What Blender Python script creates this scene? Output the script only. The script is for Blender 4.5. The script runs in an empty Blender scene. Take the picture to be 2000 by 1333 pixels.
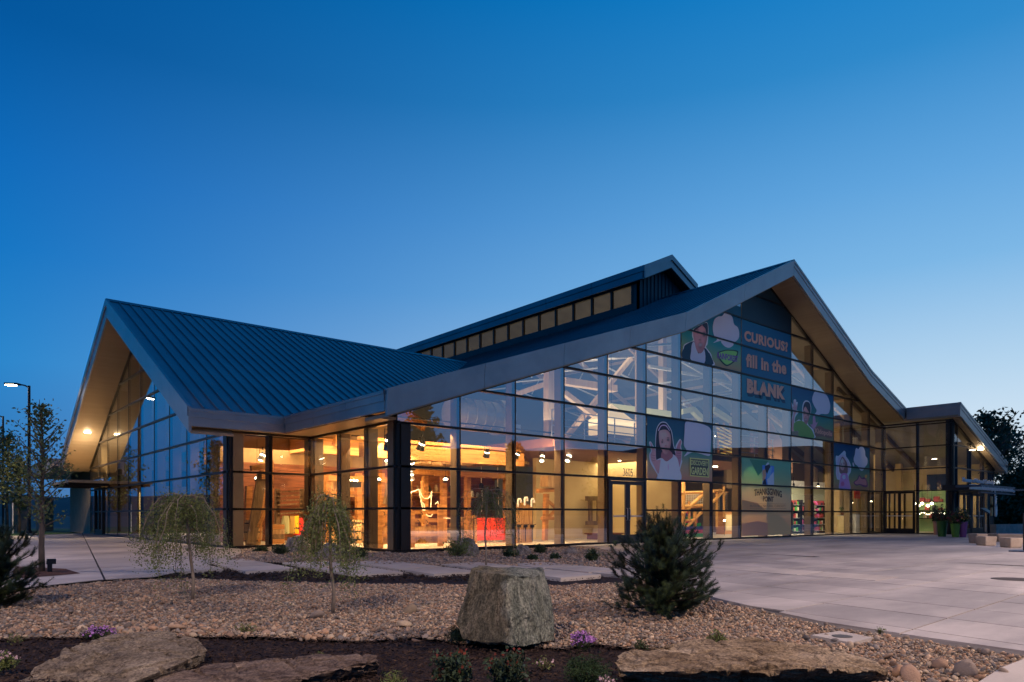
import bpy, bmesh, math, random
import numpy as np
from mathutils import Vector, Matrix, noise as mnoise
random.seed(7); RNG = np.random.default_rng(11)
SC = bpy.context.scene
COL = SC.collection

# ------------------------------------------------------------------ camera, sky, exposure
F_PX, HORIZ, YAW, EYE = 1378.0, 1007.38, 0.7065, 1.0248
cam_d = bpy.data.cameras.new('camera'); cam = bpy.data.objects.new('camera', cam_d); COL.objects.link(cam)
cam.location = (0, 0, EYE); cam.rotation_euler = (math.pi / 2, 0, -YAW)
cam_d.sensor_width = 36.0; cam_d.lens = F_PX * 36 / 2000
cam_d.shift_y = (HORIZ - 666.5) / 2000.0
cam_d.clip_start = 0.1; cam_d.clip_end = 9000
SC.camera = cam

def srgb(r, g, b):
    def f(c):
        c /= 255.0
        return c / 12.92 if c <= 0.04045 else ((c + 0.055) / 1.055) ** 2.4
    return (f(r), f(g), f(b), 1.0)

world = bpy.data.worlds.new('World'); SC.world = world; world.use_nodes = True
wn, wl = world.node_tree.nodes, world.node_tree.links
wn.clear()
def wnode(t, **k):
    n = wn.new(t)
    for a, b in k.items(): setattr(n, a, b)
    return n
def wmath(op, a, b=None, clamp=False):
    n = wnode('ShaderNodeMath', operation=op, use_clamp=clamp)
    for i, s in enumerate((a, b)):
        if s is None: continue
        if isinstance(s, (int, float)): n.inputs[i].default_value = s
        else: wl.new(s, n.inputs[i])
    return n.outputs[0]
tc = wnode('ShaderNodeTexCoord'); sep = wnode('ShaderNodeSeparateXYZ'); wl.new(tc.outputs['Generated'], sep.inputs[0])
dx, dy, dz = sep.outputs
hl = wmath('SQRT', wmath('ADD', wmath('ADD', wmath('MULTIPLY', dx, dx), wmath('MULTIPLY', dy, dy)), 1e-4))
def azdot(v):                                   # cosine of the compass angle to a ground direction
    return wmath('DIVIDE', wmath('ADD', wmath('MULTIPLY', dx, v[0]), wmath('MULTIPLY', dy, v[1])), hl)
def ramp(fac, stops):
    n = wnode('ShaderNodeValToRGB'); n.color_ramp.interpolation = 'EASE' if len(stops) == 2 else 'LINEAR'
    e = n.color_ramp.elements
    while len(e) < len(stops): e.new(0.5)
    for el, (p, c) in zip(e, stops): el.position = p; el.color = srgb(*c) if max(c) > 1 else (*c, 1)
    wl.new(fac, n.inputs[0]); return n.outputs[0]
def wmix(f, a, b):
    n = wnode('ShaderNodeMix', data_type='RGBA'); wl.new(f, n.inputs[0]); wl.new(a, n.inputs[6]); wl.new(b, n.inputs[7]); return n.outputs[2]
GLOW = (0.972, 0.234)                            # compass direction of the last daylight, right of the frame
zc = wmath('MAXIMUM', dz, 0.0)
deep = ramp(zc, [(0.0, (20, 98, 160)), (0.063, (20, 112, 182)), (0.178, (20, 130, 203)), (0.297, (0, 114, 194)), (0.385, (0, 103, 184)), (0.503, (0, 84, 156)), (0.8, (0, 68, 132)), (1.0, (0, 64, 128))])
pale = ramp(zc, [(0.0, (228, 238, 246)), (0.1, (208, 227, 243)), (0.178, (180, 212, 238)), (0.297, (125, 183, 230)), (0.385, (97, 165, 222)), (0.503, (48, 138, 204)), (0.6, (8, 124, 198)), (1.0, (0, 68, 134))])
azf = wmath('MULTIPLY', wmath('ADD', azdot(GLOW), -0.15), 1 / 0.85, True)
azf = wmath('POWER', azf, 1.9, True)
sky = wmix(azf, deep, pale)
BACK = (-0.35, -0.94)                            # opposite the glow: the pink belt above the hills
belt = ramp(wmath('MULTIPLY', wmath('ADD', azdot(BACK), 0.25), 0.9, True), [(0.0, (0.0, 0.0, 0.0)), (1.0, (1.0, 1.0, 1.0))])
low = ramp(zc, [(0.0, (0.35, 0.35, 0.35)), (0.06, (0.2, 0.2, 0.2)), (0.14, (0.0, 0.0, 0.0))])
bf = wmath('MULTIPLY', belt, low)
pink = wnode('ShaderNodeRGB'); pink.outputs[0].default_value = srgb(196, 158, 156)
sky = wmix(bf, sky, pink.outputs[0])
bg = wnode('ShaderNodeBackground'); wo = wnode('ShaderNodeOutputWorld')
wl.new(sky, bg.inputs[0]); bg.inputs[1].default_value = 1.0; wl.new(bg.outputs[0], wo.inputs[0])

SC.view_settings.view_transform = 'Standard'; SC.view_settings.look = 'None'
SC.view_settings.exposure = 0.0; SC.view_settings.gamma = 1.0; SC.view_settings.use_curve_mapping = False
cy = SC.cycles
cy.use_denoising = True
try: cy.denoiser = 'OPENIMAGEDENOISE'; cy.denoising_input_passes = 'RGB_ALBEDO_NORMAL'
except Exception: pass
cy.max_bounces = 7; cy.diffuse_bounces = 3; cy.glossy_bounces = 4; cy.transmission_bounces = 3; cy.transparent_max_bounces = 20
cy.sample_clamp_indirect = 4.0; cy.sample_clamp_direct = 0; cy.caustics_reflective = False; cy.caustics_refractive = False
cy.use_light_tree = True

# ------------------------------------------------------------------ surveying helpers: sight lines of the camera station to real planes
_c, _s = math.cos(YAW), math.sin(YAW)
def ray(px, py):
    t = (px - 1000) / F_PX
    return (_c * t + _s, -_s * t + _c, -(py - HORIZ) / F_PX)
def gp(px, py, z=0.0):
    r = ray(px, py); k = (z - EYE) / r[2]; return Vector((k * r[0], k * r[1], z))
def onY(px, py, Y):
    r = ray(px, py); k = Y / r[1]; return Vector((k * r[0], Y, EYE + k * r[2]))
def onX(px, py, X):
    r = ray(px, py); k = X / r[0]; return Vector((X, k * r[1], EYE + k * r[2]))
def atD(px, py, d):
    r = ray(px, py); return Vector((d * r[0], d * r[1], EYE + d * r[2]))

# ------------------------------------------------------------------ materials
MATS = {}
def mat(name, col, rough=0.6, metal=0.0, col2=None, nscale=4.0, ndetail=6, bump=0.0, bscale=30.0, spec=0.5, stretch=None, emit=None, estr=0.0, coords='Object', contrast=(0.35, 0.65)):
    if name in MATS: return MATS[name]
    m = bpy.data.materials.new(name); m.use_nodes = True; MATS[name] = m
    nt = m.node_tree; N, L = nt.nodes, nt.links; b = N['Principled BSDF']
    c = (*col[:3], 1.0)
    b.inputs['Base Color'].default_value = c; b.inputs['Roughness'].default_value = rough; b.inputs['Metallic'].default_value = metal
    b.inputs['Specular IOR Level'].default_value = spec
    if col2 is not None or bump:
        t = N.new('ShaderNodeTexCoord'); mp = N.new('ShaderNodeMapping'); L.new(t.outputs[coords], mp.inputs[0])
        if stretch: mp.inputs['Scale'].default_value = stretch
    if col2 is not None:
        n = N.new('ShaderNodeTexNoise'); n.inputs['Scale'].default_value = nscale; n.inputs['Detail'].default_value = ndetail; n.inputs['Roughness'].default_value = 0.62
        L.new(mp.outputs[0], n.inputs['Vector'])
        r = N.new('ShaderNodeValToRGB'); r.color_ramp.elements[0].position, r.color_ramp.elements[1].position = contrast
        r.color_ramp.elements[0].color = c; r.color_ramp.elements[1].color = (*col2[:3], 1.0)
        L.new(n.outputs['Fac'], r.inputs[0]); L.new(r.outputs[0], b.inputs['Base Color'])
    if bump:
        n2 = N.new('ShaderNodeTexNoise'); n2.inputs['Scale'].default_value = bscale; n2.inputs['Detail'].default_value = 5
        L.new(mp.outputs[0], n2.inputs['Vector'])
        bp = N.new('ShaderNodeBump'); bp.inputs['Strength'].default_value = bump; bp.inputs['Distance'].default_value = 0.02
        L.new(n2.outputs['Fac'], bp.inputs['Height']); L.new(bp.outputs[0], b.inputs['Normal'])
    if emit is not None:
        b.inputs['Emission Color'].default_value = (*emit[:3], 1); b.inputs['Emission Strength'].default_value = estr
    return m
def vary(m, amt):                                # every piece of its own slightly different tone
    N, L = m.node_tree.nodes, m.node_tree.links; b = N['Principled BSDF']; src = b.inputs['Base Color'].links[0].from_socket
    oi = N.new('ShaderNodeObjectInfo'); mr = N.new('ShaderNodeMapRange'); mr.inputs[3].default_value = 1 - amt; mr.inputs[4].default_value = 1 + amt
    mx = N.new('ShaderNodeVectorMath'); mx.operation = 'SCALE'; L.new(oi.outputs['Random'], mr.inputs[0]); L.new(src, mx.inputs[0]); L.new(mr.outputs[0], mx.inputs['Scale']); L.new(mx.outputs[0], b.inputs['Base Color'])
def hexc(r, g, b): return srgb(r, g, b)[:3]

def glass_mat(name, tint, r0=.1, rough=0.0, refl=(0.9, 0.95, 1.0)):
    m = bpy.data.materials.new(name); m.use_nodes = True; N, L = m.node_tree.nodes, m.node_tree.links; N.clear()
    o = N.new('ShaderNodeOutputMaterial'); mx = N.new('ShaderNodeMixShader'); tr = N.new('ShaderNodeBsdfTransparent'); gl = N.new('ShaderNodeBsdfGlossy')
    tr.inputs[0].default_value = (*tint, 1); gl.inputs[0].default_value = (*refl, 1); gl.inputs['Roughness'].default_value = rough
    # slightly wavy panes: each pane reflects a little differently
    t = N.new('ShaderNodeTexCoord'); n = N.new('ShaderNodeTexNoise'); n.inputs['Scale'].default_value = 0.35; n.inputs['Detail'].default_value = 1; L.new(t.outputs['Object'], n.inputs['Vector'])
    bp = N.new('ShaderNodeBump'); bp.inputs['Strength'].default_value = 0.06; bp.inputs['Distance'].default_value = 0.05; L.new(n.outputs['Fac'], bp.inputs['Height']); L.new(bp.outputs[0], gl.inputs['Normal'])
    ge = N.new('ShaderNodeNewGeometry'); dt = N.new('ShaderNodeVectorMath'); dt.operation = 'DOT_PRODUCT'; L.new(ge.outputs['Incoming'], dt.inputs[0]); L.new(ge.outputs['Normal'], dt.inputs[1])
    def mth(op, a, b_=None):
        k = N.new('ShaderNodeMath'); k.operation = op; k.use_clamp = op != 'ABSOLUTE'
        for i_, v_ in enumerate((a, b_)):
            if v_ is None: continue
            if isinstance(v_, float): k.inputs[i_].default_value = v_
            else: L.new(v_, k.inputs[i_])
        return k.outputs[0]
    sch = mth('POWER', mth('SUBTRACT', 1.0, mth('ABSOLUTE', dt.outputs['Value'])), 5.0)
    fr = mth('ADD', mth('MULTIPLY', sch, 1.0 - r0), r0)
    L.new(fr, mx.inputs[0]); L.new(tr.outputs[0], mx.inputs[1]); L.new(gl.outputs[0], mx.inputs[2]); L.new(mx.outputs[0], o.inputs[0])
    MATS[name] = m; return m

GLASS = glass_mat('facade_glass', (0.88, 0.88, 0.82), .31)
GLASSD = glass_mat('dark_frame_glass', (0.84, 0.83, 0.76), .06)
CLERG = glass_mat('clerestory_glass', (0.85, 0.83, 0.76), .02)
CLEARG = glass_mat('clear_glass', (0.85, 0.87, 0.84), .06)
M_ROOF = mat('standing_seam_metal', hexc(146, 146, 146), 0.40, 0.45, hexc(130, 132, 134), 0.6, bump=0.04, bscale=3)
M_ROOFD = mat('dark_roof_metal', hexc(118, 126, 134), 0.5, 0.85, hexc(106, 114, 122), 0.5)
M_FASCIA = mat('fascia_metal', hexc(162, 160, 158), 0.36, 0.5, hexc(146, 144, 143), 0.7, bump=0.05, bscale=1.2)
M_SOFFIT = mat('soffit_panel', hexc(156, 138, 114), 0.5, 0.2, hexc(146, 128, 104), 2.0, bump=0.25, bscale=9, stretch=(0.15, 0.15, 6))
M_FRAME = mat('dark_bronze_frame', hexc(38, 34, 32), 0.4, 0.5)
M_FIN = mat('bronze_fin', hexc(122, 106, 84), 0.45, 0.35, hexc(110, 95, 74), 1.5)
M_FIND = mat('dark_column', hexc(56, 46, 38), 0.5, 0.3)
M_DARKWALL = mat('dark_siding', hexc(62, 64, 66), 0.6, 0.2, hexc(52, 54, 57), 1.5)
M_TANWALL = mat('tan_block_wall', hexc(150, 134, 118), 0.85, 0, hexc(132, 118, 104), 2.5, bump=0.3, bscale=12)
M_DECK = mat('ceiling_deck', hexc(136, 130, 120), 0.6, 0.1, hexc(120, 114, 106), 1.0)
M_CONC = mat('plaza_concrete', (0.44, 0.40, 0.395), 0.55, 0, (0.28, 0.25, 0.245), 0.9, 10, bump=0.12, bscale=40, stretch=(0.35, 1.0, 1), contrast=(0.32, 0.68))
M_CONC2 = mat('path_concrete', (0.45, 0.41, 0.395), 0.7, 0, (0.36, 0.325, 0.31), 0.8, 8, bump=0.15, bscale=40, contrast=(0.3, 0.72))
def stains(m, scale, amt, spot):
    N, L = m.node_tree.nodes, m.node_tree.links; b = N['Principled BSDF']; src = b.inputs['Base Color'].links[0].from_socket; t = N.new('ShaderNodeTexCoord')
    mp = N.new('ShaderNodeMapping'); mp.inputs['Scale'].default_value = (.5, 1, 1); L.new(t.outputs['Object'], mp.inputs[0])
    n = N.new('ShaderNodeTexNoise'); n.inputs['Scale'].default_value = scale; n.inputs['Detail'].default_value = 7; n.inputs['Roughness'].default_value = .7; n.inputs['Distortion'].default_value = .8; L.new(mp.outputs[0], n.inputs['Vector'])
    r = N.new('ShaderNodeValToRGB'); r.color_ramp.elements[0].position = .40; r.color_ramp.elements[1].position = .56; r.color_ramp.elements[0].color = (1 - amt, 1 - amt, 1 - amt, 1); L.new(n.outputs['Fac'], r.inputs[0])
    v = N.new('ShaderNodeTexVoronoi'); v.inputs['Scale'].default_value = spot; L.new(t.outputs['Object'], v.inputs['Vector']); r2 = N.new('ShaderNodeValToRGB'); r2.color_ramp.elements[0].position = .02; r2.color_ramp.elements[1].position = .09; r2.color_ramp.elements[0].color = (.62, .58, .55, 1); L.new(v.outputs['Distance'], r2.inputs[0])
    for o_ in (r.outputs[0], r2.outputs[0]):
        mx = N.new('ShaderNodeMix'); mx.data_type = 'RGBA'; mx.blend_type = 'MULTIPLY'; mx.inputs[0].default_value = 1; L.new(src, mx.inputs[6]); L.new(o_, mx.inputs[7]); src = mx.outputs[2]
    L.new(src, b.inputs['Base Color'])
stains(M_CONC, .35, .30, 1.1); stains(M_CONC2, .9, .18, 1.6); vary(M_CONC, .13); vary(M_CONC2, .10)
M_JOINT = mat('joint_sand', (0.05, 0.045, 0.043), 0.9)
M_MULCH = mat('bark_mulch', (0.036, 0.023, 0.016), 0.95, 0, (0.017, 0.011, 0.008), 18, 8, bump=1.0, bscale=45)
M_EARTH = mat('earth', (0.09, 0.075, 0.06), 0.95, 0, (0.06, 0.05, 0.042), 0.2, 6)
M_GRAVELBASE = mat('gravel_bed', (0.16, 0.125, 0.10), 0.9, 0, (0.33, 0.26, 0.21), 26, 3, bump=1.0, bscale=30, contrast=(0.42, 0.6))
M_GRASS = mat('lawn', (0.05, 0.09, 0.022), 0.9, 0, (0.03, 0.06, 0.015), 8, 6, bump=0.8, bscale=60)
M_HILL = mat('hillside', (0.045, 0.06, 0.06), 0.95, 0, (0.03, 0.042, 0.045), 0.01, 6)
M_INFLOOR = mat('polished_floor', (0.46, 0.41, 0.34), 0.35, 0, (0.38, 0.33, 0.27), 0.8, 6)
M_WOOD = mat('timber', hexc(178, 124, 70), 0.55, 0, hexc(132, 84, 42), 2.5, 5, stretch=(1, 1, 5), bump=0.1, bscale=20)
M_WOODX = mat('glulam_timber', hexc(190, 134, 76), 0.5, 0, hexc(150, 98, 50), 3.0, 5, stretch=(0.25, 1, 7), bump=0.08, bscale=14)
M_WOODP = mat('weathered_plank', hexc(176, 142, 98), 0.7, 0, hexc(120, 84, 52), 3.5, 6, stretch=(5, 5, 0.6), bump=0.2, bscale=20)
vary(M_WOODP, .25)
M_RED = mat('redwood_plank', hexc(122, 68, 40), 0.6, 0, hexc(78, 40, 24), 2.2, 6, stretch=(0.5, 0.5, 6), bump=0.15, bscale=20)
M_GREYWOOD = mat('grey_timber', hexc(128, 104, 78), 0.75, 0, hexc(84, 66, 48), 3, 6, stretch=(4, 4, 0.7), bump=0.2, bscale=20)
M_CREAM = mat('cream_wall', hexc(206, 184, 136), 0.7, 0, hexc(194, 170, 122), 0.7)
M_BROWNCEIL = mat('brown_ceiling', hexc(128, 86, 66), 0.6, 0, hexc(112, 74, 56), 1.5)
M_WHITE = mat('white_paint', (0.72, 0.70, 0.66), 0.5)
M_STEEL = mat('galvanised_duct', hexc(190, 194, 198), 0.38, 0.75, hexc(176, 180, 184), 3)
M_BLACK = mat('black_metal', (0.02, 0.02, 0.022), 0.45, 0.4)
M_BLUECAN = mat('blue_lamp_housing', (0.012, 0.02, 0.06), 0.4, 0.3)
M_ROPE = mat('white_rope', (0.78, 0.70, 0.56), 0.8)
M_LAMP = mat('lamp_glow', (1, 0.9, 0.7), 0.5, emit=(1.0, 0.80, 0.52), estr=30)
M_LAMPW = mat('pendant_glow', (1, 0.9, 0.7), 0.5, emit=(1.0, 0.84, 0.6), estr=12)
M_STREETGLOW = mat('street_lamp_glow', (1, 0.9, 0.7), 0.5, emit=(1.0, 0.86, 0.66), estr=60)
M_LANTERN = mat('lit_lantern_skin', (0.9, 0.78, 0.55), 0.6, emit=(1.0, 0.66, 0.30), estr=0.75)
M_LEAF = mat('leaf_green', (0.085, 0.12, 0.035), 0.6, 0, (0.16, 0.18, 0.06), 3.0, 3)
M_LEAFD = mat('leaf_dark', (0.030, 0.048, 0.018), 0.6, 0, (0.052, 0.072, 0.024), 3.0, 3)
M_NEEDLE = mat('pine_needle', (0.015, 0.024, 0.009), 0.6, 0, (0.034, 0.047, 0.016), 5.0, 3)
M_BARK = mat('bark', (0.16, 0.12, 0.09), 0.9, 0, (0.09, 0.07, 0.055), 14, 5, stretch=(1, 1, 0.25), bump=0.6, bscale=40)
M_BARKP = mat('pale_bark', (0.26, 0.22, 0.18), 0.9, 0, (0.13, 0.105, 0.085), 16, 5, stretch=(1, 1, 0.3), bump=0.5, bscale=40)

# ------------------------------------------------------------------ mesh helpers
class MB:
    def __init__(s): s.v = []; s.f = []
    def poly(s, pts):
        k = len(s.v); s.v += [tuple(p) for p in pts]; s.f.append(tuple(range(k, k + len(pts)))); return s
    def prism(s, pts, vec):                      # planar polygon pushed along vec
        k = len(s.v); n = len(pts); vec = Vector(vec)
        s.v += [tuple(Vector(p)) for p in pts] + [tuple(Vector(p) + vec) for p in pts]
        s.f.append(tuple(range(k + n - 1, k - 1, -1))); s.f.append(tuple(range(k + n, k + 2 * n)))
        for i in range(n): j = (i + 1) % n; s.f.append((k + i, k + j, k + n + j, k + n + i))
        return s
    def box(s, x0, x1, y0, y1, z0, z1):
        return s.prism([(x0, y0, z0), (x1, y0, z0), (x1, y1, z0), (x0, y1, z0)], (0, 0, z1 - z0))
    def beam(s, a, b, w, h, up=(0, 0, 1)):       # rectangular bar between two points
        a, b = Vector(a), Vector(b); d = (b - a).normalized(); u = Vector(up)
        if abs(d.dot(u)) > 0.98: u = Vector((1, 0, 0))
        side = d.cross(u).normalized(); u = side.cross(d).normalized()
        q = [a + side * (w / 2 * i) + u * (h / 2 * j) for i, j in ((-1, -1), (1, -1), (1, 1), (-1, 1))]
        return s.prism(q, b - a)
    def tube(s, pts, r, n=8, cap=True):
        pts = [Vector(p) for p in pts]; R = r if isinstance(r, (list, tuple)) else [r] * len(pts)
        k = len(s.v); ref = None
        for i, p in enumerate(pts):
            d = (pts[min(i + 1, len(pts) - 1)] - pts[max(i - 1, 0)]).normalized()
            if ref is None: ref = d.orthogonal().normalized()
            ref = (ref - d * ref.dot(d)); ref = ref.normalized() if ref.length > 1e-6 else d.orthogonal().normalized()
            b2 = d.cross(ref)
            for j in range(n):
                a = 2 * math.pi * j / n; s.v.append(tuple(p + (ref * math.cos(a) + b2 * math.sin(a)) * R[i]))
        for i in range(len(pts) - 1):
            for j in range(n):
                j2 = (j + 1) % n; s.f.append((k + i * n + j, k + i * n + j2, k + (i + 1) * n + j2, k + (i + 1) * n + j))
        if cap:
            s.f.append(tuple(range(k + n - 1, k - 1, -1))); e = k + (len(pts) - 1) * n; s.f.append(tuple(range(e, e + n)))
        return s
    def lathe(s, c, prof, n=20):                 # (radius, z) profile turned round a vertical axis
        k = len(s.v); c = Vector(c)
        for r, z in prof:
            for j in range(n): a = 2 * math.pi * j / n; s.v.append((c.x + r * math.cos(a), c.y + r * math.sin(a), c.z + z))
        for i in range(len(prof) - 1):
            for j in range(n): j2 = (j + 1) % n; s.f.append((k + i * n + j, k + i * n + j2, k + (i + 1) * n + j2, k + (i + 1) * n + j))
        s.f.append(tuple(range(k + n - 1, k - 1, -1))); e = k + (len(prof) - 1) * n; s.f.append(tuple(range(e, e + n)))
        return s
    def mesh(s, name):
        m = bpy.data.meshes.new(name); m.from_pydata(s.v, [], s.f); m.validate(); m.update(); return m
def tag(o, label=None, cat=None, group=None, kind=None):
    if label: o['label'] = label
    if cat: o['category'] = cat
    if group: o['group'] = group
    if kind: o['kind'] = kind
    return o
def O(name, mb, m, parent=None, label=None, cat=None, group=None, kind=None, smooth=False):
    me = mb.mesh(name) if isinstance(mb, MB) else mb
    if m is not None and not me.materials: me.materials.append(m)
    if smooth: me.polygons.foreach_set('use_smooth', [True] * len(me.polygons))
    o = bpy.data.objects.new(name, me); COL.objects.link(o)
    if parent: o.parent = parent
    return tag(o, label, cat, group, kind)
def E(name, loc, label, cat, group=None):         # a thing: an Empty at its base; its parts are built about the origin
    o = bpy.data.objects.new(name, None); COL.objects.link(o); o.location = loc; o.empty_display_size = 0.2
    return tag(o, label, cat, group)
def copy_tree(o, parent=None):
    c = o.copy(); COL.objects.link(c)
    if parent: c.parent = parent
    for ch in list(o.children): copy_tree(ch, c)
    return c
def np_mesh(name, V, Fa, smooth=False):           # fast mesh from numpy arrays, all faces with the same corner count
    me = bpy.data.meshes.new(name); nf, k = Fa.shape
    me.vertices.add(len(V)); me.vertices.foreach_set('co', np.asarray(V, dtype=np.float32).ravel())
    me.loops.add(nf * k); me.loops.foreach_set('vertex_index', np.asarray(Fa, dtype=np.int32).ravel())
    me.polygons.add(nf); me.polygons.foreach_set('loop_start', np.arange(nf, dtype=np.int32) * k)
    me.polygons.foreach_set('use_smooth', np.full(nf, smooth)); me.update(calc_edges=True); return me
def clip_convex(subject, clip):                   # Sutherland-Hodgman, 2D, counter-clockwise clip polygon
    out = list(subject)
    for i in range(len(clip)):
        a, b = clip[i], clip[(i + 1) % len(clip)]; inp, out = out, []
        if not inp: break
        side = lambda p: (b[0] - a[0]) * (p[1] - a[1]) - (b[1] - a[1]) * (p[0] - a[0])
        for j in range(len(inp)):
            p, q = inp[j - 1], inp[j]; sp, sq = side(p), side(q)
            if sq >= 0:
                if sp < 0: t = sp / (sp - sq); out.append((p[0] + (q[0] - p[0]) * t, p[1] + (q[1] - p[1]) * t))
                out.append(q)
            elif sp >= 0: t = sp / (sp - sq); out.append((p[0] + (q[0] - p[0]) * t, p[1] + (q[1] - p[1]) * t))
    return out
def area2(p): return 0.5 * sum(p[i - 1][0] * p[i][1] - p[i][0] * p[i - 1][1] for i in range(len(p)))
def inside(poly, X, Y):
    r = np.zeros(X.shape, bool); n = len(poly); j = n - 1
    for i in range(n):
        xi, yi = poly[i][:2]; xj, yj = poly[j][:2]
        c = ((yi > Y) != (yj > Y)) & (X < (xj - xi) * (Y - yi) / (yj - yi + 1e-12) + xi); r ^= c; j = i
    return r
# ------------------------------------------------------------------ ground, terrain and paving
def sheet(name, pts, z, m, kind='structure', parent=None):
    mb = MB(); mb.poly([(p[0], p[1], z) for p in pts]); return O(name, mb, m, parent, kind=kind)
n = 72; gmb = MB(); gmb.poly([(3200 * math.cos(2 * math.pi * i / n), 3200 * math.sin(2 * math.pi * i / n), -0.09) for i in range(n)])
O('ground', gmb, M_EARTH, kind='structure')
hv, hf = [], []
N_H = 180
for i in range(N_H):
    a = 2 * math.pi * i / N_H; d = (math.cos(a), math.sin(a))
    back = max(0.0, d[0] * 0.35 - d[1] * 0.94)       # higher mountains behind the camera station
    el = 0.024 + 0.070 * min(1, back * 1.5) + 0.012 * mnoise.noise((d[0] * 3.1, d[1] * 3.1, 0.4)) + 0.007 * mnoise.noise((d[0] * 11, d[1] * 11, 2.0)) + 0.004 * mnoise.noise((d[0] * 27, d[1] * 27, 5.0))
    for r_, fz in ((1500, 0.0), (1900, 0.45), (2500, 1.0), (3000, 0.6)):
        hv.append((d[0] * r_, d[1] * r_, -1 + fz * 2500 * max(el, 0.006)))
for i in range(N_H):
    for j in range(3):
        a0, a1 = i * 4 + j, ((i + 1) % N_H) * 4 + j; hf.append((a0, a1, a1 + 1, a0 + 1))
O('hills', np_mesh('hills', np.array(hv), np.array(hf), True), M_HILL, kind='structure')
# planting bed of dark bark mulch round the camera
bv = []; NB = 90
x_ = np.linspace(-9, 13, NB); y_ = np.linspace(-4, 17, NB)
for yy in y_:
    for xx in x_:
        bv.append((xx, yy, -0.045 + 0.022 * mnoise.noise((xx * 1.1, yy * 1.1, 0)) + 0.010 * mnoise.noise((xx * 4.5, yy * 4.5, 3))))
q = np.array([[j * NB + i, j * NB + i + 1, (j + 1) * NB + i + 1, (j + 1) * NB + i] for j in range(NB - 1) for i in range(NB - 1)])
O('planting_bed', np_mesh('planting_bed', np.array(bv), q, True), M_MULCH, kind='structure')

P2 = lambda L: [tuple(gp(*p)[:2]) for p in L]
PLAZA = P2([(1160, 1069), (1200, 1080), (1217, 1090), (1226, 1104), (1245, 1119), (1300, 1141), (1400, 1171), (1500, 1194), (1600, 1216), (1800, 1247), (2000, 1275), (2250, 1306)]) + [(9.5, -5), (95, -5), (95, 16.93), (17.0, 16.93)]
if area2(PLAZA) < 0: PLAZA.reverse()
plz = sheet('plaza', PLAZA, 0.0, M_JOINT)
mbs = MB()                                             # the plaza's dropped edge towards the gravel
for i in range(len(PLAZA)):
    a, b = PLAZA[i], PLAZA[(i + 1) % len(PLAZA)]; mbs.poly([(a[0], a[1], -0.09), (b[0], b[1], -0.09), (b[0], b[1], 0.0), (a[0], a[1], 0.0)])
O('plaza_edge', mbs, M_CONC2, plz)
e1, e2, org = Vector((1.0, 0.045)), Vector((0.20, 1.0)), Vector((7.06, 3.815))
SP1, SP2, GAP = 0.98, 1.36, 0.010
NEAR_X, NEAR_Y = 17.2, 11.0
slab_rest = []
for i in range(-8, 90):
    for j in range(-9, 14):
        big = False
        o0 = org + e1 * (i * SP1) + e2 * (j * SP2)
        c = o0 + e1 * SP1 / 2 + e2 * SP2 / 2
        if c.x > NEAR_X or c.y > NEAR_Y: continue
        cell = [o0 + e1 * GAP + e2 * GAP, o0 + e1 * (SP1 - GAP) + e2 * GAP, o0 + e1 * (SP1 - GAP) + e2 * (SP2 - GAP), o0 + e1 * GAP + e2 * (SP2 - GAP)]
        pl = clip_convex(PLAZA, [tuple(p) for p in cell])
        if len(pl) < 3 or abs(area2(pl)) < 0.03: continue
        h = 0.014 + random.uniform(-0.001, 0.0012)
        mb = MB().prism([(p[0], p[1], 0.001) for p in pl], (0, 0, h)); O('concrete_slab', mb, M_CONC, plz)
bigc = []
for i in range(0, 24):                                  # farther off: broad bays between the wide joints
    for j in range(0, 9):
        x0, x1 = -2 + i * 4.08, -2 + (i + 1) * 4.08 - 0.025; y0, y1 = -5 + j * 2.72, -5 + (j + 1) * 2.72 - 0.03
        pl = clip_convex(PLAZA, [(x0, y0), (x1, y0), (x1, y1), (x0, y1)])
        if len(pl) < 3: continue
        # keep only what lies beyond the finely jointed field
        for cl in ([(NEAR_X, -9), (99, -9), (99, NEAR_Y), (NEAR_X, NEAR_Y)], [(0, NEAR_Y), (99, NEAR_Y), (99, 40), (0, 40)]):
            p2 = clip_convex(pl, cl)
            if len(p2) >= 3 and abs(area2(p2)) > 0.05: O('concrete_slab', MB().prism([(p[0], p[1], 0.001) for p in p2], (0, 0, 0.0095)), M_CONC, plz)

LEFTP = P2([(177, 1041), (300, 1055), (380, 1064), (448, 1071.6), (470, 1073), (471, 1080), (458, 1089), (430, 1097), (395, 1108), (340, 1120), (300, 1128), (191, 1134), (46, 1149), (-150, 1172), (-420, 1150), (-420, 1052), (-150, 1049), (60, 1047), (120, 1044)])
if area2(LEFTP) < 0: LEFTP.reverse()
lpz = sheet('forecourt', LEFTP, -0.002, M_JOINT)
for i in range(-9, 11):
    for j in range(0, 12):
        x0, y0 = -8 + i * 2.45 + .5 * j, 9 + j * 3.3
        pl = clip_convex(LEFTP, [(x0 + GAP, y0 + GAP), (x0 + 2.45 - GAP, y0 + GAP + 0.1), (x0 + 2.45 - GAP + .5, y0 + 3.3 - GAP + .1), (x0 + GAP + .5, y0 + 3.3 - GAP)])
        if len(pl) >= 3 and abs(area2(pl)) > 0.05: O('concrete_slab', MB().prism([(p[0], p[1], 0.0) for p in pl], (0, 0, 0.012 + random.uniform(-.001, .001))), M_CONC, lpz)
sheet('tree_pit', P2([(30, 1108), (128, 1113), (157, 1122), (100, 1127), (20, 1133)]), 0.017, mat('brown_bark_cover', (0.10, 0.05, 0.03), 0.95, 0, (0.05, 0.026, 0.016), 20, 5, bump=0.9, bscale=50))
sheet('lawn', P2([(-400, 1032), (178, 1032), (178, 1041), (120, 1044), (60, 1047), (-150, 1049), (-420, 1052)]), -0.03, M_GRASS)

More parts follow.
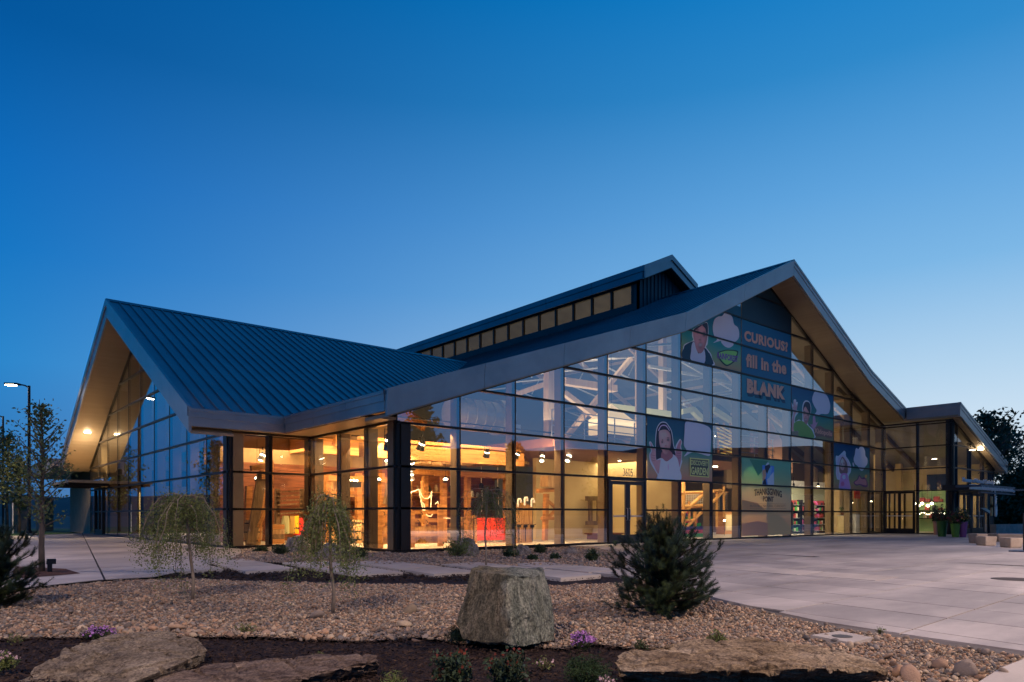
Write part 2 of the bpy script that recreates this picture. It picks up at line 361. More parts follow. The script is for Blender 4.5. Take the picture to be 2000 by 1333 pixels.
# stepping slabs between the two gravel beds
path = E('stepping_path', (0, 0, 0), 'path of staggered pale concrete stepping slabs crossing between the two gravel beds', 'path'); path['kind'] = 'structure'
for k in range(8):
    x0 = 3.45 + k * 1.12
    yc = 14.65 - (x0 + 0.5 - 4.9) * 1.22 + (0.35 if k % 2 else -0.25)
    for r_ in range(3):
        y0 = yc - 1.98 + r_ * 1.32
        sk = 0.12
        pts = [(x0 + 0.05 + sk * (r_), y0 + .03), (x0 + 1.05 + sk * r_, y0 + .03 + .04), (x0 + 1.05 + sk * (r_ + 1), y0 + 1.27 + .04), (x0 + 0.05 + sk * (r_ + 1), y0 + 1.27)]
        O('concrete_slab', MB().prism([(p[0], p[1], -0.05) for p in pts], (0, 0, 0.068 + random.uniform(-.006, .004))), M_CONC2, path)
# utility lid in the gravel, bottom-right walk
ul = E('utility_vault_lid', gp(1645, 1247), 'square grey concrete utility vault lid with a round iron cover, set in the gravel', 'utility lid')
c0 = gp(1645, 1247)
pts = [gp(*p) - c0 for p in ((1583, 1244), (1640, 1236), (1706, 1249), (1662, 1259))]
O('concrete_frame', MB().prism([(p.x, p.y, -0.04) for p in pts], (0, 0, 0.055)), M_CONC2, ul)
O('iron_cover', MB().lathe((0, 0, 0.0), [(0.08, 0.0), (0.08, 0.019), (0.07, 0.021)], 20), mat('iron', (0.13, 0.12, 0.11), 0.7, 0.4), ul)
sheet('walkway', P2([(1905, 1340), (1955, 1308), (2020, 1283), (2300, 1330), (2300, 1500), (1850, 1420)]), 0.012, M_CONC2)
O('drain_cover', MB().lathe(gp(1985, 1134) + Vector((0, 0, 0.0155)), [(0.34, 0), (0.34, 0.004), (0.3, 0.006)], 24), mat('iron2', (0.09, 0.07, 0.055), 0.7, 0.3), None, 'round brown drain cover let into the plaza near its right side', 'drain cover')

# ------------------------------------------------------------------ gravel: real stones, one object
GRAVEL_F = P2([(-300, 1178), (46, 1151), (191, 1136), (300, 1130), (380, 1129), (450, 1133), (700, 1139), (900, 1141), (1100, 1142), (1215, 1137), (1255, 1128), (1300, 1143), (1400, 1173), (1500, 1196), (1600, 1218), (1800, 1250), (2000, 1278), (2030, 1284), (1960, 1306), (1905, 1345), (1850, 1420), (1740, 1420), (1690, 1300), (1500, 1262), (1330, 1256), (1240, 1262), (1160, 1252), (1100, 1262), (1000, 1256), (900, 1252), (830, 1240), (700, 1248), (500, 1239), (300, 1240), (60, 1241), (-300, 1262)])
GRAVEL_B = P2([(470, 1073), (533, 1069), (607, 1068), (690, 1075), (776, 1081), (898, 1077), (1005, 1073), (1100, 1069), (1158, 1068), (1198, 1080), (1214, 1090), (1222, 1104), (1200, 1110), (1100, 1105), (1000, 1106), (900, 1106), (800, 1105), (700, 1101), (600, 1100), (500, 1097), (440, 1096), (460, 1088), (472, 1080)])
sheet('gravel_bed', GRAVEL_F, -0.022, M_GRAVELBASE); sheet('gravel_bed', GRAVEL_B, -0.012, M_GRAVELBASE)
bm = bmesh.new(); bmesh.ops.create_icosphere(bm, subdivisions=1, radius=1.0); ICO_V = np.array([v.co for v in bm.verts]); ICO_F = np.array([[v.index for v in f.verts] for f in bm.faces]); bm.free()
bm = bmesh.new(); bmesh.ops.create_icosphere(bm, subdivisions=2, radius=1.0); ICO2_V = np.array([v.co for v in bm.verts]); ICO2_F = np.array([[v.index for v in f.verts] for f in bm.faces]); bm.free()
def rots(nn):
    qn = RNG.normal(size=(nn, 4)); qn /= np.linalg.norm(qn, axis=1)[:, None]; w, x, y, z = qn.T
    return np.stack([np.stack([1 - 2 * (y * y + z * z), 2 * (x * y - z * w), 2 * (x * z + y * w)], -1), np.stack([2 * (x * y + z * w), 1 - 2 * (x * x + z * z), 2 * (y * z - x * w)], -1), np.stack([2 * (x * z - y * w), 2 * (y * z + x * w), 1 - 2 * (x * x + y * y)], -1)], 1)
STONE_COLS = np.array([(0.36, 0.25, 0.175), (0.42, 0.31, 0.225), (0.30, 0.205, 0.15), (0.25, 0.215, 0.19), (0.44, 0.35, 0.26), (0.20, 0.165, 0.145), (0.37, 0.235, 0.155), (0.17, 0.155, 0.15), (0.33, 0.27, 0.225)])
def stones(pos, size, fine):
    bv_, bf_ = (ICO2_V, ICO2_F) if fine else (ICO_V, ICO_F)
    nn = len(pos); R = rots(nn)
    jit = 1 + RNG.normal(0, 0.13, size=(nn, len(bv_)))
    sc = np.stack([RNG.uniform(0.8, 1.35, nn), RNG.uniform(0.65, 1.05, nn), RNG.uniform(0.42, 0.75, nn)], -1)
    V = bv_[None] * jit[..., None] * sc[:, None, :]; V = np.einsum('nij,nkj->nki', R, V)
    V[..., 2] *= 0.78
    V = V * size[:, None, None] + pos[:, None, :]
    Fa = bf_[None] + (np.arange(nn) * len(bv_))[:, None, None]
    ci = RNG.integers(0, len(STONE_COLS), nn); C = STONE_COLS[ci] * RNG.uniform(0.45, 1.15, nn)[:, None]
    C = np.repeat(C, len(bv_), 0)
    return V.reshape(-1, 3), Fa.reshape(-1, 3), C
def scatter(poly, dens, zfun):
    xs = [p[0] for p in poly]; ys = [p[1] for p in poly]; A = (max(xs) - min(xs)) * (max(ys) - min(ys)); nn = int(A * dens)
    X = RNG.uniform(min(xs), max(xs), nn); Y = RNG.uniform(min(ys), max(ys), nn); k = inside(poly, X, Y); return X[k], Y[k]
def in_view(X, Y, m=0.08):
    cx = _c * X - _s * Y; d = _s * X + _c * Y; return (d > 1.2) & (np.abs(cx / np.maximum(d, .1)) < 1000 / F_PX + m)
parts_ = []; base = 0
VV, FF, CC = [], [], []
def addst(v, f, c):
    global base
    VV.append(v); FF.append(f + base); CC.append(c); base += len(v)
X, Y = scatter(GRAVEL_F, 2080, None); k = in_view(X, Y, .04); X, Y = X[k], Y[k]; dd = _s * X + _c * Y; k = RNG.random(len(X)) < np.clip(1.25 - (dd - 6.0) * .11, .55, 1.0); X, Y, dd = X[k], Y[k], dd[k]
size = np.clip(RNG.lognormal(math.log(0.0112), 0.38, len(X)), 0.006, 0.04); Z = -0.020 + size * RNG.uniform(0.1, 0.9, len(X))
for sel, fine in ((dd < 4.9, True), (dd >= 4.9, False)): addst(*stones(np.stack([X[sel], Y[sel], Z[sel]], -1), size[sel], fine))
# larger cobbles gathered along the edge of the mulch
edge = [gp(x, y) for x, y in ((-60, 1240), (60, 1236), (180, 1236), (300, 1234), (420, 1236), (520, 1236), (640, 1244), (760, 1246), (860, 1238))]
for i in range(len(edge) - 1):
    for _ in range(16):
        t = random.random(); p = edge[i].lerp(edge[i + 1], t) + Vector((random.gauss(0, .12), random.gauss(0.12, .14), 0)); s_ = random.uniform(.02, .044)
        addst(*stones(np.array([[p.x, p.y, -0.02 + s_ * 0.35]]), np.array([s_]), True))
for px_, py_, s_ in ((620, 1205, .11), (800, 1195, .12), (790, 1222, .12), (585, 1208, .08), (1490, 1195, .05), (1735, 1284, .07), (1835, 1303, .12), (1885, 1316, .13), (1780, 1327, .12), (1755, 1318, .1), (1960, 1315, .07), (250, 1212, .06), (300, 1230, .09), (345, 1228, .1), (250, 1225, .08), (1560, 1226, .05), (1660, 1267, .06)):
    p = gp(px_, py_); addst(*stones(np.array([[p.x, p.y, s_ * 0.15]]), np.array([s_ * 0.62]), True))
X, Y = scatter(GRAVEL_B, 420, None); size = np.clip(RNG.lognormal(math.log(0.024), 0.3, len(X)), 0.014, 0.055)
addst(*stones(np.stack([X, Y, -0.012 + size * 0.4], -1), size, False))
gm = np_mesh('gravel', np.concatenate(VV), np.concatenate(FF), True)
ca = gm.color_attributes.new('stone', 'FLOAT_COLOR', 'POINT'); cc = np.concatenate(CC); ca.data.foreach_set('color', np.concatenate([cc, np.ones((len(cc), 1))], 1).astype(np.float32).ravel())
M_STONES = mat('river_gravel', (0.4, 0.3, 0.24), 0.8, bump=0.3, bscale=90)
at = M_STONES.node_tree.nodes.new('ShaderNodeAttribute'); at.attribute_name = 'stone'; M_STONES.node_tree.links.new(at.outputs['Color'], M_STONES.node_tree.nodes['Principled BSDF'].inputs['Base Color'])
O('gravel', gm, M_STONES, kind='stuff', label='loose tan and grey river gravel covering the planting beds', cat='gravel')
# bark chips on the mulch
BED = [(-3, 2), (0.2, 8), (2.4, 6.6), (3.6, 5.0), (4.6, 4.0), (5.2, 3), (5.2, 0.5), (2, 1.5)]
BED2 = [(2.0, 17.5), (4.5, 18.0), (13.5, 8.6), (12.0, 6.6), (9.0, 7.0), (3.6, 12.0)]
X, Y = scatter(BED, 1100, None); X2, Y2 = scatter(BED2, 260, None); X, Y = np.concatenate([X, X2]), np.concatenate([Y, Y2]); k = in_view(X, Y); X, Y = X[k], Y[k]
s_ = RNG.uniform(0.008, 0.024, len(X)) * np.where(Y > 8.5, 2.2, 1.0); R = rots(len(X)); bx = np.array([(-1, -.35, 0), (1, -.3, 0), (1.1, .35, 0.1), (-1, .3, 0.1)])
V = np.einsum('nij,kj->nki', R, bx); V[..., 2] *= 0.4; V = V * s_[:, None, None] + np.stack([X, Y, -0.025 + RNG.uniform(0, 0.012, len(X))], -1)[:, None, :]
O('bark_chips', np_mesh('bark_chips', V.reshape(-1, 3), np.arange(len(X) * 4).reshape(-1, 4)), mat('bark_chip', (0.055, 0.035, 0.024), 0.9, 0, (0.022, 0.015, 0.011), 9), kind='stuff', label='dark shredded bark chips scattered over the planting bed', cat='mulch')
# ------------------------------------------------------------------ the building
XA, YB, XC, YD, MOD = 7.604, 22.531, 10.3076, 17.0146, 2.1768
XE, YF, XF1 = 42.60, 13.50, 49.7
YA1 = 44.80; YC_A = 33.67; XR = 29.9
ZL = [0.0, 1.229, 2.40, 3.621, 4.842, 6.051, 7.261, 8.506, 9.692, 10.9, 12.2]
def zmain(x):
    a = abs(x - XR); return 12.35 - 0.4785 * a if a < 8 else 8.522 - 0.34 * (a - 8)
def zwing(y): return 10.10 - 0.51 * abs(y - YC_A)
def yval(x): return YC_A - (10.10 - zmain(x)) / 0.51       # where the wing roof dies into the main roof
XV_TOP = XR - (12.35 - 10.10) / 0.4785
bld = E('museum_building', (0, 0, 0), 'long glass walled museum with crossing grey metal gable roofs, lit warm from inside', 'building')

def glass_wall(name, label, axis, const, us, ztop, breaks=(), skip=(), inward=1, fins=True, fin_m=None, fin_d=0.42, zbase=0.0, gm=None):
    def P(u, z, d=0.0):                                    # d > 0 inside
        return (u, const + d * inward, z) if axis == 'x' else (const + d * inward, u, z)
    nrm = (0, inward, 0) if axis == 'x' else (inward, 0, 0)
    a, b = us[0], us[-1]
    wall = E(name, (0, 0, 0), label, None); wall.parent = bld
    O('sill', MB().prism([P(a, zbase, -.06), P(b, zbase, -.06), P(b, zbase, .12), P(a, zbase, .12)], (0, 0, 0.07)), M_FRAME, wall)
    ks = sorted(set([a, b] + [x for x in breaks if a < x < b]))
    for u0, u1 in zip(ks, ks[1:]):                         # head frame under the soffit
        O('head_rail', MB().beam(Vector(P(u0, ztop(u0) - .035, .03)), Vector(P(u1, ztop(u1) - .035, .03)), 0.16, 0.07), M_FRAME, wall)
    fm = fin_m or M_FIN
    for i, u in enumerate(us):
        zt = ztop(min(max(u, a + .01), b - .01)) - .05
        m2 = MB(); w = 0.017
        m2.prism([P(u - w, .03, -.012), P(u + w, .03, -.012), P(u + w, .03, .10), P(u - w, .03, .10)], (0, 0, zt - .03))
        O('mullion', m2, M_FRAME, wall)
        if fins:
            m3 = MB(); m3.prism([P(u - .055, .03, .101), P(u + .055, .03, .101), P(u + .055, .03, fin_d), P(u - .055, .03, fin_d)], (0, 0, zt - .03))
            O('fin_column', m3, fm, wall)
    for k, z in enumerate(ZL[1:], 1):
        segs = []
        for u0, u1 in zip(ks, ks[1:]):
            t0, t1 = ztop(u0), ztop(u1)
            if t0 <= z + .06 and t1 <= z + .06: continue
            s0, s1 = u0, u1
            if t0 < z + .06: s0 = u0 + (u1 - u0) * (z + .06 - t0) / (t1 - t0)
            if t1 < z + .06: s1 = u0 + (u1 - u0) * (z + .06 - t0) / (t1 - t0)
            if segs and abs(segs[-1][1] - s0) < 1e-4: segs[-1][1] = s1
            else: segs.append([s0, s1])
        for s0, s1 in segs:
            cuts = [(x0, x1) for (x0, x1, kk) in skip if kk == k]
            pieces = [(s0, s1)]
            for x0, x1 in cuts: pieces = [q_ for p_ in pieces for q_ in ((p_[0], min(p_[1], x0)), (max(p_[0], x1), p_[1])) if q_[1] - q_[0] > .02]
            for q0, q1 in pieces:
                m2 = MB(); m2.prism([P(q0, z - .032, -.055), P(q1, z - .032, -.055), P(q1, z - .032, .11), P(q0, z - .032, .11)], (0, 0, .064)); O('transom', m2, M_FRAME, wall)
    for u0, u1 in zip(us, us[1:]):
        for k in range(len(ZL) - 1):
            z0, z1 = max(ZL[k], zbase), ZL[k + 1]
            if any(x0 - .01 <= u0 and u1 <= x1 + .01 and kk == -(k + 1) for (x0, x1, kk) in skip): continue
            ss = [u0, u1] + [x for x in breaks if u0 < x < u1]
            ss2 = list(ss)
            so = sorted(ss)
            for p, q_ in zip(so, so[1:]):
                for zz in (z0, z1):
                    tp, tq = ztop(p) - zz, ztop(q_) - zz
                    if tp * tq < 0: ss2.append(p + (q_ - p) * tp / (tp - tq))
            ss2 = sorted(set(ss2)); top = [(x, min(z1, ztop(x))) for x in ss2 if ztop(x) >= z0 - 1e-6]
            if len(top) < 2: continue
            pts = [P(top[0][0], z0), P(top[-1][0], z0)] + [P(x, z) for x, z in reversed(top) if z > z0 + .01]
            if len(pts) < 3: continue
            O('pane', MB().poly(pts), gm or GLASS, wall)
    return wall

ztD = lambda x: zmain(x) - 0.685
usD = [XC + i * MOD for i in range(15)] + [XE]
DOOR_X = (XC + 4 * MOD, XC + 5 * MOD)
wD = glass_wall('gable_glass_wall', 'broad gable glass wall carrying the posters', 'x', YD, usD, ztD, breaks=(XR - 8, XR, XR + 8), skip=((*DOOR_X, 1), (*DOOR_X, -1), (*DOOR_X, -2)))
ztA = lambda y: zwing(y) - 0.76
usA = [YB + i * (YA1 - YB) / 10 for i in range(11)]
wA = glass_wall('gable_glass_wall', 'left gable glass wall reflecting the blue sky', 'y', XA, usA, ztA, breaks=(YC_A,))
wB = glass_wall('side_glass_wall', 'short glass wall beside the left gable', 'x', YB, [XA, 8.96, XC], lambda x: 3.68, fin_m=M_FIND, gm=GLASSD)
wC = glass_wall('side_glass_wall', 'glass wall under the low eave with dark columns', 'y', XC, [YD, 18.85, 20.6, YB], lambda y: 3.68, fin_m=M_FIND, gm=GLASSD)
wE = glass_wall('side_glass_wall', 'dark framed glass wall of the entry bay', 'y', XE, [YF, 15.25, YD], lambda y: 6.22, fin_m=M_FIND, fin_d=0.25, gm=GLASSD)
ztF = lambda x: zmain(x) - 0.685
FD = (43.45, 47.9)
usF = [XE, FD[0], 45.65, FD[1], XF1]
wF = glass_wall('entry_glass_wall', 'glass wall of the entrance bay under the falling eave', 'x', YF, usF, ztF, skip=((FD[0], FD[1], 1), (FD[0], FD[1], -1), (FD[0], FD[1], -2)), fin_m=M_FIND, fin_d=0.2, gm=GLASSD)
# corner posts of the entry bay
for px_, py_ in ((XE + .12, YF + .10), (XE + .50, YF + .14)):
    O('corner_post', MB().box(px_ - .11, px_ + .11, py_ - .05, py_ + .2, 0.0, 6.15), M_FIND, wE)
# plinth under the walls
O('plinth', MB().box(XC, XE, YD - .10, YD + .14, -.05, .028).box(XA, XC, YB - .10, YB + .14, -.05, .027), M_FRAME, bld)

def doors(parent_wall, x0, x1, y, zt, n=2, tag_=None):
    d = O('door', MB().box(x0 + .03, x0 + .12, y - .05, y + .1, 0.03, zt).box(x1 - .12, x1 - .03, y - .05, y + .1, 0.03, zt).box(x0 + .12, x1 - .12, y - .05, y + .1, zt - .10, zt), mat('door_metal', hexc(70, 66, 68), 0.4, 0.5), bld, tag_)
    w = (x1 - x0 - .24) / n
    for i in range(n):
        a, b = x0 + .12 + i * w + .012, x0 + .12 + (i + 1) * w - .012; m_ = MATS['door_metal']; z1 = zt - .115
        O('leaf_frame', MB().box(a, a + .12, y - .03, y + .03, .04, z1).box(b - .12, b, y - .03, y + .03, .04, z1).box(a + .12, b - .12, y - .03, y + .03, .04, .32).box(a + .12, b - .12, y - .03, y + .03, z1 - .13, z1), m_, d)
        O('glass_panel', MB().poly([(a + .12, y, .32), (b - .12, y, .32), (b - .12, y, z1 - .13), (a + .12, y, z1 - .13)]), CLEARG, d)
        hx = b - .06 if i % 2 == 0 else a + .06
        O('handle', MB().tube([(hx, y - .03, .85), (hx, y - .09, .87), (hx, y - .09, 1.28), (hx, y - .03, 1.30)], .014, 6), MATS['galvanised_duct'], d)
        O('push_bar', MB().box(a + .13, b - .13, y - .065, y - .04, .98, 1.03), MATS['galvanised_duct'], d)
    return d
doors(wD, DOOR_X[0], DOOR_X[1], YD, ZL[2], 2, 'double glass door below the house number')
doors(wF, FD[0], 45.65, YF, ZL[2] - .0, 2, 'left double door of the main entrance'); doors(wF, 45.65, FD[1], YF, ZL[2], 2, 'right double door of the main entrance')
dE = O('door', MB().box(XE - .08, XE + .08, 15.33, 15.42, .03, 2.36).box(XE - .08, XE + .08, 16.84, 16.93, .03, 2.36).box(XE - .08, XE + .08, 15.42, 16.84, 2.27, 2.36).box(XE - .04, XE + .04, 16.06, 16.20, .03, 2.27).box(XE - .04, XE + .04, 15.42, 16.06, .03, .3).box(XE - .04, XE + .04, 16.20, 16.84, .03, .3), M_FRAME, bld, 'dark double door in the side of the entry bay')
O('push_bar', MB().box(XE - .09, XE - .06, 15.45, 16.8, .98, 1.03), mat('galvanised_duct', (.6, .6, .6)), dE)
dA = O('door', MB().box(XA - .07, XA + .1, 41.35, 41.5, .03, 2.5).box(XA - .07, XA + .1, 43.3, 43.45, .03, 2.5).box(XA - .07, XA + .1, 41.5, 43.3, 2.4, 2.5).box(XA - .05, XA + .06, 42.3, 42.5, .03, 2.4).box(XA - .05, XA + .06, 41.5, 42.3, .03, .3).box(XA - .05, XA + .06, 42.5, 43.3, .03, .3), M_FRAME, bld, 'dark double door under the small canopy')
canA = O('door_canopy', MB().box(5.75, XA - .06, 39.4, 44.6, 2.62, 2.74), mat('canopy_timber', hexc(176, 156, 128), 0.6, 0, hexc(150, 130, 104), 3), bld, 'small flat canopy over the side door')
for i in range(6): O('bracket', MB().box(5.8, XA - .07, 39.7 + i * .92, 39.78 + i * .92, 2.50, 2.615), M_FRAME, canA)

# house number on the pane over the door: 3605
def text_mesh(s, size=1.0, extrude=0.0, bold=0.0, shear=0.0, spacing=1.0):
    cu = bpy.data.curves.new('lettering', 'FONT'); cu.body = s; cu.size = size; cu.extrude = extrude; cu.offset = bold; cu.shear = shear; cu.space_character = spacing; cu.resolution_u = 3
    cu.align_x = 'LEFT'
    o = bpy.data.objects.new('lettering', cu); COL.objects.link(o)
    bpy.context.view_layer.update()
    me = bpy.data.meshes.new_from_object(o); bpy.data.objects.remove(o); me.materials.clear(); return me
def letter(name, s, x0, x1, z0, z1, y, m, parent, bold=0.02, extrude=0.002, shear=0.0, tilt=0.0, spacing=1.0, arch=0.0, **kw):
    me = text_mesh(s, 1.0, extrude, bold, shear, spacing); co = np.zeros(len(me.vertices) * 3, np.float32); me.vertices.foreach_get('co', co); co = co.reshape(-1, 3)
    mn, mx_ = co.min(0), co.max(0); fx = (co[:, 0] - mn[0]) / (mx_[0] - mn[0]); fz = (co[:, 1] - mn[1]) / (mx_[1] - mn[1])
    X = x0 + fx * (x1 - x0); Z = z0 + fz * (z1 - z0) + tilt * (fx - .5) + arch * (1 - (2 * fx - 1) ** 2)
    co2 = np.stack([X, y - (co[:, 2] - mn[2]), Z], -1).astype(np.float32); me.vertices.foreach_set('co', co2.ravel()); me.update()
    return O(name, me, m, parent, **kw)
M_NUM = mat('number_vinyl', (0.10, 0.11, 0.13), 0.5)
pa, pb = onY(1217, 930, YD - .02), onY(1236, 916, YD - .02)
letter('house_number', '3605', pa.x, pb.x, pa.z, pb.z, YD - .012, M_NUM, bld, bold=.0, label='house number 3605 on the pane over the double door')

# ------------------------------------------------------------------ roofs
def slab(name, poly, zf, t0, t1, m, parent, label=None):
    mb = MB(); k = len(poly)
    top = [(p[0], p[1], zf(p[0], p[1]) - t0) for p in poly]; bot = [(p[0], p[1], zf(p[0], p[1]) - t1) for p in poly]
    mb.v = top + bot; mb.f = [tuple(range(k)), tuple(range(2 * k - 1, k - 1, -1))] + [(i, i + k, (i + 1) % k + k, (i + 1) % k) for i in range(k)]
    return O(name, mb, m, parent, label)
zm = lambda x, y: zmain(x); zw = lambda x, y: zwing(y)
YR, YBK, XRAKE = 15.739, 51.5, 6.277
XEV = 9.23
xb0, xb1 = XR - 8, XR + 8
# main roof: covering, insulated deck seen from inside, soffit outside
main_roof = slab('main_roof', [(xb1, YR), (42.36, YR), (42.36, 13.04), (50.6, 13.04), (50.6, YBK), (xb1, YBK)], zm, 0.0, 0.10, M_ROOFD, bld, 'broad dark metal roof over the main hall')
CLX0, CLX1, CLY0 = 27.92, 31.88, 22.92
slab('roof_slope', [(XR, YR), (xb1, YR), (xb1, YBK), (CLX1, YBK), (CLX1, CLY0), (XR, CLY0)], zm, 0.0, 0.10, M_ROOFD, main_roof)
slab('roof_slope', [(xb0, YR), (XR, YR), (XR, CLY0), (xb0, CLY0)], zm, 0.0, 0.10, M_ROOFD, main_roof)
yv = yval(xb0)
slab('roof_slope', [(xb0, CLY0), (CLX0, CLY0), (CLX0, YBK), (xb0, YBK), (xb0, 2 * YC_A - yv), (XV_TOP, YC_A), (xb0, yv)], zm, 0.0, 0.10, M_ROOFD, main_roof)
yve = yval(XEV)
slab('roof_slope', [(XEV, YR), (xb0, YR), (xb0, yv), (XEV, yve)], zm, 0.0, 0.10, M_ROOFD, main_roof)
# inner ceiling decks
for nm, poly in (('c', [(XR, YD), (xb1, YD), (xb1, YBK), (CLX1, YBK), (CLX1, CLY0), (XR, CLY0)]), ('d', [(xb0, YD), (XR, YD), (XR, CLY0), (xb0, CLY0)]),
                 ('e', [(xb0, CLY0), (CLX0, CLY0), (CLX0, YBK), (xb0, YBK), (xb0, 2 * YC_A - yv), (XV_TOP, YC_A), (xb0, yv)]), ('f', [(XEV + .14, YD), (xb0, YD), (xb0, yv), (XEV + .14, yve)]),
                 ('g', [(xb1, YD), (XE, YD), (XE, YF), (XF1 - .2, YF), (XF1 - .2, YBK), (xb1, YBK)])):
    slab('ceiling_deck', poly, zm, 0.34, 0.42, M_DECK, main_roof)
# soffits and rakes along the front gable
for poly in ([(XEV + .08, YR + .07), (xb0, YR + .07), (xb0, YD), (XEV + .08, YD)], [(xb0, YR + .07), (XR, YR + .07), (XR, YD), (xb0, YD)], [(XR, YR + .07), (xb1, YR + .07), (xb1, YD), (XR, YD)], [(xb1, YR + .07), (42.3, YR + .07), (42.3, YD), (xb1, YD)]):
    slab('soffit', poly, zm, 0.60, 0.685, M_SOFFIT, main_roof)
slab('soffit', [(XEV + .08, YD), (XC, YD), (XC, YB), (XEV + .08, YB - .48)], lambda x, y: 4.21, 0.45, 0.53, M_SOFFIT, main_roof)
slab('soffit', [(XE, 13.12), (50.5, 13.12), (50.5, YF), (XE, YF)], zm, 0.60, 0.685, M_SOFFIT, main_roof)
slab('soffit', [(42.3, 13.12), (XE, 13.12), (XE, YR + .07), (42.3, YR + .07)], lambda x, y: zmain(42.4), 0.60, 0.685, M_SOFFIT, main_roof)
slab('soffit', [(XF1, YF), (50.5, YF), (50.5, 30), (XF1, 30)], zm, 0.60, 0.685, M_SOFFIT, main_roof)
def rake(x0, x1, y, outward=-1, parent=None, seg=3.3):
    xs = [x0]; brk = [b for b in (xb0, XR, xb1) if x0 < b < x1]; ends = brk + [x1]
    while ends:
        e = ends[0]; nseg = max(1, round((e - xs[-1]) / seg)); s0 = xs[-1]
        xs += [s0 + (e - s0) * (i + 1) / nseg for i in range(nseg)]; ends.pop(0)
    for a, b in zip(xs, xs[1:]):
        g = 0.006
        mb = MB().prism([(a + g, y, zmain(a + g) + .045), (b - g, y, zmain(b - g) + .045), (b - g, y, zmain(b - g) - .24), (a + g, y, zmain(a + g) - .24)], (0, .11, 0))
        mb.prism([(a + g, y - .02, zmain(a + g) + .045), (b - g, y - .02, zmain(b - g) + .045), (b - g, y - .02, zmain(b - g) - .07), (a + g, y - .02, zmain(a + g) - .07)], (0, .019, 0))
        mb.prism([(a + g, y + .02, zmain(a + g) - .241), (b - g, y + .02, zmain(b - g) - .241), (b - g, y + .02, zmain(b - g) - .645), (a + g, y + .02, zmain(a + g) - .645)], (0, .08, 0))
        O('fascia_panel', mb, M_FASCIA, parent)
rake(XEV, 42.34, YR - .03, parent=main_roof); rake(42.36, 50.6, 13.01, parent=main_roof)
def eave_x(x, y0, y1, z, parent, face=-1, drop=0.50, seg=2.2, lo=0.24):   # fascia along Y, facing -X
    nseg = max(1, round(abs(y1 - y0) / seg))
    for i in range(nseg):
        a, b = y0 + (y1 - y0) * i / nseg + .005, y0 + (y1 - y0) * (i + 1) / nseg - .005
        mb = MB().box(x - .022, x + .05, a, b, z - lo, z + .03).box(x - .045, x - .023, a, b, z - .06, z + .03).box(x, x + .07, a, b, z - drop, z - lo - .001)
        O('fascia_panel', mb, M_FASCIA, parent)
def eave_y(y, x0, x1, z, parent, drop=0.50, seg=2.2, lo=0.24):
    nseg = max(1, round(abs(x1 - x0) / seg))
    for i in range(nseg):
        a, b = x0 + (x1 - x0) * i / nseg + .005, x0 + (x1 - x0) * (i + 1) / nseg - .005
        mb = MB().box(a, b, y - .022, y + .05, z - lo, z + .03).box(a, b, y - .045, y - .023, z - .06, z + .03).box(a, b, y, y + .07, z - drop, z - lo - .001)
        O('fascia_panel', mb, M_FASCIA, parent)
eave_x(XEV, YR + .09, yve - .02, 4.20, main_roof); eave_x(42.36, 13.02, YR - .06, zmain(42.36), main_roof, drop=.72)
# ribs of the main roof's left slope and of its front part
rb = MB()
yy = YR + .35
while yy < YBK:
    for xa, xb in ((XEV + .1, xb0), (xb0, XR)):
        if xa < xb0 - 1:
            if yy > yval(xb0) - .2: continue
            x_lo = xa
            if yy > yve: x_lo = XR - 8 - (8.522 - (10.10 - 0.51 * (YC_A - yy))) / 0.34 + .12
            rb.beam((x_lo, yy, zmain(x_lo) + .014), (xb, yy, zmain(xb) + .014), .035, .045)
        else:
            x_lo = xb0
            if yv < yy < 2 * YC_A - yv: x_lo = XR - (12.35 - (10.10 - 0.51 * abs(yy - YC_A))) / 0.4785 + .1
            x_hi = XR if yy < CLY0 else CLX0
            if x_hi - x_lo > .2: rb.beam((x_lo, yy, zmain(x_lo + .001) + .014), (x_hi, yy, zmain(x_hi) + .014), .035, .045)
    yy += 0.42
ro = O('roof_seams', rb, M_ROOFD, main_roof); ro['kind'] = 'stuff'
O('ridge_cap', MB().prism([(XR - .2, YR - .04, zmain(XR - .2) + .03), (XR, YR - .04, 12.42), (XR + .2, YR - .04, zmain(XR + .2) + .03)], (0, CLY0 - YR, 0)), M_ROOFD, main_roof)

# left wing roof, built panel by panel with a standing seam on each
wing_roof = slab('wing_roof', [(XRAKE, YC_A), (XV_TOP, YC_A), (xb0, 2 * YC_A - yv), (XEV, 2 * YC_A - yve), (XRAKE, 2 * YC_A - yve)], zw, 0.0, 0.10, M_ROOF, bld, 'steep blue grey standing seam roof of the left wing')
xs = [XRAKE + .06]
while xs[-1] < XV_TOP - .05: xs.append(min(xs[-1] + 0.41, XV_TOP))
def wy(x): return yve if x <= XEV else yval(x)
for a, b in zip(xs, xs[1:]):
    mids = [m_ for m_ in (XEV, xb0) if a < m_ < b]
    lowe = [(x, wy(x)) for x in [a] + mids + [b]]
    poly = lowe + [(b, YC_A), (a, YC_A)]
    if b - a < .02: continue
    mb = MB(); k = len(poly)
    if abs(area2(poly)) < .004: continue
    top = [(p[0], p[1], zwing(p[1])) for p in poly]
    mb.v = top + [(p[0], p[1], p[2] - .03) for p in top]; mb.f = [tuple(range(k)), tuple(range(2 * k - 1, k - 1, -1))] + [(i, i + k, (i + 1) % k + k, (i + 1) % k) for i in range(k)]
    y0 = wy(b) + .02
    if YC_A - y0 > .1: mb.beam((b - .018, y0, zwing(y0) + .026), (b - .018, YC_A - .02, zwing(YC_A - .02) + .026), .034, .055)
    O('roof_panel', mb, M_ROOF, wing_roof)
slab('ceiling_deck', [(XA, YB - .3), (XC, YB - .3), (XEV, yve + .0), (xb0, yv), (XV_TOP, YC_A), (XA, YC_A)], zw, 0.40, 0.46, M_DECK, wing_roof)
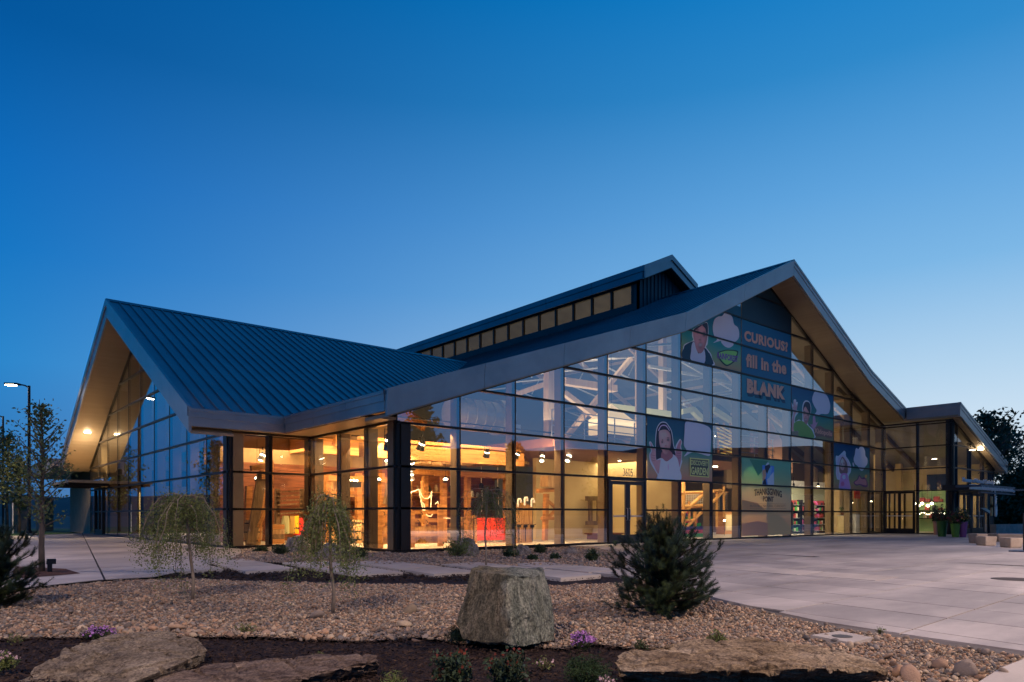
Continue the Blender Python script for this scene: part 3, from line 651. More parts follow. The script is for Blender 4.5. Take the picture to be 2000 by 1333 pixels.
slab('ceiling_deck', [(XA, YC_A), (XV_TOP, YC_A), (xb0, 2 * YC_A - yv), (XEV, 2 * YC_A - yve), (XA, YA1 + .3)], zw, 0.40, 0.46, M_DECK, wing_roof)
O('ridge_cap', MB().prism([(XRAKE, YC_A - .22, zwing(YC_A - .22) + .03), (XRAKE, YC_A, 10.17), (XRAKE, YC_A + .22, zwing(YC_A + .22) + .03)], (XV_TOP - XRAKE, 0, 0)), M_ROOF, wing_roof)
YE1 = 2 * YC_A - yve
for y0, y1 in ((yve + .02, YC_A), (YC_A, YE1)):
    slab('soffit', [(XRAKE + .07, y0), (XA, y0), (XA, y1), (XRAKE + .07, y1)], zw, 0.68, 0.76, M_SOFFIT, wing_roof)
    nseg = 4
    for i in range(nseg):
        a, b = y0 + (y1 - y0) * i / nseg + .006, y0 + (y1 - y0) * (i + 1) / nseg - .006; x = XRAKE
        mb = MB().prism([(x - .03, a, zwing(a) + .05), (x - .03, b, zwing(b) + .05), (x - .03, b, zwing(b) - .24), (x - .03, a, zwing(a) - .24)], (.11, 0, 0))
        mb.prism([(x + .02, a, zwing(a) - .241), (x + .02, b, zwing(b) - .241), (x + .02, b, zwing(b) - .73), (x + .02, a, zwing(a) - .73)], (.08, 0, 0))
        O('fascia_panel', mb, M_FASCIA, wing_roof)
slab('soffit', [(XRAKE + .1, yve + .05), (XEV + .08, yve + .05), (XEV + .08, YB), (XRAKE + .1, YB)], lambda x, y: 4.21, 0.45, 0.53, M_SOFFIT, wing_roof)
slab('soffit', [(XEV + .08, YB - .48), (XC, YB), (XEV + .08, YB)], lambda x, y: 4.21, 0.45, 0.53, M_SOFFIT, wing_roof)
eave_y(yve, XRAKE, XEV + .06, 4.19, wing_roof)
eave_y(YE1, XRAKE, 14, 4.19, wing_roof)
# soffit downlights, each with an unseen point light added for the bounce
def soffit_light(x, y, zf, power, wash):
    d = O('downlight', MB().lathe((x, y, zf), [(.15, .0), (.15, -.03), (.12, -.034)], 20), M_LAMP, bld)
    for typ, en, dz_ in (('SPOT', power, .08), ('POINT', wash, .9)):
        la = bpy.data.lights.new('soffit_lamp_and_fill', typ); la.energy = en; la.color = (1.0, .76, .48); la.shadow_soft_size = .12
        if typ == 'SPOT': la.spot_size = 2.5; la.spot_blend = .6
        lo = bpy.data.objects.new('soffit_lamp_and_fill', la); COL.objects.link(lo); lo.location = (x, y, zf - dz_); lo.visible_camera = False; lo.visible_glossy = False
    return d
DL = onX(171, 846, 6.9); soffit_light(6.92, 41.6, zwing(41.6) - .765, 3600, 110); 
soffit_light(46.6, 13.3, zmain(46.6) - .745, 900, 50)


# clerestory lantern along the ridge
cl = slab('clerestory_roof', [(27.66, 22.34), (XR, 22.34), (XR, 50.8), (27.66, 50.8)], lambda x, y: 14.45 - .473 * abs(x - XR), 0, .10, M_ROOFD, bld, 'narrow raised roof along the main ridge')
zc_ = lambda x, y=0: 14.45 - .473 * abs(x - XR)
slab('roof_slope', [(XR, 22.34), (32.14, 22.34), (32.14, 50.8), (XR, 50.8)], zc_, 0, .10, M_ROOFD, cl)
slab('soffit', [(27.75, 22.42), (XR, 22.42), (XR, 50.7), (27.75, 50.7)], zc_, .60, .66, M_DARKWALL, cl); slab('soffit', [(XR, 22.42), (32.05, 22.42), (32.05, 50.7), (XR, 50.7)], zc_, .60, .66, M_DARKWALL, cl)
for x0, x1 in ((27.66, XR), (XR, 32.14)):
    for lo_, hi_, yy in ((-.24, .04, 22.30), (-.62, -.241, 22.36)):
        O('fascia_panel', MB().prism([(x0, yy, zc_(x0) + hi_), (x1, yy, zc_(x1) + hi_), (x1, yy, zc_(x1) + lo_), (x0, yy, zc_(x0) + lo_)], (0, .06, 0)), M_FASCIA, cl)
for i in range(8):
    a, b = 22.30 + i * 3.55 + .01, 22.30 + (i + 1) * 3.55 - .01
    O('fascia_panel', MB().box(27.62, 27.70, a, b, 13.15, 13.43).box(27.66, 27.74, a, b, 12.80, 13.149), M_ROOFD, cl)
clw = O('clerestory_wall', MB().box(CLX0, CLX0 + .12, CLY0, 50.5, 11.15, 11.80).box(CLX0, CLX0 + .12, CLY0, 50.5, 12.72, 12.95).box(CLX0, CLX0 + .12, CLY0, 23.3, 11.80, 12.72).box(CLX0 - .06, CLX0 - .001, CLY0 - .05, 50.5, 11.22, 11.34), M_DARKWALL, bld, 'dark clerestory wall with a strip of windows')
yy = 23.3
while yy < 50:
    O('window_mullion', MB().box(CLX0 - .02, CLX0 + .12, yy - .06, yy + .06, 11.801, 12.719), M_FRAME, clw)
    O('window_pane', MB().poly([(CLX0 + .05, yy + .06, 11.80), (CLX0 + .05, yy + 1.34, 11.80), (CLX0 + .05, yy + 1.34, 12.72), (CLX0 + .05, yy + .06, 12.72)]), CLERG, clw); yy += 1.4
O('clerestory_back', MB().box(CLX1 - .12, CLX1, CLY0, 50.5, 11.15, 12.95), M_CREAM, clw)
gb = O('clerestory_gable', MB().prism([(CLX0, CLY0, 11.1), (CLX1, CLY0, 11.1), (CLX1, CLY0, zc_(CLX1) - .62), (XR, CLY0, 14.45 - .62), (CLX0, CLY0, zc_(CLX0) - .62)], (0, .1, 0)), mat('teal_siding', hexc(58, 74, 80), 0.55, 0.2), bld, 'dark board and batten clerestory gable')
x = CLX0 + .1
while x < CLX1:
    O('batten', MB().box(x, x + .05, CLY0 - .045, CLY0 - .001, 11.2, zc_(x) - .64), MATS['teal_siding'], gb); x += .3

# lower rear block at the far left, screen wall beyond
rear = O('rear_block', MB().box(7.75, 15, YA1 + .12, 52.4, 0, 2.75), M_TANWALL, bld, 'low tan rear block left of the glass gable')
O('dark_band', MB().box(7.80, 15, YA1 + .12, 52.3, 2.751, 3.62), M_DARKWALL, rear)
O('flat_roof', MB().prism([(5.9, YA1 + .7, 3.72), (16, YA1 + .7, 3.72), (16, 56.0, 3.45), (5.9, 56.0, 3.45)], (0, 0, .42)).box(5.8, 5.899, YA1 + .7, 56.0, 3.40, 4.16), M_FASCIA, rear)
O('vent_pipe', MB().tube([(9, 47.6, 4), (9, 47.6, 5.3)], .06, 8), M_BLACK, rear)
x0 = gp(120, 1036)
O('screen_wall', MB().box(6.6, 7.4, 56.5, 58.2, 0, 2.2).box(5.2, 6.2, 58.5, 59.2, 0, 2.0), M_TANWALL, None, 'short tan masonry screen walls beyond the low rear block', 'wall')
# closing walls of the hall that no lens sees from outside
O('rear_wall', MB().box(8, XF1, 50.9, 51.2, 0, 8.6).box(XF1 - .19, XF1 - .02, YF + .3, 51, 0, 4.25).box(XA + .02, 9, YA1 + .02, YA1 + .1, 0, 3.6), M_CREAM, bld)
fl = MB(); fl.poly([(XA + .06, YB + .06, .012), (XC + .06, YB + .06, .012), (XC + .06, YD + .06, .012), (XE + .06, YD + .06, .012), (XE + .06, YF + .06, .012), (XF1 - .06, YF + .06, .012), (XF1 - .06, 50.9, .012), (XA + .06, 50.9, .012)])
O('floor', fl, M_INFLOOR, kind='structure')
# ------------------------------------------------------------------ window posters (flat print on the glass) and signs
PG = 2.3
def backlit(m, amt):                             # vinyl film on glass lets the light behind it through
    N, L = m.node_tree.nodes, m.node_tree.links; b = N['Principled BSDF']; o = N['Material Output']; t = N.new('ShaderNodeBsdfTranslucent'); mx = N.new('ShaderNodeMixShader'); mx.inputs[0].default_value = amt
    if b.inputs['Base Color'].links: L.new(b.inputs['Base Color'].links[0].from_socket, t.inputs[0])
    else: t.inputs[0].default_value = b.inputs['Base Color'].default_value
    L.new(b.outputs[0], mx.inputs[1]); L.new(t.outputs[0], mx.inputs[2]); L.new(mx.outputs[0], o.inputs[0]); return m
def pc(r, g, b, rough=0.5, through=0.0):
    c = [min(0.86, x * PG) for x in hexc(r, g, b)]; k = 'print_%d_%d_%d_%d' % (r, g, b, through * 10)
    if k in MATS: return MATS[k]
    m = mat(k, c, rough)
    return backlit(m, through) if through else m
def print_bg(name, z0, z1, stops):
    m = bpy.data.materials.new(name); m.use_nodes = True; N, L = m.node_tree.nodes, m.node_tree.links; b = N['Principled BSDF']; b.inputs['Roughness'].default_value = 0.5
    t = N.new('ShaderNodeTexCoord'); s = N.new('ShaderNodeSeparateXYZ'); L.new(t.outputs['Object'], s.inputs[0])
    n = N.new('ShaderNodeTexNoise'); n.inputs['Scale'].default_value = 0.7; L.new(t.outputs['Object'], n.inputs['Vector'])
    a = N.new('ShaderNodeMath'); a.operation = 'MULTIPLY_ADD'; L.new(n.outputs['Fac'], a.inputs[0]); a.inputs[1].default_value = 0.5; a.inputs[2].default_value = -0.25
    a2 = N.new('ShaderNodeMath'); a2.operation = 'ADD'; L.new(s.outputs[2], a2.inputs[0]); L.new(a.outputs[0], a2.inputs[1])
    mr = N.new('ShaderNodeMapRange'); mr.inputs[1].default_value = z0; mr.inputs[2].default_value = z1; L.new(a2.outputs[0], mr.inputs[0])
    r = N.new('ShaderNodeValToRGB'); e = r.color_ramp.elements
    while len(e) < len(stops): e.new(.5)
    for el, (p, c) in zip(e, stops): el.position = p; el.color = (*[min(.86, x * PG) for x in hexc(*c)], 1)
    L.new(mr.outputs[0], r.inputs[0]); L.new(r.outputs[0], b.inputs['Base Color']); return m
def smooth(pts, n=4):
    out = []; k = len(pts)
    for i in range(k):
        p0, p1, p2, p3 = (Vector(pts[(i + d) % k]) for d in (-1, 0, 1, 2))
        for j in range(n):
            t = j / n; out.append(0.5 * ((2 * p1) + (p2 - p0) * t + (2 * p0 - 5 * p1 + 4 * p2 - p3) * t * t + (3 * p1 - p0 - 3 * p2 + p3) * t ** 3))
    return out
class Poster:
    def __init__(s, name, label, ox, oy, sc, m0, m1, z0, z1, bg, top=None):
        s.o = (ox, oy, sc); x0, x1 = XC + m0 * MOD + .035, XC + m1 * MOD - .035; s.y = YD - .010; s.m = (x0, x1)
        s.zt = (lambda x: min(z1, ztD(x) - .1)) if top is None else top
        pts = [(x0, s.y, z0 + .035)] + [(x1, s.y, z0 + .035)] + [(x, s.y, s.zt(x) - .035) for x in np.linspace(x1, x0, 9)]
        s.root = O('window_poster', MB().prism(pts, (0, -.003, 0)), bg, None, label, 'poster', 'large printed posters on the gable glass')
        s.k = 0; s.z0 = z0 + .036
    def p(s, pt, ly):
        ox, oy, sc = s.o; return onY(ox + pt[0] / sc, oy + pt[1] / sc, YD - .02)
    def clampz(s, v): v.z = max(v.z, s.z0); v.x = min(max(v.x, s.m[0]), s.m[1]); v.z = min(v.z, s.zt(v.x) - .036); return v
    def shape(s, name, pts, m, sm=True, ly=None):
        s.k += 1; y = s.y - .004 - .0014 * s.k
        P = smooth([(a, b) for a, b in pts]) if sm else [Vector(q) for q in pts]
        W = []
        for q in P:
            v = s.clampz(s.p(q, 0)); W.append((v.x, y, v.z))
        return O(name, MB().prism(W, (0, -.0012, 0)), m, s.root)
    def face(s, name, outline, skin, eyes, mouth, nose, smile=.0, open_=.10, light=1):
        # printed portrait: a fine fan of print colours inside the face outline (eyes, brows, nose, lips, cheek tones)
        s.k += 1; y = s.y - .004 - .0014 * s.k - .0012
        out = smooth([(a, b) for a, b in outline], 5); cx = sum(p.x for p in out) / len(out); cy = sum(p.y for p in out) / len(out)
        hw = (max(p.x for p in out) - min(p.x for p in out)) / 2; hh = (max(p.y for p in out) - min(p.y for p in out)) / 2
        NR = 26; n_ = len(out); V, F_, C_ = [], [], []; base = np.array(hexc(*skin)) * PG * .80
        G = lambda x, y_, sx, sy: math.exp(-((x / sx) ** 2 + (y_ / sy) ** 2))
        for r_ in range(NR + 1):
            for p in out:
                f = max(r_ / NR, .004); q = (cx + (p.x - cx) * f, cy + (p.y - cy) * f); v = s.clampz(s.p(q, 0)); V.append((v.x, y, v.z))
                u, w = (q[0] - cx) / hw, (q[1] - cy) / hh
                c = base * (1.10 - .34 * f ** 3 - .20 * light * u - .10 * w)
                c = c * (1 + .16 * G(u - .30, w - .22, .22, .18) + .16 * G(u + .34, w - .22, .22, .18) + .14 * G(u, w + .62, .5, .22))
                for ex, ey in eyes:
                    eu, ew = (ex - cx) / hw, (ey - cy) / hh
                    c = c * (1 - .55 * G(u - eu, w - ew, .28, .12)); k_ = G(u - eu, w - ew, .17, .055); c = c * (1 - .75 * k_) + np.array((.50, .47, .50)) * .75 * k_; k_ = G(u - eu, w - ew, .10, .075); c = c * (1 - .97 * k_)
                    k_ = G(u - eu, w - ew + .17 + .1 * (u - eu) ** 2, .22, .035); c = c * (1 - .8 * k_)
                nu, nw = (nose[0] - cx) / hw, (nose[1] - cy) / hh; c = c * (1 - .5 * G(u - nu, w - nw, .17, .055)) * (1 - .14 * G(u - nu - .12, w - nw + .16, .07, .2)) * (1 + .12 * G(u - nu, w - nw + .12, .06, .16))
                mu, mw = (mouth[0] - cx) / hw, (mouth[1] - cy) / hh; dw = w - mw + smile * (u - mu) ** 2
                k_ = G(u - mu, dw, .34, open_ * 1.5); c = c * (1 - .7 * k_) + np.array((.22, .05, .06)) * .7 * k_; k_ = G(u - mu, dw + open_ * .2, .24, open_ * .55); c = c * (1 - .8 * k_) + np.array((.66, .62, .62)) * .8 * k_
                C_.append((*np.clip(c, 0, .86), 1))
        for r_ in range(NR):
            for i in range(n_): j = (i + 1) % n_; F_.append((r_ * n_ + i, r_ * n_ + j, (r_ + 1) * n_ + j, (r_ + 1) * n_ + i))
        me = np_mesh(name, np.array(V), np.array(F_)); at_ = me.color_attributes.new('print', 'FLOAT_COLOR', 'POINT'); at_.data.foreach_set('color', np.array(C_, np.float32).ravel())
        if 'portrait_print' not in MATS:
            m = mat('portrait_print', (.5, .4, .35), .5); a_ = m.node_tree.nodes.new('ShaderNodeAttribute'); a_.attribute_name = 'print'; m.node_tree.links.new(a_.outputs['Color'], m.node_tree.nodes['Principled BSDF'].inputs['Base Color'])
        return O(name, me, MATS['portrait_print'], s.root)
    def ell(s, name, c, rx, ry, m): return s.shape(name, [(c[0] + rx * math.cos(t), c[1] + ry * math.sin(t)) for t in np.linspace(0, 2 * math.pi, 14, endpoint=False)], m, False)
    def text(s, name, t, a, b, m, **kw):          # a: top-left, b: bottom-left corner and c: right-hand end
        s.k += 1; (xl, yt, yb), (xr, yt2, yb2) = a, b
        tl, bl, tr, br = s.p((xl, yt), 0), s.p((xl, yb), 0), s.p((xr, yt2), 0), s.p((xr, yb2), 0)
        z0, z1 = (bl.z + br.z) / 2, (tl.z + tr.z) / 2; tilt = ((tr.z + br.z) - (tl.z + bl.z)) / 2
        return letter(name, t, bl.x, br.x, z0, z1, s.y - .004 - .0014 * s.k, m, s.root, tilt=tilt, extrude=.0006, **kw)
TEAL, TEALD, SKIN, SKIND, HAIR, BUB, HALO, PINKL = pc(0, 72, 96), pc(0, 46, 66), pc(176, 124, 122), pc(140, 88, 88), pc(34, 30, 44), pc(160, 160, 174), pc(186, 184, 196), pc(236, 122, 98)
GREENS = [(0, (142, 108, 82)), (.28, (118, 122, 88)), (.5, (62, 118, 96)), (.75, (14, 86, 96)), (1, (6, 62, 84))]
# slogan
c1 = Poster('slogan', 'tall teal poster reading CURIOUS? fill in the BLANK at the gable peak', 1440, 640, 8.333, 8, 10, ZL[5], ZL[8], TEAL)
x0, x1 = c1.m
O('upper_panel', MB().prism([(x0, c1.y, ZL[8] + .04), (x1, c1.y, ZL[8] + .04)] + [(x, c1.y, ztD(x) - .08) for x in np.linspace(x1, x0, 7)], (0, -.003, 0)), pc(8, 34, 42), c1.root)
z_ = onY(1458, 740, YD).z
O('lower_band', MB().prism([(x0 + .001, c1.y - .0035, ZL[5] + .04), (x1 - .001, c1.y - .0035, ZL[5] + .04), (x1 - .001, c1.y - .0035, ZL[6] - .04), (x0 + .001, c1.y - .0035, ZL[6] - .04)], (0, -.0012, 0)), pc(22, 92, 106), c1.root)
for dx_, dy_, m_ in ((8, 10, TEALD), (0, 0, PINKL)):
    c1.text('lettering', 'CURIOUS?', (115 + dx_, 42 + dy_, 214 + dy_), (825 + dx_, 238 + dy_, 408 + dy_), m_, bold=.05, spacing=1.1)
for dx_, dy_, m_ in ((8, 14, TEALD), (0, 0, PINKL)):
    c1.text('lettering', 'fill in the', (142 + dx_, 425 + dy_, 640 + dy_), (800 + dx_, 560 + dy_, 775 + dy_), m_, bold=.045, spacing=1.05)
for dx_, dy_, m_ in ((14, 58, TEALD), (10, 40, TEALD), (6, 20, TEALD), (0, 0, PINKL)):
    c1.text('lettering', 'BLANK', (155 + dx_, 832 + dy_, 1060 + dy_), (775 + dx_, 962 + dy_, 1180 + dy_), m_, bold=.07, spacing=1.12)
# rainforest
c2 = Poster('rainforest', 'poster of a laughing boy in a dark jacket with a cloud bubble, highest at left', 1320, 600, 9.52, 6, 8, ZL[6], 10.2, print_bg('print_rain', ZL[6], 9.6, [(0, (128, 104, 76)), (.2, (96, 124, 84)), (.42, (30, 112, 104)), (.8, (0, 78, 96)), (1, (0, 66, 88))]))
c2.shape('boy_halo', [(98, 950), (108, 880), (135, 765), (170, 688), (318, 622), (303, 540), (312, 430), (360, 388), (430, 342), (520, 306), (575, 282), (602, 350), (608, 450), (602, 560), (592, 690), (562, 742), (622, 826), (657, 878), (678, 960), (690, 1090)], HALO)
c2.shape('boy_jacket', [(118, 948), (150, 768), (182, 704), (335, 640), (440, 760), (545, 764), (610, 845), (642, 892), (668, 1082)], pc(10, 40, 56))
c2.shape('boy_shirt', [(288, 990), (284, 830), (300, 690), (345, 655), (400, 830), (440, 862), (530, 790), (530, 1046)], pc(150, 156, 190))
c2.face('boy_face', [(330, 440), (326, 530), (345, 640), (385, 800), (440, 862), (500, 830), (556, 700), (584, 560), (588, 430), (540, 330), (430, 350)], (176, 124, 122), ((402, 462), (525, 520)), (455, 716), (445, 610), .1, .20)
c2.shape('boy_hair', [(490, 330), (575, 296), (597, 400), (590, 540), (565, 480), (545, 400)], HAIR); c2.shape('boy_hair', [(336, 410), (420, 352), (500, 322), (420, 392), (340, 448)], HAIR)
CL = [(690, 330), (720, 230), (790, 178), (860, 168), (905, 118), (990, 128), (1052, 200), (1082, 320), (1150, 380), (1176, 480), (1166, 580), (1110, 642), (1062, 660), (1070, 705), (1000, 758), (920, 742), (850, 672), (828, 632), (696, 668), (762, 606), (704, 520), (686, 420)]
c2.shape('thought_bubble', CL, BUB)
c2.shape('leaf_outline', [(775, 850), (860, 812), (960, 794), (1150, 816), (1136, 920), (1104, 1005), (962, 1100), (870, 1052), (795, 950)], pc(14, 50, 40)); c2.shape('leaf', [(800, 862), (868, 830), (962, 814), (1128, 834), (1112, 918), (1080, 995), (962, 1074), (884, 1034), (818, 945)], pc(104, 156, 74))
c2.text('lettering', 'RAINFOREST', (768, 846, 950), (1152, 910, 1040), pc(84, 62, 110), bold=.05)
# discovery garden
c3 = Poster('discovery', 'poster of a girl in pink giving two thumbs up beside a square speech bubble', 1255, 805, 9.19, 5, 7, ZL[2], ZL[4], print_bg('print_disc', ZL[2], ZL[4], [(0, (158, 106, 82)), (.25, (136, 122, 92)), (.45, (64, 110, 96)), (.75, (26, 74, 88)), (1, (22, 60, 80))]))
c3.shape('girl_halo', [(278, 1212), (268, 1130), (168, 962), (128, 870), (122, 760), (150, 690), (122, 570), (128, 532), (157, 540), (205, 620), (228, 620), (232, 440), (252, 300), (298, 212), (350, 176), (422, 186), (474, 248), (524, 338), (548, 470), (563, 590), (590, 655), (598, 600), (638, 528), (672, 485), (704, 520), (708, 562), (692, 620), (713, 720), (703, 850), (713, 890), (683, 1000), (668, 1100), (674, 1232)], pc(216, 204, 212))
c3.shape('girl_hair', [(246, 845), (240, 620), (246, 440), (266, 300), (308, 224), (352, 192), (420, 202), (464, 258), (512, 344), (536, 470), (552, 600), (592, 775), (520, 760), (300, 835)], HAIR)
c3.shape('girl_headband', [(280, 330), (312, 264), (354, 232), (424, 240), (476, 310), (492, 350), (468, 320), (418, 258), (356, 252), (320, 282), (294, 340)], pc(170, 146, 176))
c3.shape('girl_neck', [(360, 700), (480, 690), (545, 790), (440, 890), (335, 825)], SKIND)
c3.face('girl_face', [(292, 380), (322, 330), (420, 320), (490, 380), (512, 500), (500, 620), (450, 742), (410, 764), (368, 722), (308, 590)], (196, 142, 132), ((352, 540), (456, 502)), (424, 672), (418, 606), .45, .12)
c3.shape('girl_arm', [(138, 560), (158, 562), (196, 650), (236, 700), (242, 860), (328, 872), (286, 1108), (205, 965), (158, 872), (140, 770), (166, 700)], SKIN); c3.shape('girl_arm', [(604, 660), (640, 566), (680, 505), (694, 548), (676, 640), (698, 725), (688, 860), (642, 1036), (580, 850), (592, 740)], pc(150, 104, 110))
for yy_ in (770, 815, 860): c3.shape('girl_finger_line', [(150, yy_), (200, yy_ + 10), (238, yy_ + 4), (200, yy_ + 20)], SKIND)
for yy_ in (735, 778, 818): c3.shape('girl_finger_line', [(606, yy_), (650, yy_ + 8), (690, yy_), (650, yy_ + 17)], pc(110, 72, 80))
c3.shape('girl_dress', [(282, 1212), (290, 1085), (332, 835), (430, 890), (592, 795), (662, 1024), (668, 1228)], pc(216, 168, 186)); c3.shape('dress_fold', [(452, 930), (462, 990), (456, 1050), (450, 990)], pc(170, 126, 150))
c3.shape('speech_bubble', [(768, 176), (900, 184), (1060, 218), (1168, 262), (1216, 312), (1226, 400), (1214, 700), (1186, 792), (1000, 742), (876, 730), (738, 802), (792, 712), (745, 624), (734, 560), (748, 360)], BUB)
c3.shape('badge', [(840, 820), (1190, 850), (1188, 1180), (842, 1152)], pc(170, 164, 96), False); c3.shape('badge_field', [(856, 842), (1174, 870), (1172, 1160), (858, 1134)], pc(62, 62, 50), False)
c3.text('lettering', 'DISCOVERY', (862, 860, 950), (1168, 890, 978), pc(178, 172, 104), bold=.02); c3.text('lettering', 'GARDEN', (866, 984, 1118), (1164, 1008, 1146), pc(178, 172, 104), bold=.03)
# boy in green
c4 = Poster('kidopolis', 'poster of a shouting boy in a green shirt with raised hands and an oval bubble', 1540, 740, 10.25, 10, 12, ZL[4], ZL[6], print_bg('print_kid', ZL[4], ZL[6], [(0, (118, 100, 70)), (.2, (96, 112, 70)), (.5, (28, 96, 88)), (.8, (0, 70, 94)), (1, (0, 60, 88))]))
c4.shape('boy_halo', [(48, 1140), (50, 1030), (58, 850), (92, 655), (46, 490), (66, 476), (96, 530), (108, 422), (152, 422), (157, 466), (188, 478), (168, 620), (212, 658), (142, 762), (130, 866), (210, 816), (278, 836), (276, 560), (330, 440), (412, 456), (454, 560), (444, 700), (388, 900), (484, 1000), (512, 1060), (512, 1195)], pc(168, 176, 186))
c4.shape('boy_arm', [(62, 1032), (68, 850), (104, 690), (58, 504), (94, 572), (114, 436), (128, 520), (142, 434), (150, 550), (176, 490), (162, 650), (120, 770), (108, 1034)], SKIN)
c4.shape('boy_shirt', [(110, 1045), (116, 892), (210, 842), (300, 862), (382, 932), (480, 1050), (498, 1198), (205, 1165), (200, 1052)], pc(96, 128, 60))
c4.shape('boy_sleeve', [(52, 1050), (196, 1050), (200, 1150), (52, 1135)], pc(112, 100, 80), False)
c4.face('boy_face', [(298, 600), (330, 556), (422, 640), (432, 705), (370, 908), (312, 862), (296, 720)], (176, 124, 116), ((322, 690), (388, 722)), (344, 828), (346, 760), 0, .16); c4.shape('boy_hair', [(288, 650), (306, 520), (350, 462), (420, 490), (442, 600), (432, 702), (390, 640), (340, 560), (308, 604)], HAIR)
c4.shape('boy_hand', [(488, 762), (512, 750), (530, 760), (546, 880), (584, 866), (546, 960), (512, 1022), (436, 916), (480, 912)], pc(150, 112, 128))
c4.shape('oval_bubble', [(470, 420), (500, 300), (540, 262), (690, 286), (780, 360), (832, 520), (822, 640), (780, 708), (660, 706), (600, 728), (520, 722), (562, 640), (510, 540)], BUB)
c4.shape('badge', [(520, 1010), (560, 962), (640, 950), (720, 1000), (880, 1050), (880, 1150), (840, 1200), (700, 1160), (540, 1150)], pc(110, 78, 66)); c4.text('lettering', 'Kidopolis', (530, 985, 1120), (872, 1060, 1185), pc(186, 120, 96), bold=.04)
# girl in pink
c5 = Poster('waterworks', 'poster of a girl in a pink dress stretching her arms over her head, lowest right', 1620, 860, 12.12, 12, 14, ZL[2], ZL[4], print_bg('print_wat', ZL[2], ZL[4], [(0, (150, 100, 66)), (.22, (120, 116, 76)), (.5, (50, 98, 88)), (.75, (20, 64, 84)), (1, (14, 50, 78))]))
c5.shape('girl_halo', [(240, 1165), (243, 950), (188, 930), (157, 800), (158, 600), (147, 430), (168, 366), (215, 376), (300, 298), (350, 252), (387, 288), (392, 378), (462, 480), (514, 620), (504, 760), (453, 880), (494, 1180)], pc(206, 190, 200))
c5.shape('girl_arms', [(172, 800), (172, 600), (206, 440), (282, 352), (364, 372), (448, 500), (488, 630), (462, 760), (420, 780), (430, 620), (350, 440), (300, 410), (240, 520), (216, 700), (240, 900), (200, 900)], pc(196, 150, 156))
c5.shape('girl_hair', [(238, 560), (300, 396), (356, 440), (420, 560), (420, 790), (250, 780)], pc(120, 82, 74)); c5.face('girl_face', [(252, 540), (300, 424), (348, 480), (372, 570), (332, 712), (272, 692), (252, 620)], (206, 160, 150), ((278, 575), (342, 560)), (306, 650), (308, 612), .3, .11)
c5.shape('girl_dress', [(252, 1165), (252, 930), (282, 800), (400, 790), (440, 872), (482, 1176)], pc(206, 112, 146)); c5.shape('dress_print', [(300, 860), (360, 820), (380, 900), (330, 930)], pc(176, 170, 206)); c5.shape('dress_print', [(270, 1010), (330, 980), (350, 1060), (290, 1090)], pc(220, 82, 112))
c5.shape('cloud_bubble', [(612, 230), (640, 185), (680, 215), (720, 165), (790, 165), (836, 250), (850, 370), (895, 440), (895, 560), (840, 640), (800, 710), (760, 730), (710, 690), (670, 620), (600, 560), (570, 450), (600, 330)], BUB)
c5.shape('small_bubble', [(545, 540), (560, 530), (585, 600), (575, 630), (550, 600)], BUB)
c5.shape('badge', [(566, 1000), (660, 920), (700, 826), (764, 900), (800, 880), (850, 905), (895, 1000), (892, 1108), (800, 1108), (720, 1064), (630, 1076)], pc(104, 56, 84)); c5.shape('badge_field', [(590, 1002), (672, 934), (704, 860), (758, 922), (846, 930), (874, 1010), (860, 1070), (720, 1040), (640, 1050)], pc(168, 104, 100)); c5.shape('badge_splash', [(830, 840), (870, 815), (890, 850), (870, 900), (840, 900)], pc(206, 128, 70))
# museum logo poster
c6 = Poster('museum', 'tall green to orange poster with the museum name and a bird emblem at ground level', 1420, 880, 6.667, 8, 10, 0.09, ZL[3], print_bg('print_mus', 0.1, ZL[3], [(0, (180, 136, 100)), (.3, (176, 146, 110)), (.55, (170, 154, 118)), (.72, (134, 146, 110)), (.9, (104, 148, 120)), (1, (104, 148, 124))])); backlit(c6.root.data.materials[0], .28)
c6.shape('facet', [(295, 115), (530, 140), (525, 190), (405, 335)], pc(74, 128, 96, through=.28), False); c6.shape('facet', [(190, 960), (400, 918), (528, 950), (528, 1130), (190, 1135)], pc(160, 128, 104, through=.28), False); c6.shape('facet', [(532, 808), (660, 830), (830, 1000), (830, 1110), (540, 1122)], pc(196, 144, 104, through=.28), False); c6.shape('facet', [(190, 640), (400, 690), (526, 800), (190, 790)], pc(160, 132, 92, through=.28), False)
c6.shape('emblem', [(460, 190), (612, 205), (612, 452), (460, 444)], pc(72, 112, 176), False); c6.shape('emblem_orange', [(462, 260), (500, 240), (508, 330), (486, 400), (462, 395)], pc(188, 120, 92), False)
c6.shape('emblem_white', [(520, 380), (605, 280), (612, 450), (530, 450)], pc(176, 180, 196), False); c6.shape('bird_body', [(500, 200), (535, 170), (560, 210), (556, 280), (530, 310), (505, 280), (492, 225)], HAIR); c6.shape('bird_crown', [(502, 195), (528, 156), (548, 175), (530, 190)], pc(190, 190, 196)); c6.shape('bird_tail', [(462, 440), (478, 380), (500, 370), (512, 446)], HAIR, False)
c6.shape('bird_wing', [(520, 310), (560, 220), (582, 230), (560, 330), (524, 372)], pc(96, 140, 204))
c6.text('lettering', 'THANKSGIVING', (350, 512, 600), (710, 530, 618), pc(44, 40, 44), bold=.015, arch=.10); c6.text('lettering', 'POINT', (466, 598, 666), (604, 604, 672), pc(44, 40, 44), bold=.015)
c6.text('lettering', 'MUSEUM of NATURAL CURIOSITY', (296, 706, 738), (760, 712, 742), pc(132, 112, 84), bold=.004)
for yy_ in (692, 752): c6.shape('rule_line', [(292, yy_), (768, yy_ + 5), (768, yy_ + 9), (292, yy_ + 4)], pc(128, 110, 84), False)

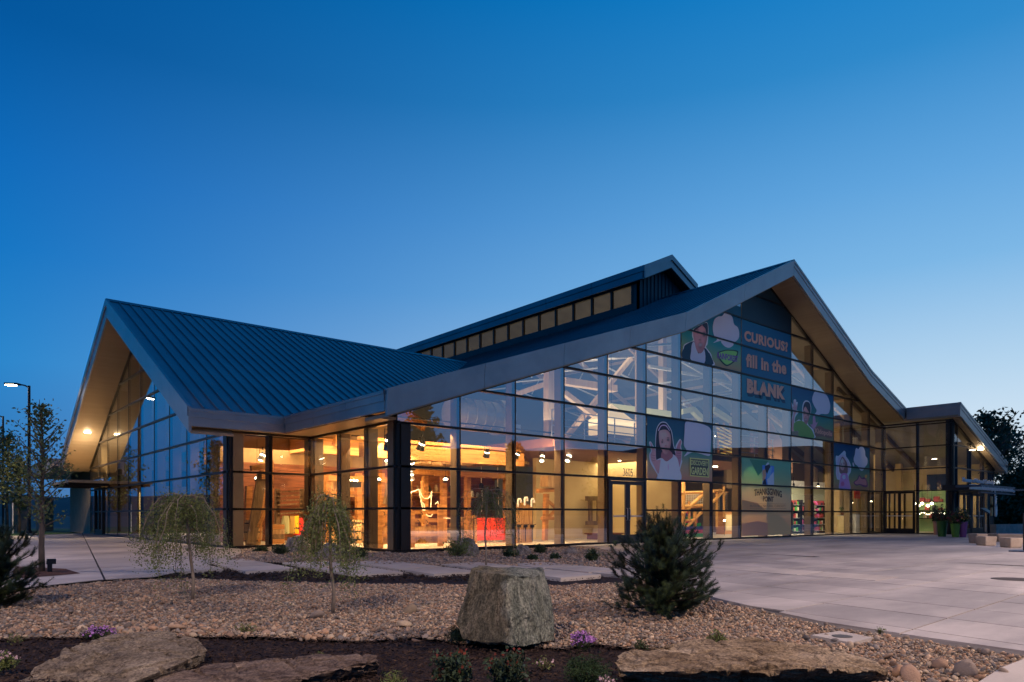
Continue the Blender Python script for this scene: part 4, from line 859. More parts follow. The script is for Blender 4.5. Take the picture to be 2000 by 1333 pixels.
# sign letters and canopy at the entrance
can = E('entrance_canopy', (0, 0, 0), 'flat dark entrance canopy carrying standing white letters', 'canopy')
M_SIGN = mat('sign_letter', hexc(214, 214, 216), 0.4, 0.2)
k0, k1 = onY(1869, 947, 12.75), onY(1946, 952, 12.75)
zc0 = (k0.z + k1.z) / 2
O('canopy_slab', MB().box(k0.x, 48.6, 12.2, YF - .07, zc0 - .30, zc0 - .02), M_BLACK, can)
O('canopy_trim', MB().box(k0.x, 48.6, 12.14, 12.199, zc0 - .26, zc0 - .0), MATS['galvanised_duct'], can)
a, b = onY(1879, 946, 12.3), onY(1941, 950, 12.3); zt_ = onY(1879, 934, 12.3).z
letter('sign_lettering', 'Museum of Natural Curiosity', a.x, b.x, zc0 + .02, zc0 + .02 + (zt_ - a.z) * .98, 12.3, M_SIGN, can, bold=.02, extrude=.02)
sg = E('foundation_sign', (0, 0, 0), 'lower line of pale metal letters with the foundation name, hung from the canopy rail', 'sign')
a, b = onY(1919, 958, 10.9), onY(1981, 962, 10.9); zb_ = (onY(1919, 959, 10.9).z + onY(1981, 963.5, 10.9).z) / 2; zt_ = (onY(1919, 951, 10.9).z + onY(1981, 955, 10.9).z) / 2
O('lower_rail', MB().box(a.x - .1, b.x + .3, 10.93, 11.05, zb_ - .10, zb_ - .04), mat('blue_grey_metal', hexc(70, 84, 104), 0.4, 0.6), sg)
O('rail', MB().box(a.x - .1, b.x + .3, 10.93, 11.05, zt_ + .0, zt_ + .10), mat('blue_grey_metal', (1, 1, 1)), sg)
for xx in (a.x + .3, 47.0): O('bracket', MB().box(xx, xx + .1, 11.051, 12.13, zt_, zt_ + .1), mat('blue_grey_metal', (1, 1, 1)), sg)
letter('sign_lettering', 'Barbara Barrington Jones Family Foundation Building', a.x, b.x, zb_, zt_, 10.92, M_SIGN, sg, bold=.01, extrude=.012)
# blade sign of discs
bs = E('blade_sign', (0, 0, 0), 'hanging blade sign with two pale discs at the right end of the entrance', 'sign')
Yb = 12.0; q = onY(1942, 985, Yb)
O('hanger', MB().beam(onY(1941, 960, Yb), onY(1941, 1010, Yb), .05, .05), M_BLACK, bs)
for (px_, py_, r_) in ((1944, 981, .24), (1945, 997, .28)):
    c = onY(px_, py_, Yb); mb = MB(); kx = len(mb.v)
    ring = [(c.x + r_ * .62 * math.cos(t), c.y - .03, c.z + r_ * 1.6 * math.sin(t) * .8) for t in np.linspace(0, 2 * math.pi, 20, endpoint=False)]; O('disc', mb.prism(ring, (0, .06, 0)), M_WHITE, bs)
for (px_, py_) in ((1937, 981), (1937, 997)):
    c = onY(px_, py_, Yb); O('panel', MB().box(c.x - .14, c.x + .1, Yb - .03, Yb + .03, c.z - .3, c.z + .3), mat('amber_panel', hexc(176, 136, 84), .6), bs)
zz = [onY(1943 + (3 if i % 2 else -1), 962 + i * 2.6, Yb) for i in range(6)]; O('zigzag', MB().tube(zz, .05, 5), M_WHITE, bs)
# ------------------------------------------------------------------ inside the hall
def area_light(name, loc, sx, sy, energy, col=(1.0, .74, .44), rot=(0, 0, 0)):
    la = bpy.data.lights.new(name, 'AREA'); la.shape = 'RECTANGLE'; la.size = sx; la.size_y = sy; la.energy = energy; la.color = col
    o = bpy.data.objects.new(name, la); COL.objects.link(o); o.location = loc; o.rotation_euler = rot; o.visible_camera = False; o.visible_glossy = False; return o
WARM, SOFTW, COOLW = (1.0, .66, .33), (1.0, .78, .50), (1.0, .86, .66)
# --- walls and floors within
brw = E('red_plank_wall', (0, 0, 0), 'tall reddish brown plank wall at the back of the timber exhibit', 'wall')
for i in range(11):
    z = 0.05 + i * .27
    O('plank', MB().box(8.2, 21.6 + random.uniform(-.1, .1), 26.5 - random.uniform(0, .03), 26.6, z, z + .262), M_RED, brw)
crw = E('cream_partition', (0, 0, 0), 'plain cream partition beside the double door, lit from above', 'wall')
pl_, pr_ = onY(1047, 1000, 22.0), onY(1262, 1000, 21.0)
O('wall_panel', MB().prism([(pl_.x, 22.0, 0), (24.6, 22.0, 0), (24.6, 22.2, 0), (pl_.x, 22.2, 0)], (0, 0, 3.45)), M_CREAM, crw)
O('return_panel', MB().box(24.4, 24.6, 18.1, 21.99, 0, 3.45), M_CREAM, crw)
cls = E('low_ceiling', (0, 0, 0), 'brown plank ceiling slab with a mezzanine deck above it, over the cream partition', 'ceiling')
for i in range(14): O('ceiling_plank', MB().box(17.2 + (14 - i) * 0.0, 33.0, 17.9 + i * .6, 17.9 + i * .6 + .59, 3.46, 3.52), M_BROWNCEIL, cls)
O('deck_slab', MB().box(17.2, 33.0, 17.9, 26.4, 3.521, 3.78), M_BROWNCEIL, cls)
back = E('exhibit_backdrop', (0, 0, 0), 'pale upper wall far behind the trusses of the main hall', 'wall')
O('wall_panel', MB().box(14, 48, 38.0, 38.2, 0, 9.4), mat('pale_wall', hexc(128, 122, 112), .7), back)
cabin = E('plank_cabin_wall', (0, 0, 0), 'wall of upright weathered boards with a window hole behind the dark eave columns', 'wall')
x = 11.2
while x < 15.6:
    w = random.uniform(.16, .27)
    if 12.6 < x < 13.3: O('board', MB().box(x, x + w - .01, 24.9, 24.95, .02, 1.0), M_WOODP, cabin); O('board', MB().box(x, x + w - .01, 24.9, 24.95, 1.75, 2.5 + random.uniform(-.1, .1)), M_WOODP, cabin)
    else: O('board', MB().box(x, x + w - .01, 24.9, 24.95, .02, 2.5 + random.uniform(-.15, .15)), M_WOODP, cabin)
    x += w
for z in (.9, 1.85): O('batten', MB().box(11.2, 15.6, 24.84, 24.899, z, z + .12), M_WOODX, cabin)
up_ = E('upper_back_wall', (0, 0, 0), 'dark tan upper wall above the red planks of the timber exhibit', 'wall'); O('wall_panel', MB().box(8.2, 17.0, 27.0, 27.1, 2.9, 5.6), mat('dark_tan_wall', hexc(150, 122, 88), .7, 0, hexc(128, 100, 70), 1.2), up_)
for k, (xx, yy_, lab) in enumerate(((12.0, 21.4, 'hung oil lantern nearest the glass corner'), (13.1, 22.9, 'hung oil lantern behind the second eave column'), (9.4, 25.0, 'hung oil lantern by the leaning timbers'), (14.9, 21.2, 'hung oil lantern in the second bay'))):
    e = E('oil_lantern', (xx, yy_, 2.35), lab, 'lantern', 'oil lanterns of the exhibit'); O('cage', MB().lathe((0, 0, 0), [(.08, -.12), (.09, -.08), (.02, .12)], 8), M_BLACK, e); O('glow', MB().lathe((0, 0, 0), [(.05, -.07), (.095, 0), (.05, .05)], 8), M_LAMPW, e); O('cord', MB().tube([(0, 0, .12), (0, 0, 1.4)], .008, 4), M_BLACK, e)
for k, (xx, yy_, lab) in enumerate(((11.6, 20.8, 'wooden barrel beside the plank counter'), (12.3, 23.2, 'wooden barrel under the pergola'), (9.0, 24.3, 'wooden barrel beside the leaning timbers'))):
    e = E('wooden_barrel', (xx, yy_, .02), lab, 'barrel', 'barrels of the exhibit'); O('staves', MB().lathe((0, 0, 0), [(.24, 0), (.30, .25), (.31, .42), (.30, .6), (.24, .85)], 16), M_WOODP, e)
    for z in (.12, .42, .72): O('hoop', MB().lathe((0, 0, z), [(.272 + .042 * (1 - abs(z - .42) / .42), 0), (.272 + .042 * (1 - abs(z - .42) / .42), .04)], 16), M_BLACK, e)
vf = E('vestibule_frame', (0, 0, 0), 'dark framed inner vestibule screen in the lobby behind the entry bay', 'glass screen')
for i in range(8): O('post', MB().box(43.4 + i * .8, 43.47 + i * .8, 18.2, 18.3, .02, 2.5), M_FRAME, vf)
for z in (.02, 1.2, 2.43): O('rail', MB().box(43.47, 49.0, 18.21, 18.29, z, z + .07), M_FRAME, vf)
for k in range(7): O('deck_beam', MB().beam((38.2, 17.6 + k * 1.5, zmain(38.2) - .56), (49.4, 17.6 + k * 1.5, zmain(49.4) - .56), .14, .26), mat('brown_steel', hexc(84, 66, 50), .5, .2), None, '%s dark sloping ceiling beam of the lobby from the front' % ['first', 'second', 'third', 'fourth', 'fifth', 'sixth', 'seventh'][k], 'beam', 'dark ceiling beams of the lobby')
# --- glulam beams
def beam2(name, label, a, b, w, h, m, cat='beam', group=None):
    return O(name, MB().beam(a, b, w, h), m, None, label, cat, group)
z1 = (onY(794, 882, 19.6).z + onY(991, 899, 19.6).z) / 2
beam2('glulam_beam', 'deep honey coloured glulam beam running along behind the front gable glass', (10.6, 19.6, z1), (17.2, 19.6, z1), .28, .46, M_WOODX)
beam2('glulam_beam', 'thin timber plate lying just above the deep beam behind the front gable glass', (10.6, 19.75, z1 + .36), (17.2, 19.75, z1 + .36), .2, .10, M_WOODX)
q = onX(570, 872, 11.6); beam2('glulam_beam', 'deep glulam beam seen through the short glass wall under the eave', (11.6, 23.0, q.z), (11.6, 34, q.z), .3, .62, mat('glulam_timber_y', hexc(204, 150, 92), .5, 0, hexc(176, 120, 66), 3, 5, stretch=(1, .25, 7)))
z2 = (onY(690, 876, 23.4).z); beam2('glulam_beam', 'second glulam beam farther back behind the dark eave columns', (10.6, 23.4, z2), (17.2, 23.4, z2), .3, .55, M_WOODX)
for k, (xa, ya, yb_) in enumerate(((13.6, 17.6, 33), (16.2, 17.6, 33))):
    beam2('rafter', ('sloping timber rafter under the wing roof, nearer the corner', 'sloping timber rafter under the wing roof, second from the corner')[k], (xa, 24.6, zwing(24.6) - .75), (xa, 32.6, zwing(32.6) - .75), .2, .4, M_WOOD)
# --- pergola of the timber exhibit
pg = E('timber_pergola', (0, 0, 0), 'rough timber pergola with an uneven plank deck on top, behind the gable corner', 'pergola')
YP = 22.2
for px_, w in ((866, .2), (913, .2), (988, .17), (830, .18)):
    a = onY(px_, 1050, YP); O('post', MB().box(a.x - w / 2, a.x + w / 2, YP - .1, YP + .1, 0.02, onY(px_, 930, YP).z), M_WOOD, pg)
a, b = onY(846, 926, YP), onY(995, 926, YP); O('header', MB().beam((a.x, YP - .12, a.z), (b.x, YP - .12, a.z), .12, .17), M_WOODX, pg)
a, b = onY(794, 921, YP - .5), onY(985, 921, YP - .5); O('header', MB().beam((a.x, YP - .5, a.z), (b.x, YP - .5, a.z), .12, .18), M_WOODX, pg)
for i in range(16):
    px_ = 798 + i * 13; a = onY(px_, 908 + random.uniform(-2, 3), YP - .3); w = random.uniform(.18, .34)
    O('deck_plank', MB().prism([(a.x, YP - 1.2 + random.uniform(-.2, .1), a.z), (a.x + w, YP - 1.2, a.z + random.uniform(-.03, .03)), (a.x + w, YP + .7, a.z), (a.x, YP + .7, a.z)], (0, 0, random.uniform(.05, .11))), M_WOODP, pg)
for px_ in (745, 700, 640): 
    a = onY(px_, 960, 24.5); O('post', MB().box(a.x - .1, a.x + .1, 24.4, 24.6, .02, onY(px_, 925, 24.5).z), M_WOOD, pg)
a, b = onY(640, 934, 24.4), onY(790, 930, 24.4); O('header', MB().beam((a.x, 24.4, a.z), (b.x, 24.4, a.z), .12, .2), M_WOODX, pg)
a, b = onY(705, 945, 24.2), onY(760, 980, 24.2)
for d_ in (0, .55): O('brace', MB().beam((onY(752, 985, 24.2).x + d_, 24.2, onY(752, 985, 24.2).z), (onY(762, 935, 24.2).x + d_ * .6, 24.2, onY(762, 935, 24.2).z), .14, .14), M_GREYWOOD, pg)
# --- plank sluice counter with rails
ct = E('plank_counter', (0, 0, 0), 'long pale plank counter with two rails and hooks, brightly lit behind the glass corner', 'counter')
YCN = 19.3; xa, xb = onY(735, 1030, YCN).x, onY(868, 1030, YCN).x
zt = onY(800, 1026, YCN).z
x = xa; i = 0
while x < xb:
    w = random.uniform(.17, .26); O('plank', MB().box(x, x + w - .022, YCN, YCN + .05, .12, zt + random.uniform(-.05, .07)), mat('pale_plank', hexc(206, 160, 100), .65, 0, hexc(150, 102, 58), 3, 6, stretch=(5, 5, .6)), ct); x += w
for py_, h in ((1001, .11), (1017, .13), (1045, .12)):
    z = onY(800, py_, YCN).z; O('rail', MB().box(xa, xb, YCN - .09, YCN - .001, z - h / 2, z + h / 2), M_WOODX, ct)
for px_ in (738, 800, 856): a = onY(px_, 1030, YCN); O('post', MB().box(a.x - .1, a.x + .1, YCN - .16, YCN - .092, 0.02, onY(px_, 985 if px_ == 856 else 998, YCN).z), M_WOOD, ct)
for px_ in (745, 758, 818, 828, 812): a = onY(px_, 1002 if px_ < 770 or px_ == 818 else 1018, YCN); O('hook', MB().tube([(a.x, YCN - .1, a.z + .03), (a.x, YCN - .17, a.z + .02), (a.x + .02, YCN - .19, a.z - .05), (a.x + .01, YCN - .14, a.z - .08)], .012, 5), M_BLACK, ct)
# --- loops of white rope
rp = E('rope_rig', (0, 0, 0), 'white rope hung in loops from a slanted pole above the plank counter', 'rope')
def pxl(L, Y): return [onY(x, y, Y) for x, y in L]
O('rope', MB().tube(pxl([(794, 966), (806, 961), (818, 956), (822, 975), (827, 1000)], 20.2), .022, 6), M_ROPE, rp)
O('rope', MB().tube(pxl([(820, 957), (823, 968), (829, 974), (836, 974), (841, 968), (843, 960), (842, 980), (841, 995)], 20.2), .02, 6), M_ROPE, rp)
O('rope', MB().tube(pxl([(822, 980), (828, 985), (830, 1000), (835, 1008), (842, 1009), (846, 1002)], 20.2), .02, 6), M_ROPE, rp)
O('rope', MB().tube(pxl([(850, 985), (855, 980), (857, 990), (857, 1012), (880, 1013)], 20.2), .02, 6), M_ROPE, rp)
O('pole', MB().tube(pxl([(824, 940), (828, 1040)], 20.4), .05, 8), M_WOOD, rp)
# --- red panel, tap board, hoist frame, bracket frames, table
rpn = E('exhibit_board', (0, 0, 0), 'bright red panel standing on the exhibit floor behind the third glass bay', 'board')
a, b = onY(926, 1060, 20.6), onY(990, 1012, 20.6); O('board', MB().box(a.x, b.x, 20.6, 20.66, .1, b.z), mat('red_board', hexc(214, 66, 40), .5, 0, hexc(190, 50, 30), 2), rpn); O('foot', MB().box(a.x, a.x + .1, 20.55, 20.75, 0.01, b.z + .1).box(b.x - .1, b.x, 20.55, 20.75, 0.01, b.z + .1), M_WOOD, rpn)
tb = E('tap_board', (0, 0, 0), 'pale plank board with three white cane shaped pipes and three hand pumps', 'board'); YT = 18.8
a, b = onY(1008, 1060, YT), onY(1040, 985, YT)
for i in range(6): w = (b.x - a.x) / 6; O('plank', MB().box(a.x + i * w, a.x + (i + 1) * w - .01, YT, YT + .06, .05, b.z + .05 * math.sin(i * .9)), mat('pale_plank', (1, 1, 1)), tb)
for i, px_ in enumerate((1011, 1024, 1037)):
    c = onY(px_, 985 - (3 if i == 1 else 0), YT); x, z = c.x, c.z
    O('pipe', MB().tube([(x - .05, YT - .08, z - .1), (x - .05, YT - .08, z + .12), (x - .02, YT - .08, z + .18), (x + .05, YT - .08, z + .18), (x + .08, YT - .08, z + .12), (x + .08, YT - .08, z + .05)], .035, 8), M_WHITE, tb)
    c = onY(px_, 1028, YT); O('pump', MB().tube([(c.x, YT - .07, .1), (c.x, YT - .07, c.z)], .018, 6).box(c.x - .05, c.x + .05, YT - .12, YT - .02, c.z - .05, c.z + .06).beam((c.x, YT - .07, c.z), (c.x + .14, YT - .12, c.z + .08), .02, .02), M_BLACK, tb)
hf_ = E('hoist_frame', (0, 0, 0), 'tall timber post with cross braces and a short top beam, right of the tap board', 'timber frame'); YH_ = 19.8
def stick(parent, name, p1, p2, Y, w, m=M_WOOD, h=None): O(name, MB().beam(onY(*p1, Y), onY(*p2, Y), w, h or w, up=(0, 1, 0)), m, parent)
stick(hf_, 'post', (1064, 1056), (1067, 965), YH_, .17); stick(hf_, 'beam', (1050, 959), (1088, 957), YH_, .16); stick(hf_, 'brace', (1066, 975), (1088, 995), YH_, .1); stick(hf_, 'brace', (1070, 1012), (1088, 994), YH_, .1); stick(hf_, 'beam', (1058, 1013), (1092, 1013), YH_, .12); stick(hf_, 'post', (1089, 1015), (1089, 970), YH_, .12); stick(hf_, 'barrel', (1071, 952), (1071, 930), YH_, .45, M_WOODP)
for k, (xl, xr) in enumerate(((1150, 1167), (1197, 1206))):
    fr_ = E('bracket_frame', (0, 0, 0), ('rough timber frame fixed to the cream partition left of the double door', 'rough timber frame on the partition seen through the double door')[k], 'timber frame'); Y_ = 21.7
    stick(fr_, 'beam', (xl - 4, 974), (xr + 6, 974), Y_, .2, M_GREYWOOD); stick(fr_, 'beam', (xl - 4, 1022), (xr + 6, 1022), Y_, .18, M_GREYWOOD); stick(fr_, 'post', (xl + 3, 978), (xl + 3, 1018), Y_, .14, M_GREYWOOD)
    if k == 0: stick(fr_, 'post', (xr + 2, 978), (xr + 2, 1018), Y_, .14, M_GREYWOOD)
tbl = E('low_table', (0, 0, 0), 'low reddish wooden table near the double door', 'table'); a, b = onY(1158, 1042, 20.5), onY(1212, 1042, 20.5)
O('table_top', MB().box(a.x, b.x, 20.3, 21.0, a.z - .05, a.z), M_RED, tbl)
for xx in (a.x + .1, b.x - .25): O('leg', MB().box(xx, xx + .14, 20.35, 20.95, .01, a.z - .051), M_RED, tbl)
# --- things seen through the short wall left of the corner
ln = E('leaning_timbers', (0, 0, 0), 'heavy grey planks leaning in a steep stack left of the dark column', 'timbers'); Y_ = 24.0
stick(ln, 'plank', (490, 1062), (512, 925), Y_, .32, M_GREYWOOD, .1); stick(ln, 'plank', (503, 1058), (517, 930), Y_ + .1, .14, M_WOODX); stick(ln, 'plank', (503, 1030), (521, 985), Y_ - .3, .06, M_WOODX); stick(ln, 'plank', (506, 1033), (523, 990), Y_ - .3, .05, M_WOODX); stick(ln, 'post', (524, 1058), (526, 900), Y_ + .3, .22, M_WOOD); stick(ln, 'post', (482, 1050), (486, 950), Y_ + .6, .2, M_WOOD)
stick(ln, 'cap', (508, 928), (524, 928), Y_, .3, M_WOODX); stick(ln, 'beam', (490, 915), (530, 910), Y_, .18, M_WOOD)
sw = E('slatted_rack', (0, 0, 0), 'rack of rough horizontal slats on dark posts with outfits hung below', 'rack'); Y_ = 25.4
for i, py_ in enumerate((962, 970, 979, 987, 996, 1004)): stick(sw, 'slat', (541, py_), (588 + (i % 3) * 2, py_ - 3), Y_, .05, M_GREYWOOD, .19)
for px_ in (541, 590): stick(sw, 'post', (px_, 1050), (px_ + 1, 955), Y_ + .15, .16, M_GREYWOOD)
lg = O('log_beam', MB().beam(onY(531, 940, 25.0), onY(600, 936, 25.0), .3, .55), M_RED, None, 'thick red brown log lintel above the slatted rack', 'beam')
for k, (px_, c_, lb) in enumerate(((557, (150, 150, 110), 'pale green smock hanging under the slatted rack'), (569, (150, 120, 60), 'olive smock hanging under the slatted rack'), (577, (226, 170, 40), 'yellow smock hanging under the slatted rack'), (584, (200, 36, 40), 'red smock hanging lowest on the slatted rack'))):
    g = E('smock', (0, 0, 0), lb, 'clothing', 'smocks on the rack'); c = onY(px_, 1008 + (4 if k == 3 else 0), 24.9); z = c.z; m_ = mat('cloth_%d' % k, hexc(*c_), .85, bump=.3, bscale=6)
    O('body', MB().prism([(c.x - .09, 24.8, z), (c.x + .09, 24.8, z), (c.x + .2, 24.86, z - .62), (c.x + .04, 24.78, z - .66), (c.x - .2, 24.86, z - .6)], (0, .14, 0)), m_, g); O('sleeve', MB().prism([(c.x + .09, 24.82, z - .02), (c.x + .24, 24.85, z - .38), (c.x + .15, 24.85, z - .40), (c.x + .06, 24.82, z - .14)], (0, .08, 0)), m_, g)
cr = E('wooden_crate', (0, 0, 0), 'low crate of mixed planks left of the hanging smocks', 'crate'); a, b = onY(532, 1056, 24.2), onY(556, 1030, 24.2)
for i in range(4): O('plank', MB().box(a.x, b.x, 24.2, 24.25, .03 + i * .17, .19 + i * .17), (M_WOODX, M_GREYWOOD, M_WOODP, M_WOODX)[i], cr)
O('plank', MB().box(a.x, b.x, 24.25, 24.9, .68, .72), M_WOODP, cr)
rack2 = E('hanging_basket_row', (0, 0, 0), 'dark row of lanterns hung on a beam behind the eave columns', 'lanterns'); a = onY(690, 947, 22.8)
O('tray', MB().box(onY(680, 950, 22.8).x, onY(700, 950, 22.8).x, 22.6, 23.0, a.z - .1, a.z + .1), M_BLACK, rack2)
O('bulb', MB().lathe((onY(684, 943, 22.7).x, 22.7, a.z + .12), [(.03, 0), (.04, .03), (.01, .06)], 8).lathe((onY(691, 943, 22.7).x, 22.7, a.z + .12), [(.03, 0), (.04, .03), (.01, .06)], 8).lathe((onY(697, 945, 22.7).x, 22.7, a.z + .12), [(.03, 0), (.04, .03), (.01, .06)], 8), M_LAMP, rack2)
for k, (px_, Y_, lab) in enumerate(((905, 24.6, 'stack of rough timber logs by the red plank wall, second bay'), (955, 25.2, 'stack of rough timber logs behind the red board'), (690, 25.8, 'stack of rough timber logs behind the eave columns'))):
    c = onY(px_, 1000, Y_); e = E('log_stack', (c.x, Y_, .02), lab, 'logs', 'log stacks of the exhibit')
    for r_ in range(4):
        for i in range(4 - r_): O('log', MB().tube([(-.55 + i * .27 + r_ * .135, -.5, .13 + r_ * .23), (-.55 + i * .27 + r_ * .135, .5, .13 + r_ * .23)], .125, 9), (M_WOODP, M_GREYWOOD, M_WOOD)[(i + r_) % 3], e)
for k, (px_, py_, Y_, lab) in enumerate(((880, 955, 23.4, 'upper rope and pulley block hung under the pergola, left'), (940, 950, 23.6, 'rope and pulley block hung under the pergola, middle'), (972, 958, 23.2, 'rope and pulley block hung under the pergola, right'), (722, 955, 22.6, 'rope and pulley block behind the eave columns'))):
    c = onY(px_, py_, Y_); e = E('pulley_block', c, lab, 'pulley', 'pulley blocks of the exhibit'); O('block', MB().lathe((0, 0, 0), [(.03, -.16), (.10, -.1), (.11, .06), (.03, .14)], 10), M_BLACK, e); O('rope', MB().tube([(0, 0, .14), (0, 0, 1.0)], .018, 5), M_ROPE, e); O('tail_rope', MB().tube([(.05, 0, -.1), (.07, .02, -.7), (.02, 0, -1.1)], .016, 5), M_ROPE, e)
for k, (px0, px1, py_, Y_, lab) in enumerate(((880, 1000, 972, 25.9, 'plank shelf of tools on the red plank wall, second bay'), (800, 862, 962, 25.9, 'plank shelf of tools on the red plank wall, first bay'), (640, 720, 968, 25.9, 'plank shelf of tools behind the eave columns'))):
    a, b = onY(px0, py_, Y_), onY(px1, py_, Y_); e = E('tool_shelf', (0, 0, 0), lab, 'shelf', 'tool shelves of the exhibit'); O('board', MB().box(a.x, b.x, Y_, Y_ + .3, a.z, a.z + .05), M_WOODX, e); x = a.x + .1
    while x < b.x - .2: w = random.uniform(.1, .28); O('item', MB().lathe((x + w / 2, Y_ + .15, a.z + .051), [(w * .4, 0), (w * .5, .1), (w * .3, random.uniform(.16, .34))], 9), random.choice((M_BLACK, M_GREYWOOD, M_STEEL, M_ROPE, M_RED)), e); x += w + random.uniform(.03, .2)
for k, (px_, Y_, h_, lab) in enumerate(((1283, 23.5, 2.2, 'tall exhibit banner stand behind the climbing frame, left'), (1412, 24.0, 2.4, 'dark exhibit cabinet left of the museum poster'), (1424, 21.4, 1.2, 'low exhibit desk left of the museum poster'), (1322, 24.5, 2.8, 'tall dark exhibit cabinet behind the climbing frame'))):
    c = onY(px_, 1000, Y_); e = E('exhibit_cabinet', (c.x, Y_, .02), lab, 'cabinet', 'exhibit cabinets of the hall'); m_ = (M_CREAM, M_GREYWOOD, M_WOODX, M_RED)[k]; O('body', MB().box(-.45, .45, 0, .5, 0, h_), m_, e); O('front_panel', MB().box(-.36, .36, -.03, -.001, .2, h_ - .15), (M_BROWNCEIL, M_BLACK, M_CREAM, M_WOODX)[k], e); O('top', MB().box(-.5, .5, -.05, .55, h_ + .001, h_ + .05), M_WOOD, e)
# --- stage spotlights on pipes
M_CAN = M_BLACK
def spotlight(px_, py_, Y, sc, label, m=M_CAN, aim=(0, -.25, -1), energy=0, on=True):
    c = onY(px_, py_, Y); e = E('stage_spotlight', c, label, 'spotlight', 'stage spotlights on the lighting pipes')
    d = Vector(aim).normalized(); q_ = Vector((0, 0, -1)).rotation_difference(d)
    def R(pts): return [tuple(q_ @ Vector(p)) for p in pts]
    mb = MB().lathe((0, 0, 0), [(.09 * sc, .18 * sc), (.12 * sc, .14 * sc), (.12 * sc, -.05 * sc), (.16 * sc, -.09 * sc), (.19 * sc, -.26 * sc)], 14); mb.v = R(mb.v); O('housing', mb, m, e)
    mb = MB().lathe((0, 0, 0), [(.125 * sc, -.02 * sc), (.128 * sc, .03 * sc)], 14); mb.v = R(mb.v); O('light_band', mb, M_LAMP, e)
    O('yoke', MB().tube([(-.16 * sc, 0, 0), (-.16 * sc, 0, .28 * sc), (.16 * sc, 0, .28 * sc), (.16 * sc, 0, 0)], .018 * sc, 5).tube([(0, 0, .28 * sc), (0, 0, .42 * sc)], .03 * sc, 6), M_BLACK, e)
    if on: mb = MB().lathe((0, 0, 0), [(.10 * sc, -.268 * sc), (.10 * sc, -.275 * sc)], 14); mb.v = R(mb.v); O('lens', mb, M_LAMP, e)
    if energy:
        la = bpy.data.lights.new('spot', 'SPOT'); la.energy = energy; la.color = WARM; la.spot_size = 1.9; la.spot_blend = .7; la.shadow_soft_size = .12
        lo = bpy.data.objects.new('spot_lamp', la); COL.objects.link(lo); lo.location = c + d * .32 * sc; lo.rotation_euler = q_.to_euler(); lo.visible_camera = False; lo.visible_glossy = False; 
    return e
spotlight(762, 860, 18.6, 1.15, 'large blue stage spotlight hung beside the dark glass corner', M_BLUECAN, (0.2, .3, -1), 450)
spotlight(759, 900, 22.5, 1.0, 'grey stage spotlight under the back beam left of the glass corner', M_STEEL, (.2, -.2, -1))
spotlight(824, 868, 18.9, .75, 'black stage spotlight in front of the honey beam, first bay', M_CAN, (-.1, .5, -1), 450)
spotlight(803, 905, 20.8, .85, 'black stage spotlight low beside the glass corner, first bay', M_CAN, (.2, .4, -1), 375)
spotlight(951, 884, 18.9, .65, 'black stage spotlight in front of the honey beam, second bay', M_CAN, (.2, .5, -1), 375)
spotlight(1011, 888, 19.3, .6, 'stage spotlight glowing at the left edge of the third bay', M_CAN, (-.3, .6, -1), 375)
spotlight(1059, 893, 19.4, .7, 'bright stage spotlight facing out in the third bay', M_STEEL, (-.5, -.4, -1), 600)
spotlight(1111, 892, 19.8, .8, 'bright stage spotlight over the cream partition, fourth bay', M_STEEL, (-.6, -.1, -1), 660)
spotlight(513, 890, 24.0, .7, 'small white spotlight above the leaning timbers', M_WHITE, (-.4, 0, -1), 540)
spotlight(803, 928, 20.9, .7, 'small pendant spotlight over the rope loops', M_STEEL, (0, 0, -1), 0)
for k, (Y_, z_) in enumerate(((18.7, 4.05), (20.8, 3.62), (24.0, 3.75))):
    O('lighting_pipe', MB().tube([(10.9 if k < 2 else 8.6, Y_, z_), (18.5, Y_, z_)], .03, 6), M_BLACK, None, ('black lighting pipe close behind the gable glass', 'black lighting pipe above the plank counter', 'black lighting pipe at the back of the exhibit')[k], 'pipe')
# --- duct, tall columns and bracing
du = E('round_duct', (0, 0, 0), 'fat galvanised round duct with an elbow under the main roof', 'duct')
a, b = onY(880, 806, 22.5), onY(968, 806, 22.5); r_ = .62; zc = a.z
for i in range(5):
    xa = a.x + (b.x - a.x) * i / 5; xb = a.x + (b.x - a.x) * (i + 1) / 5
    O('duct_section', MB().tube([(xa, 22.5, zc), (xb - .03, 22.5, zc)], r_, 28), M_STEEL, du, smooth=False); O('duct_collar', MB().tube([(xb - .045, 22.5, zc), (xb, 22.5, zc)], r_ + .03, 28), M_STEEL, du)
O('end_drum', MB().tube([(b.x, 22.5, zc), (b.x + .5, 22.5, zc)], r_ + .12, 28), M_STEEL, du)
O('outlet', MB().box(b.x + .05, b.x + .5, 21.5, 21.9, zc - .75, zc - .35), M_STEEL, du)
M_PALEW = mat('pale_column_timber', hexc(218, 190, 160), .55, 0, hexc(200, 168, 134), 2, 5, stretch=(4, 4, .4))
cl_lab = ['pale timber column behind the third bay', 'pale timber column left of the lit lantern box', 'tall pale timber column right of the lantern box', 'pale timber column behind the log climbing frame', 'pale timber column left of the museum poster', 'pale timber column behind the shop', 'pale timber column in the lobby']
for k, (px_, Y_) in enumerate(((1072, 21.5), (1180, 23.5), (1250, 20.5), (1294, 24.0), (1438, 25.0), (1590, 24), (1660, 22))):
    a = onY(px_, 1000, Y_); zt = zmain(a.x) - .45
    O('timber_column', MB().box(a.x - .16, a.x + .16, Y_ - .16, Y_ + .16, 3.79 if a.x < 33 and 17.9 < Y_ < 26.4 and k < 2 else .02, zt), M_PALEW, None, cl_lab[k], 'column', 'pale timber columns of the hall')
xb_ = E('cross_bracing', (0, 0, 0), 'white crossed diagonal braces between two timber columns above the cream partition', 'bracing'); Y_ = 21.8
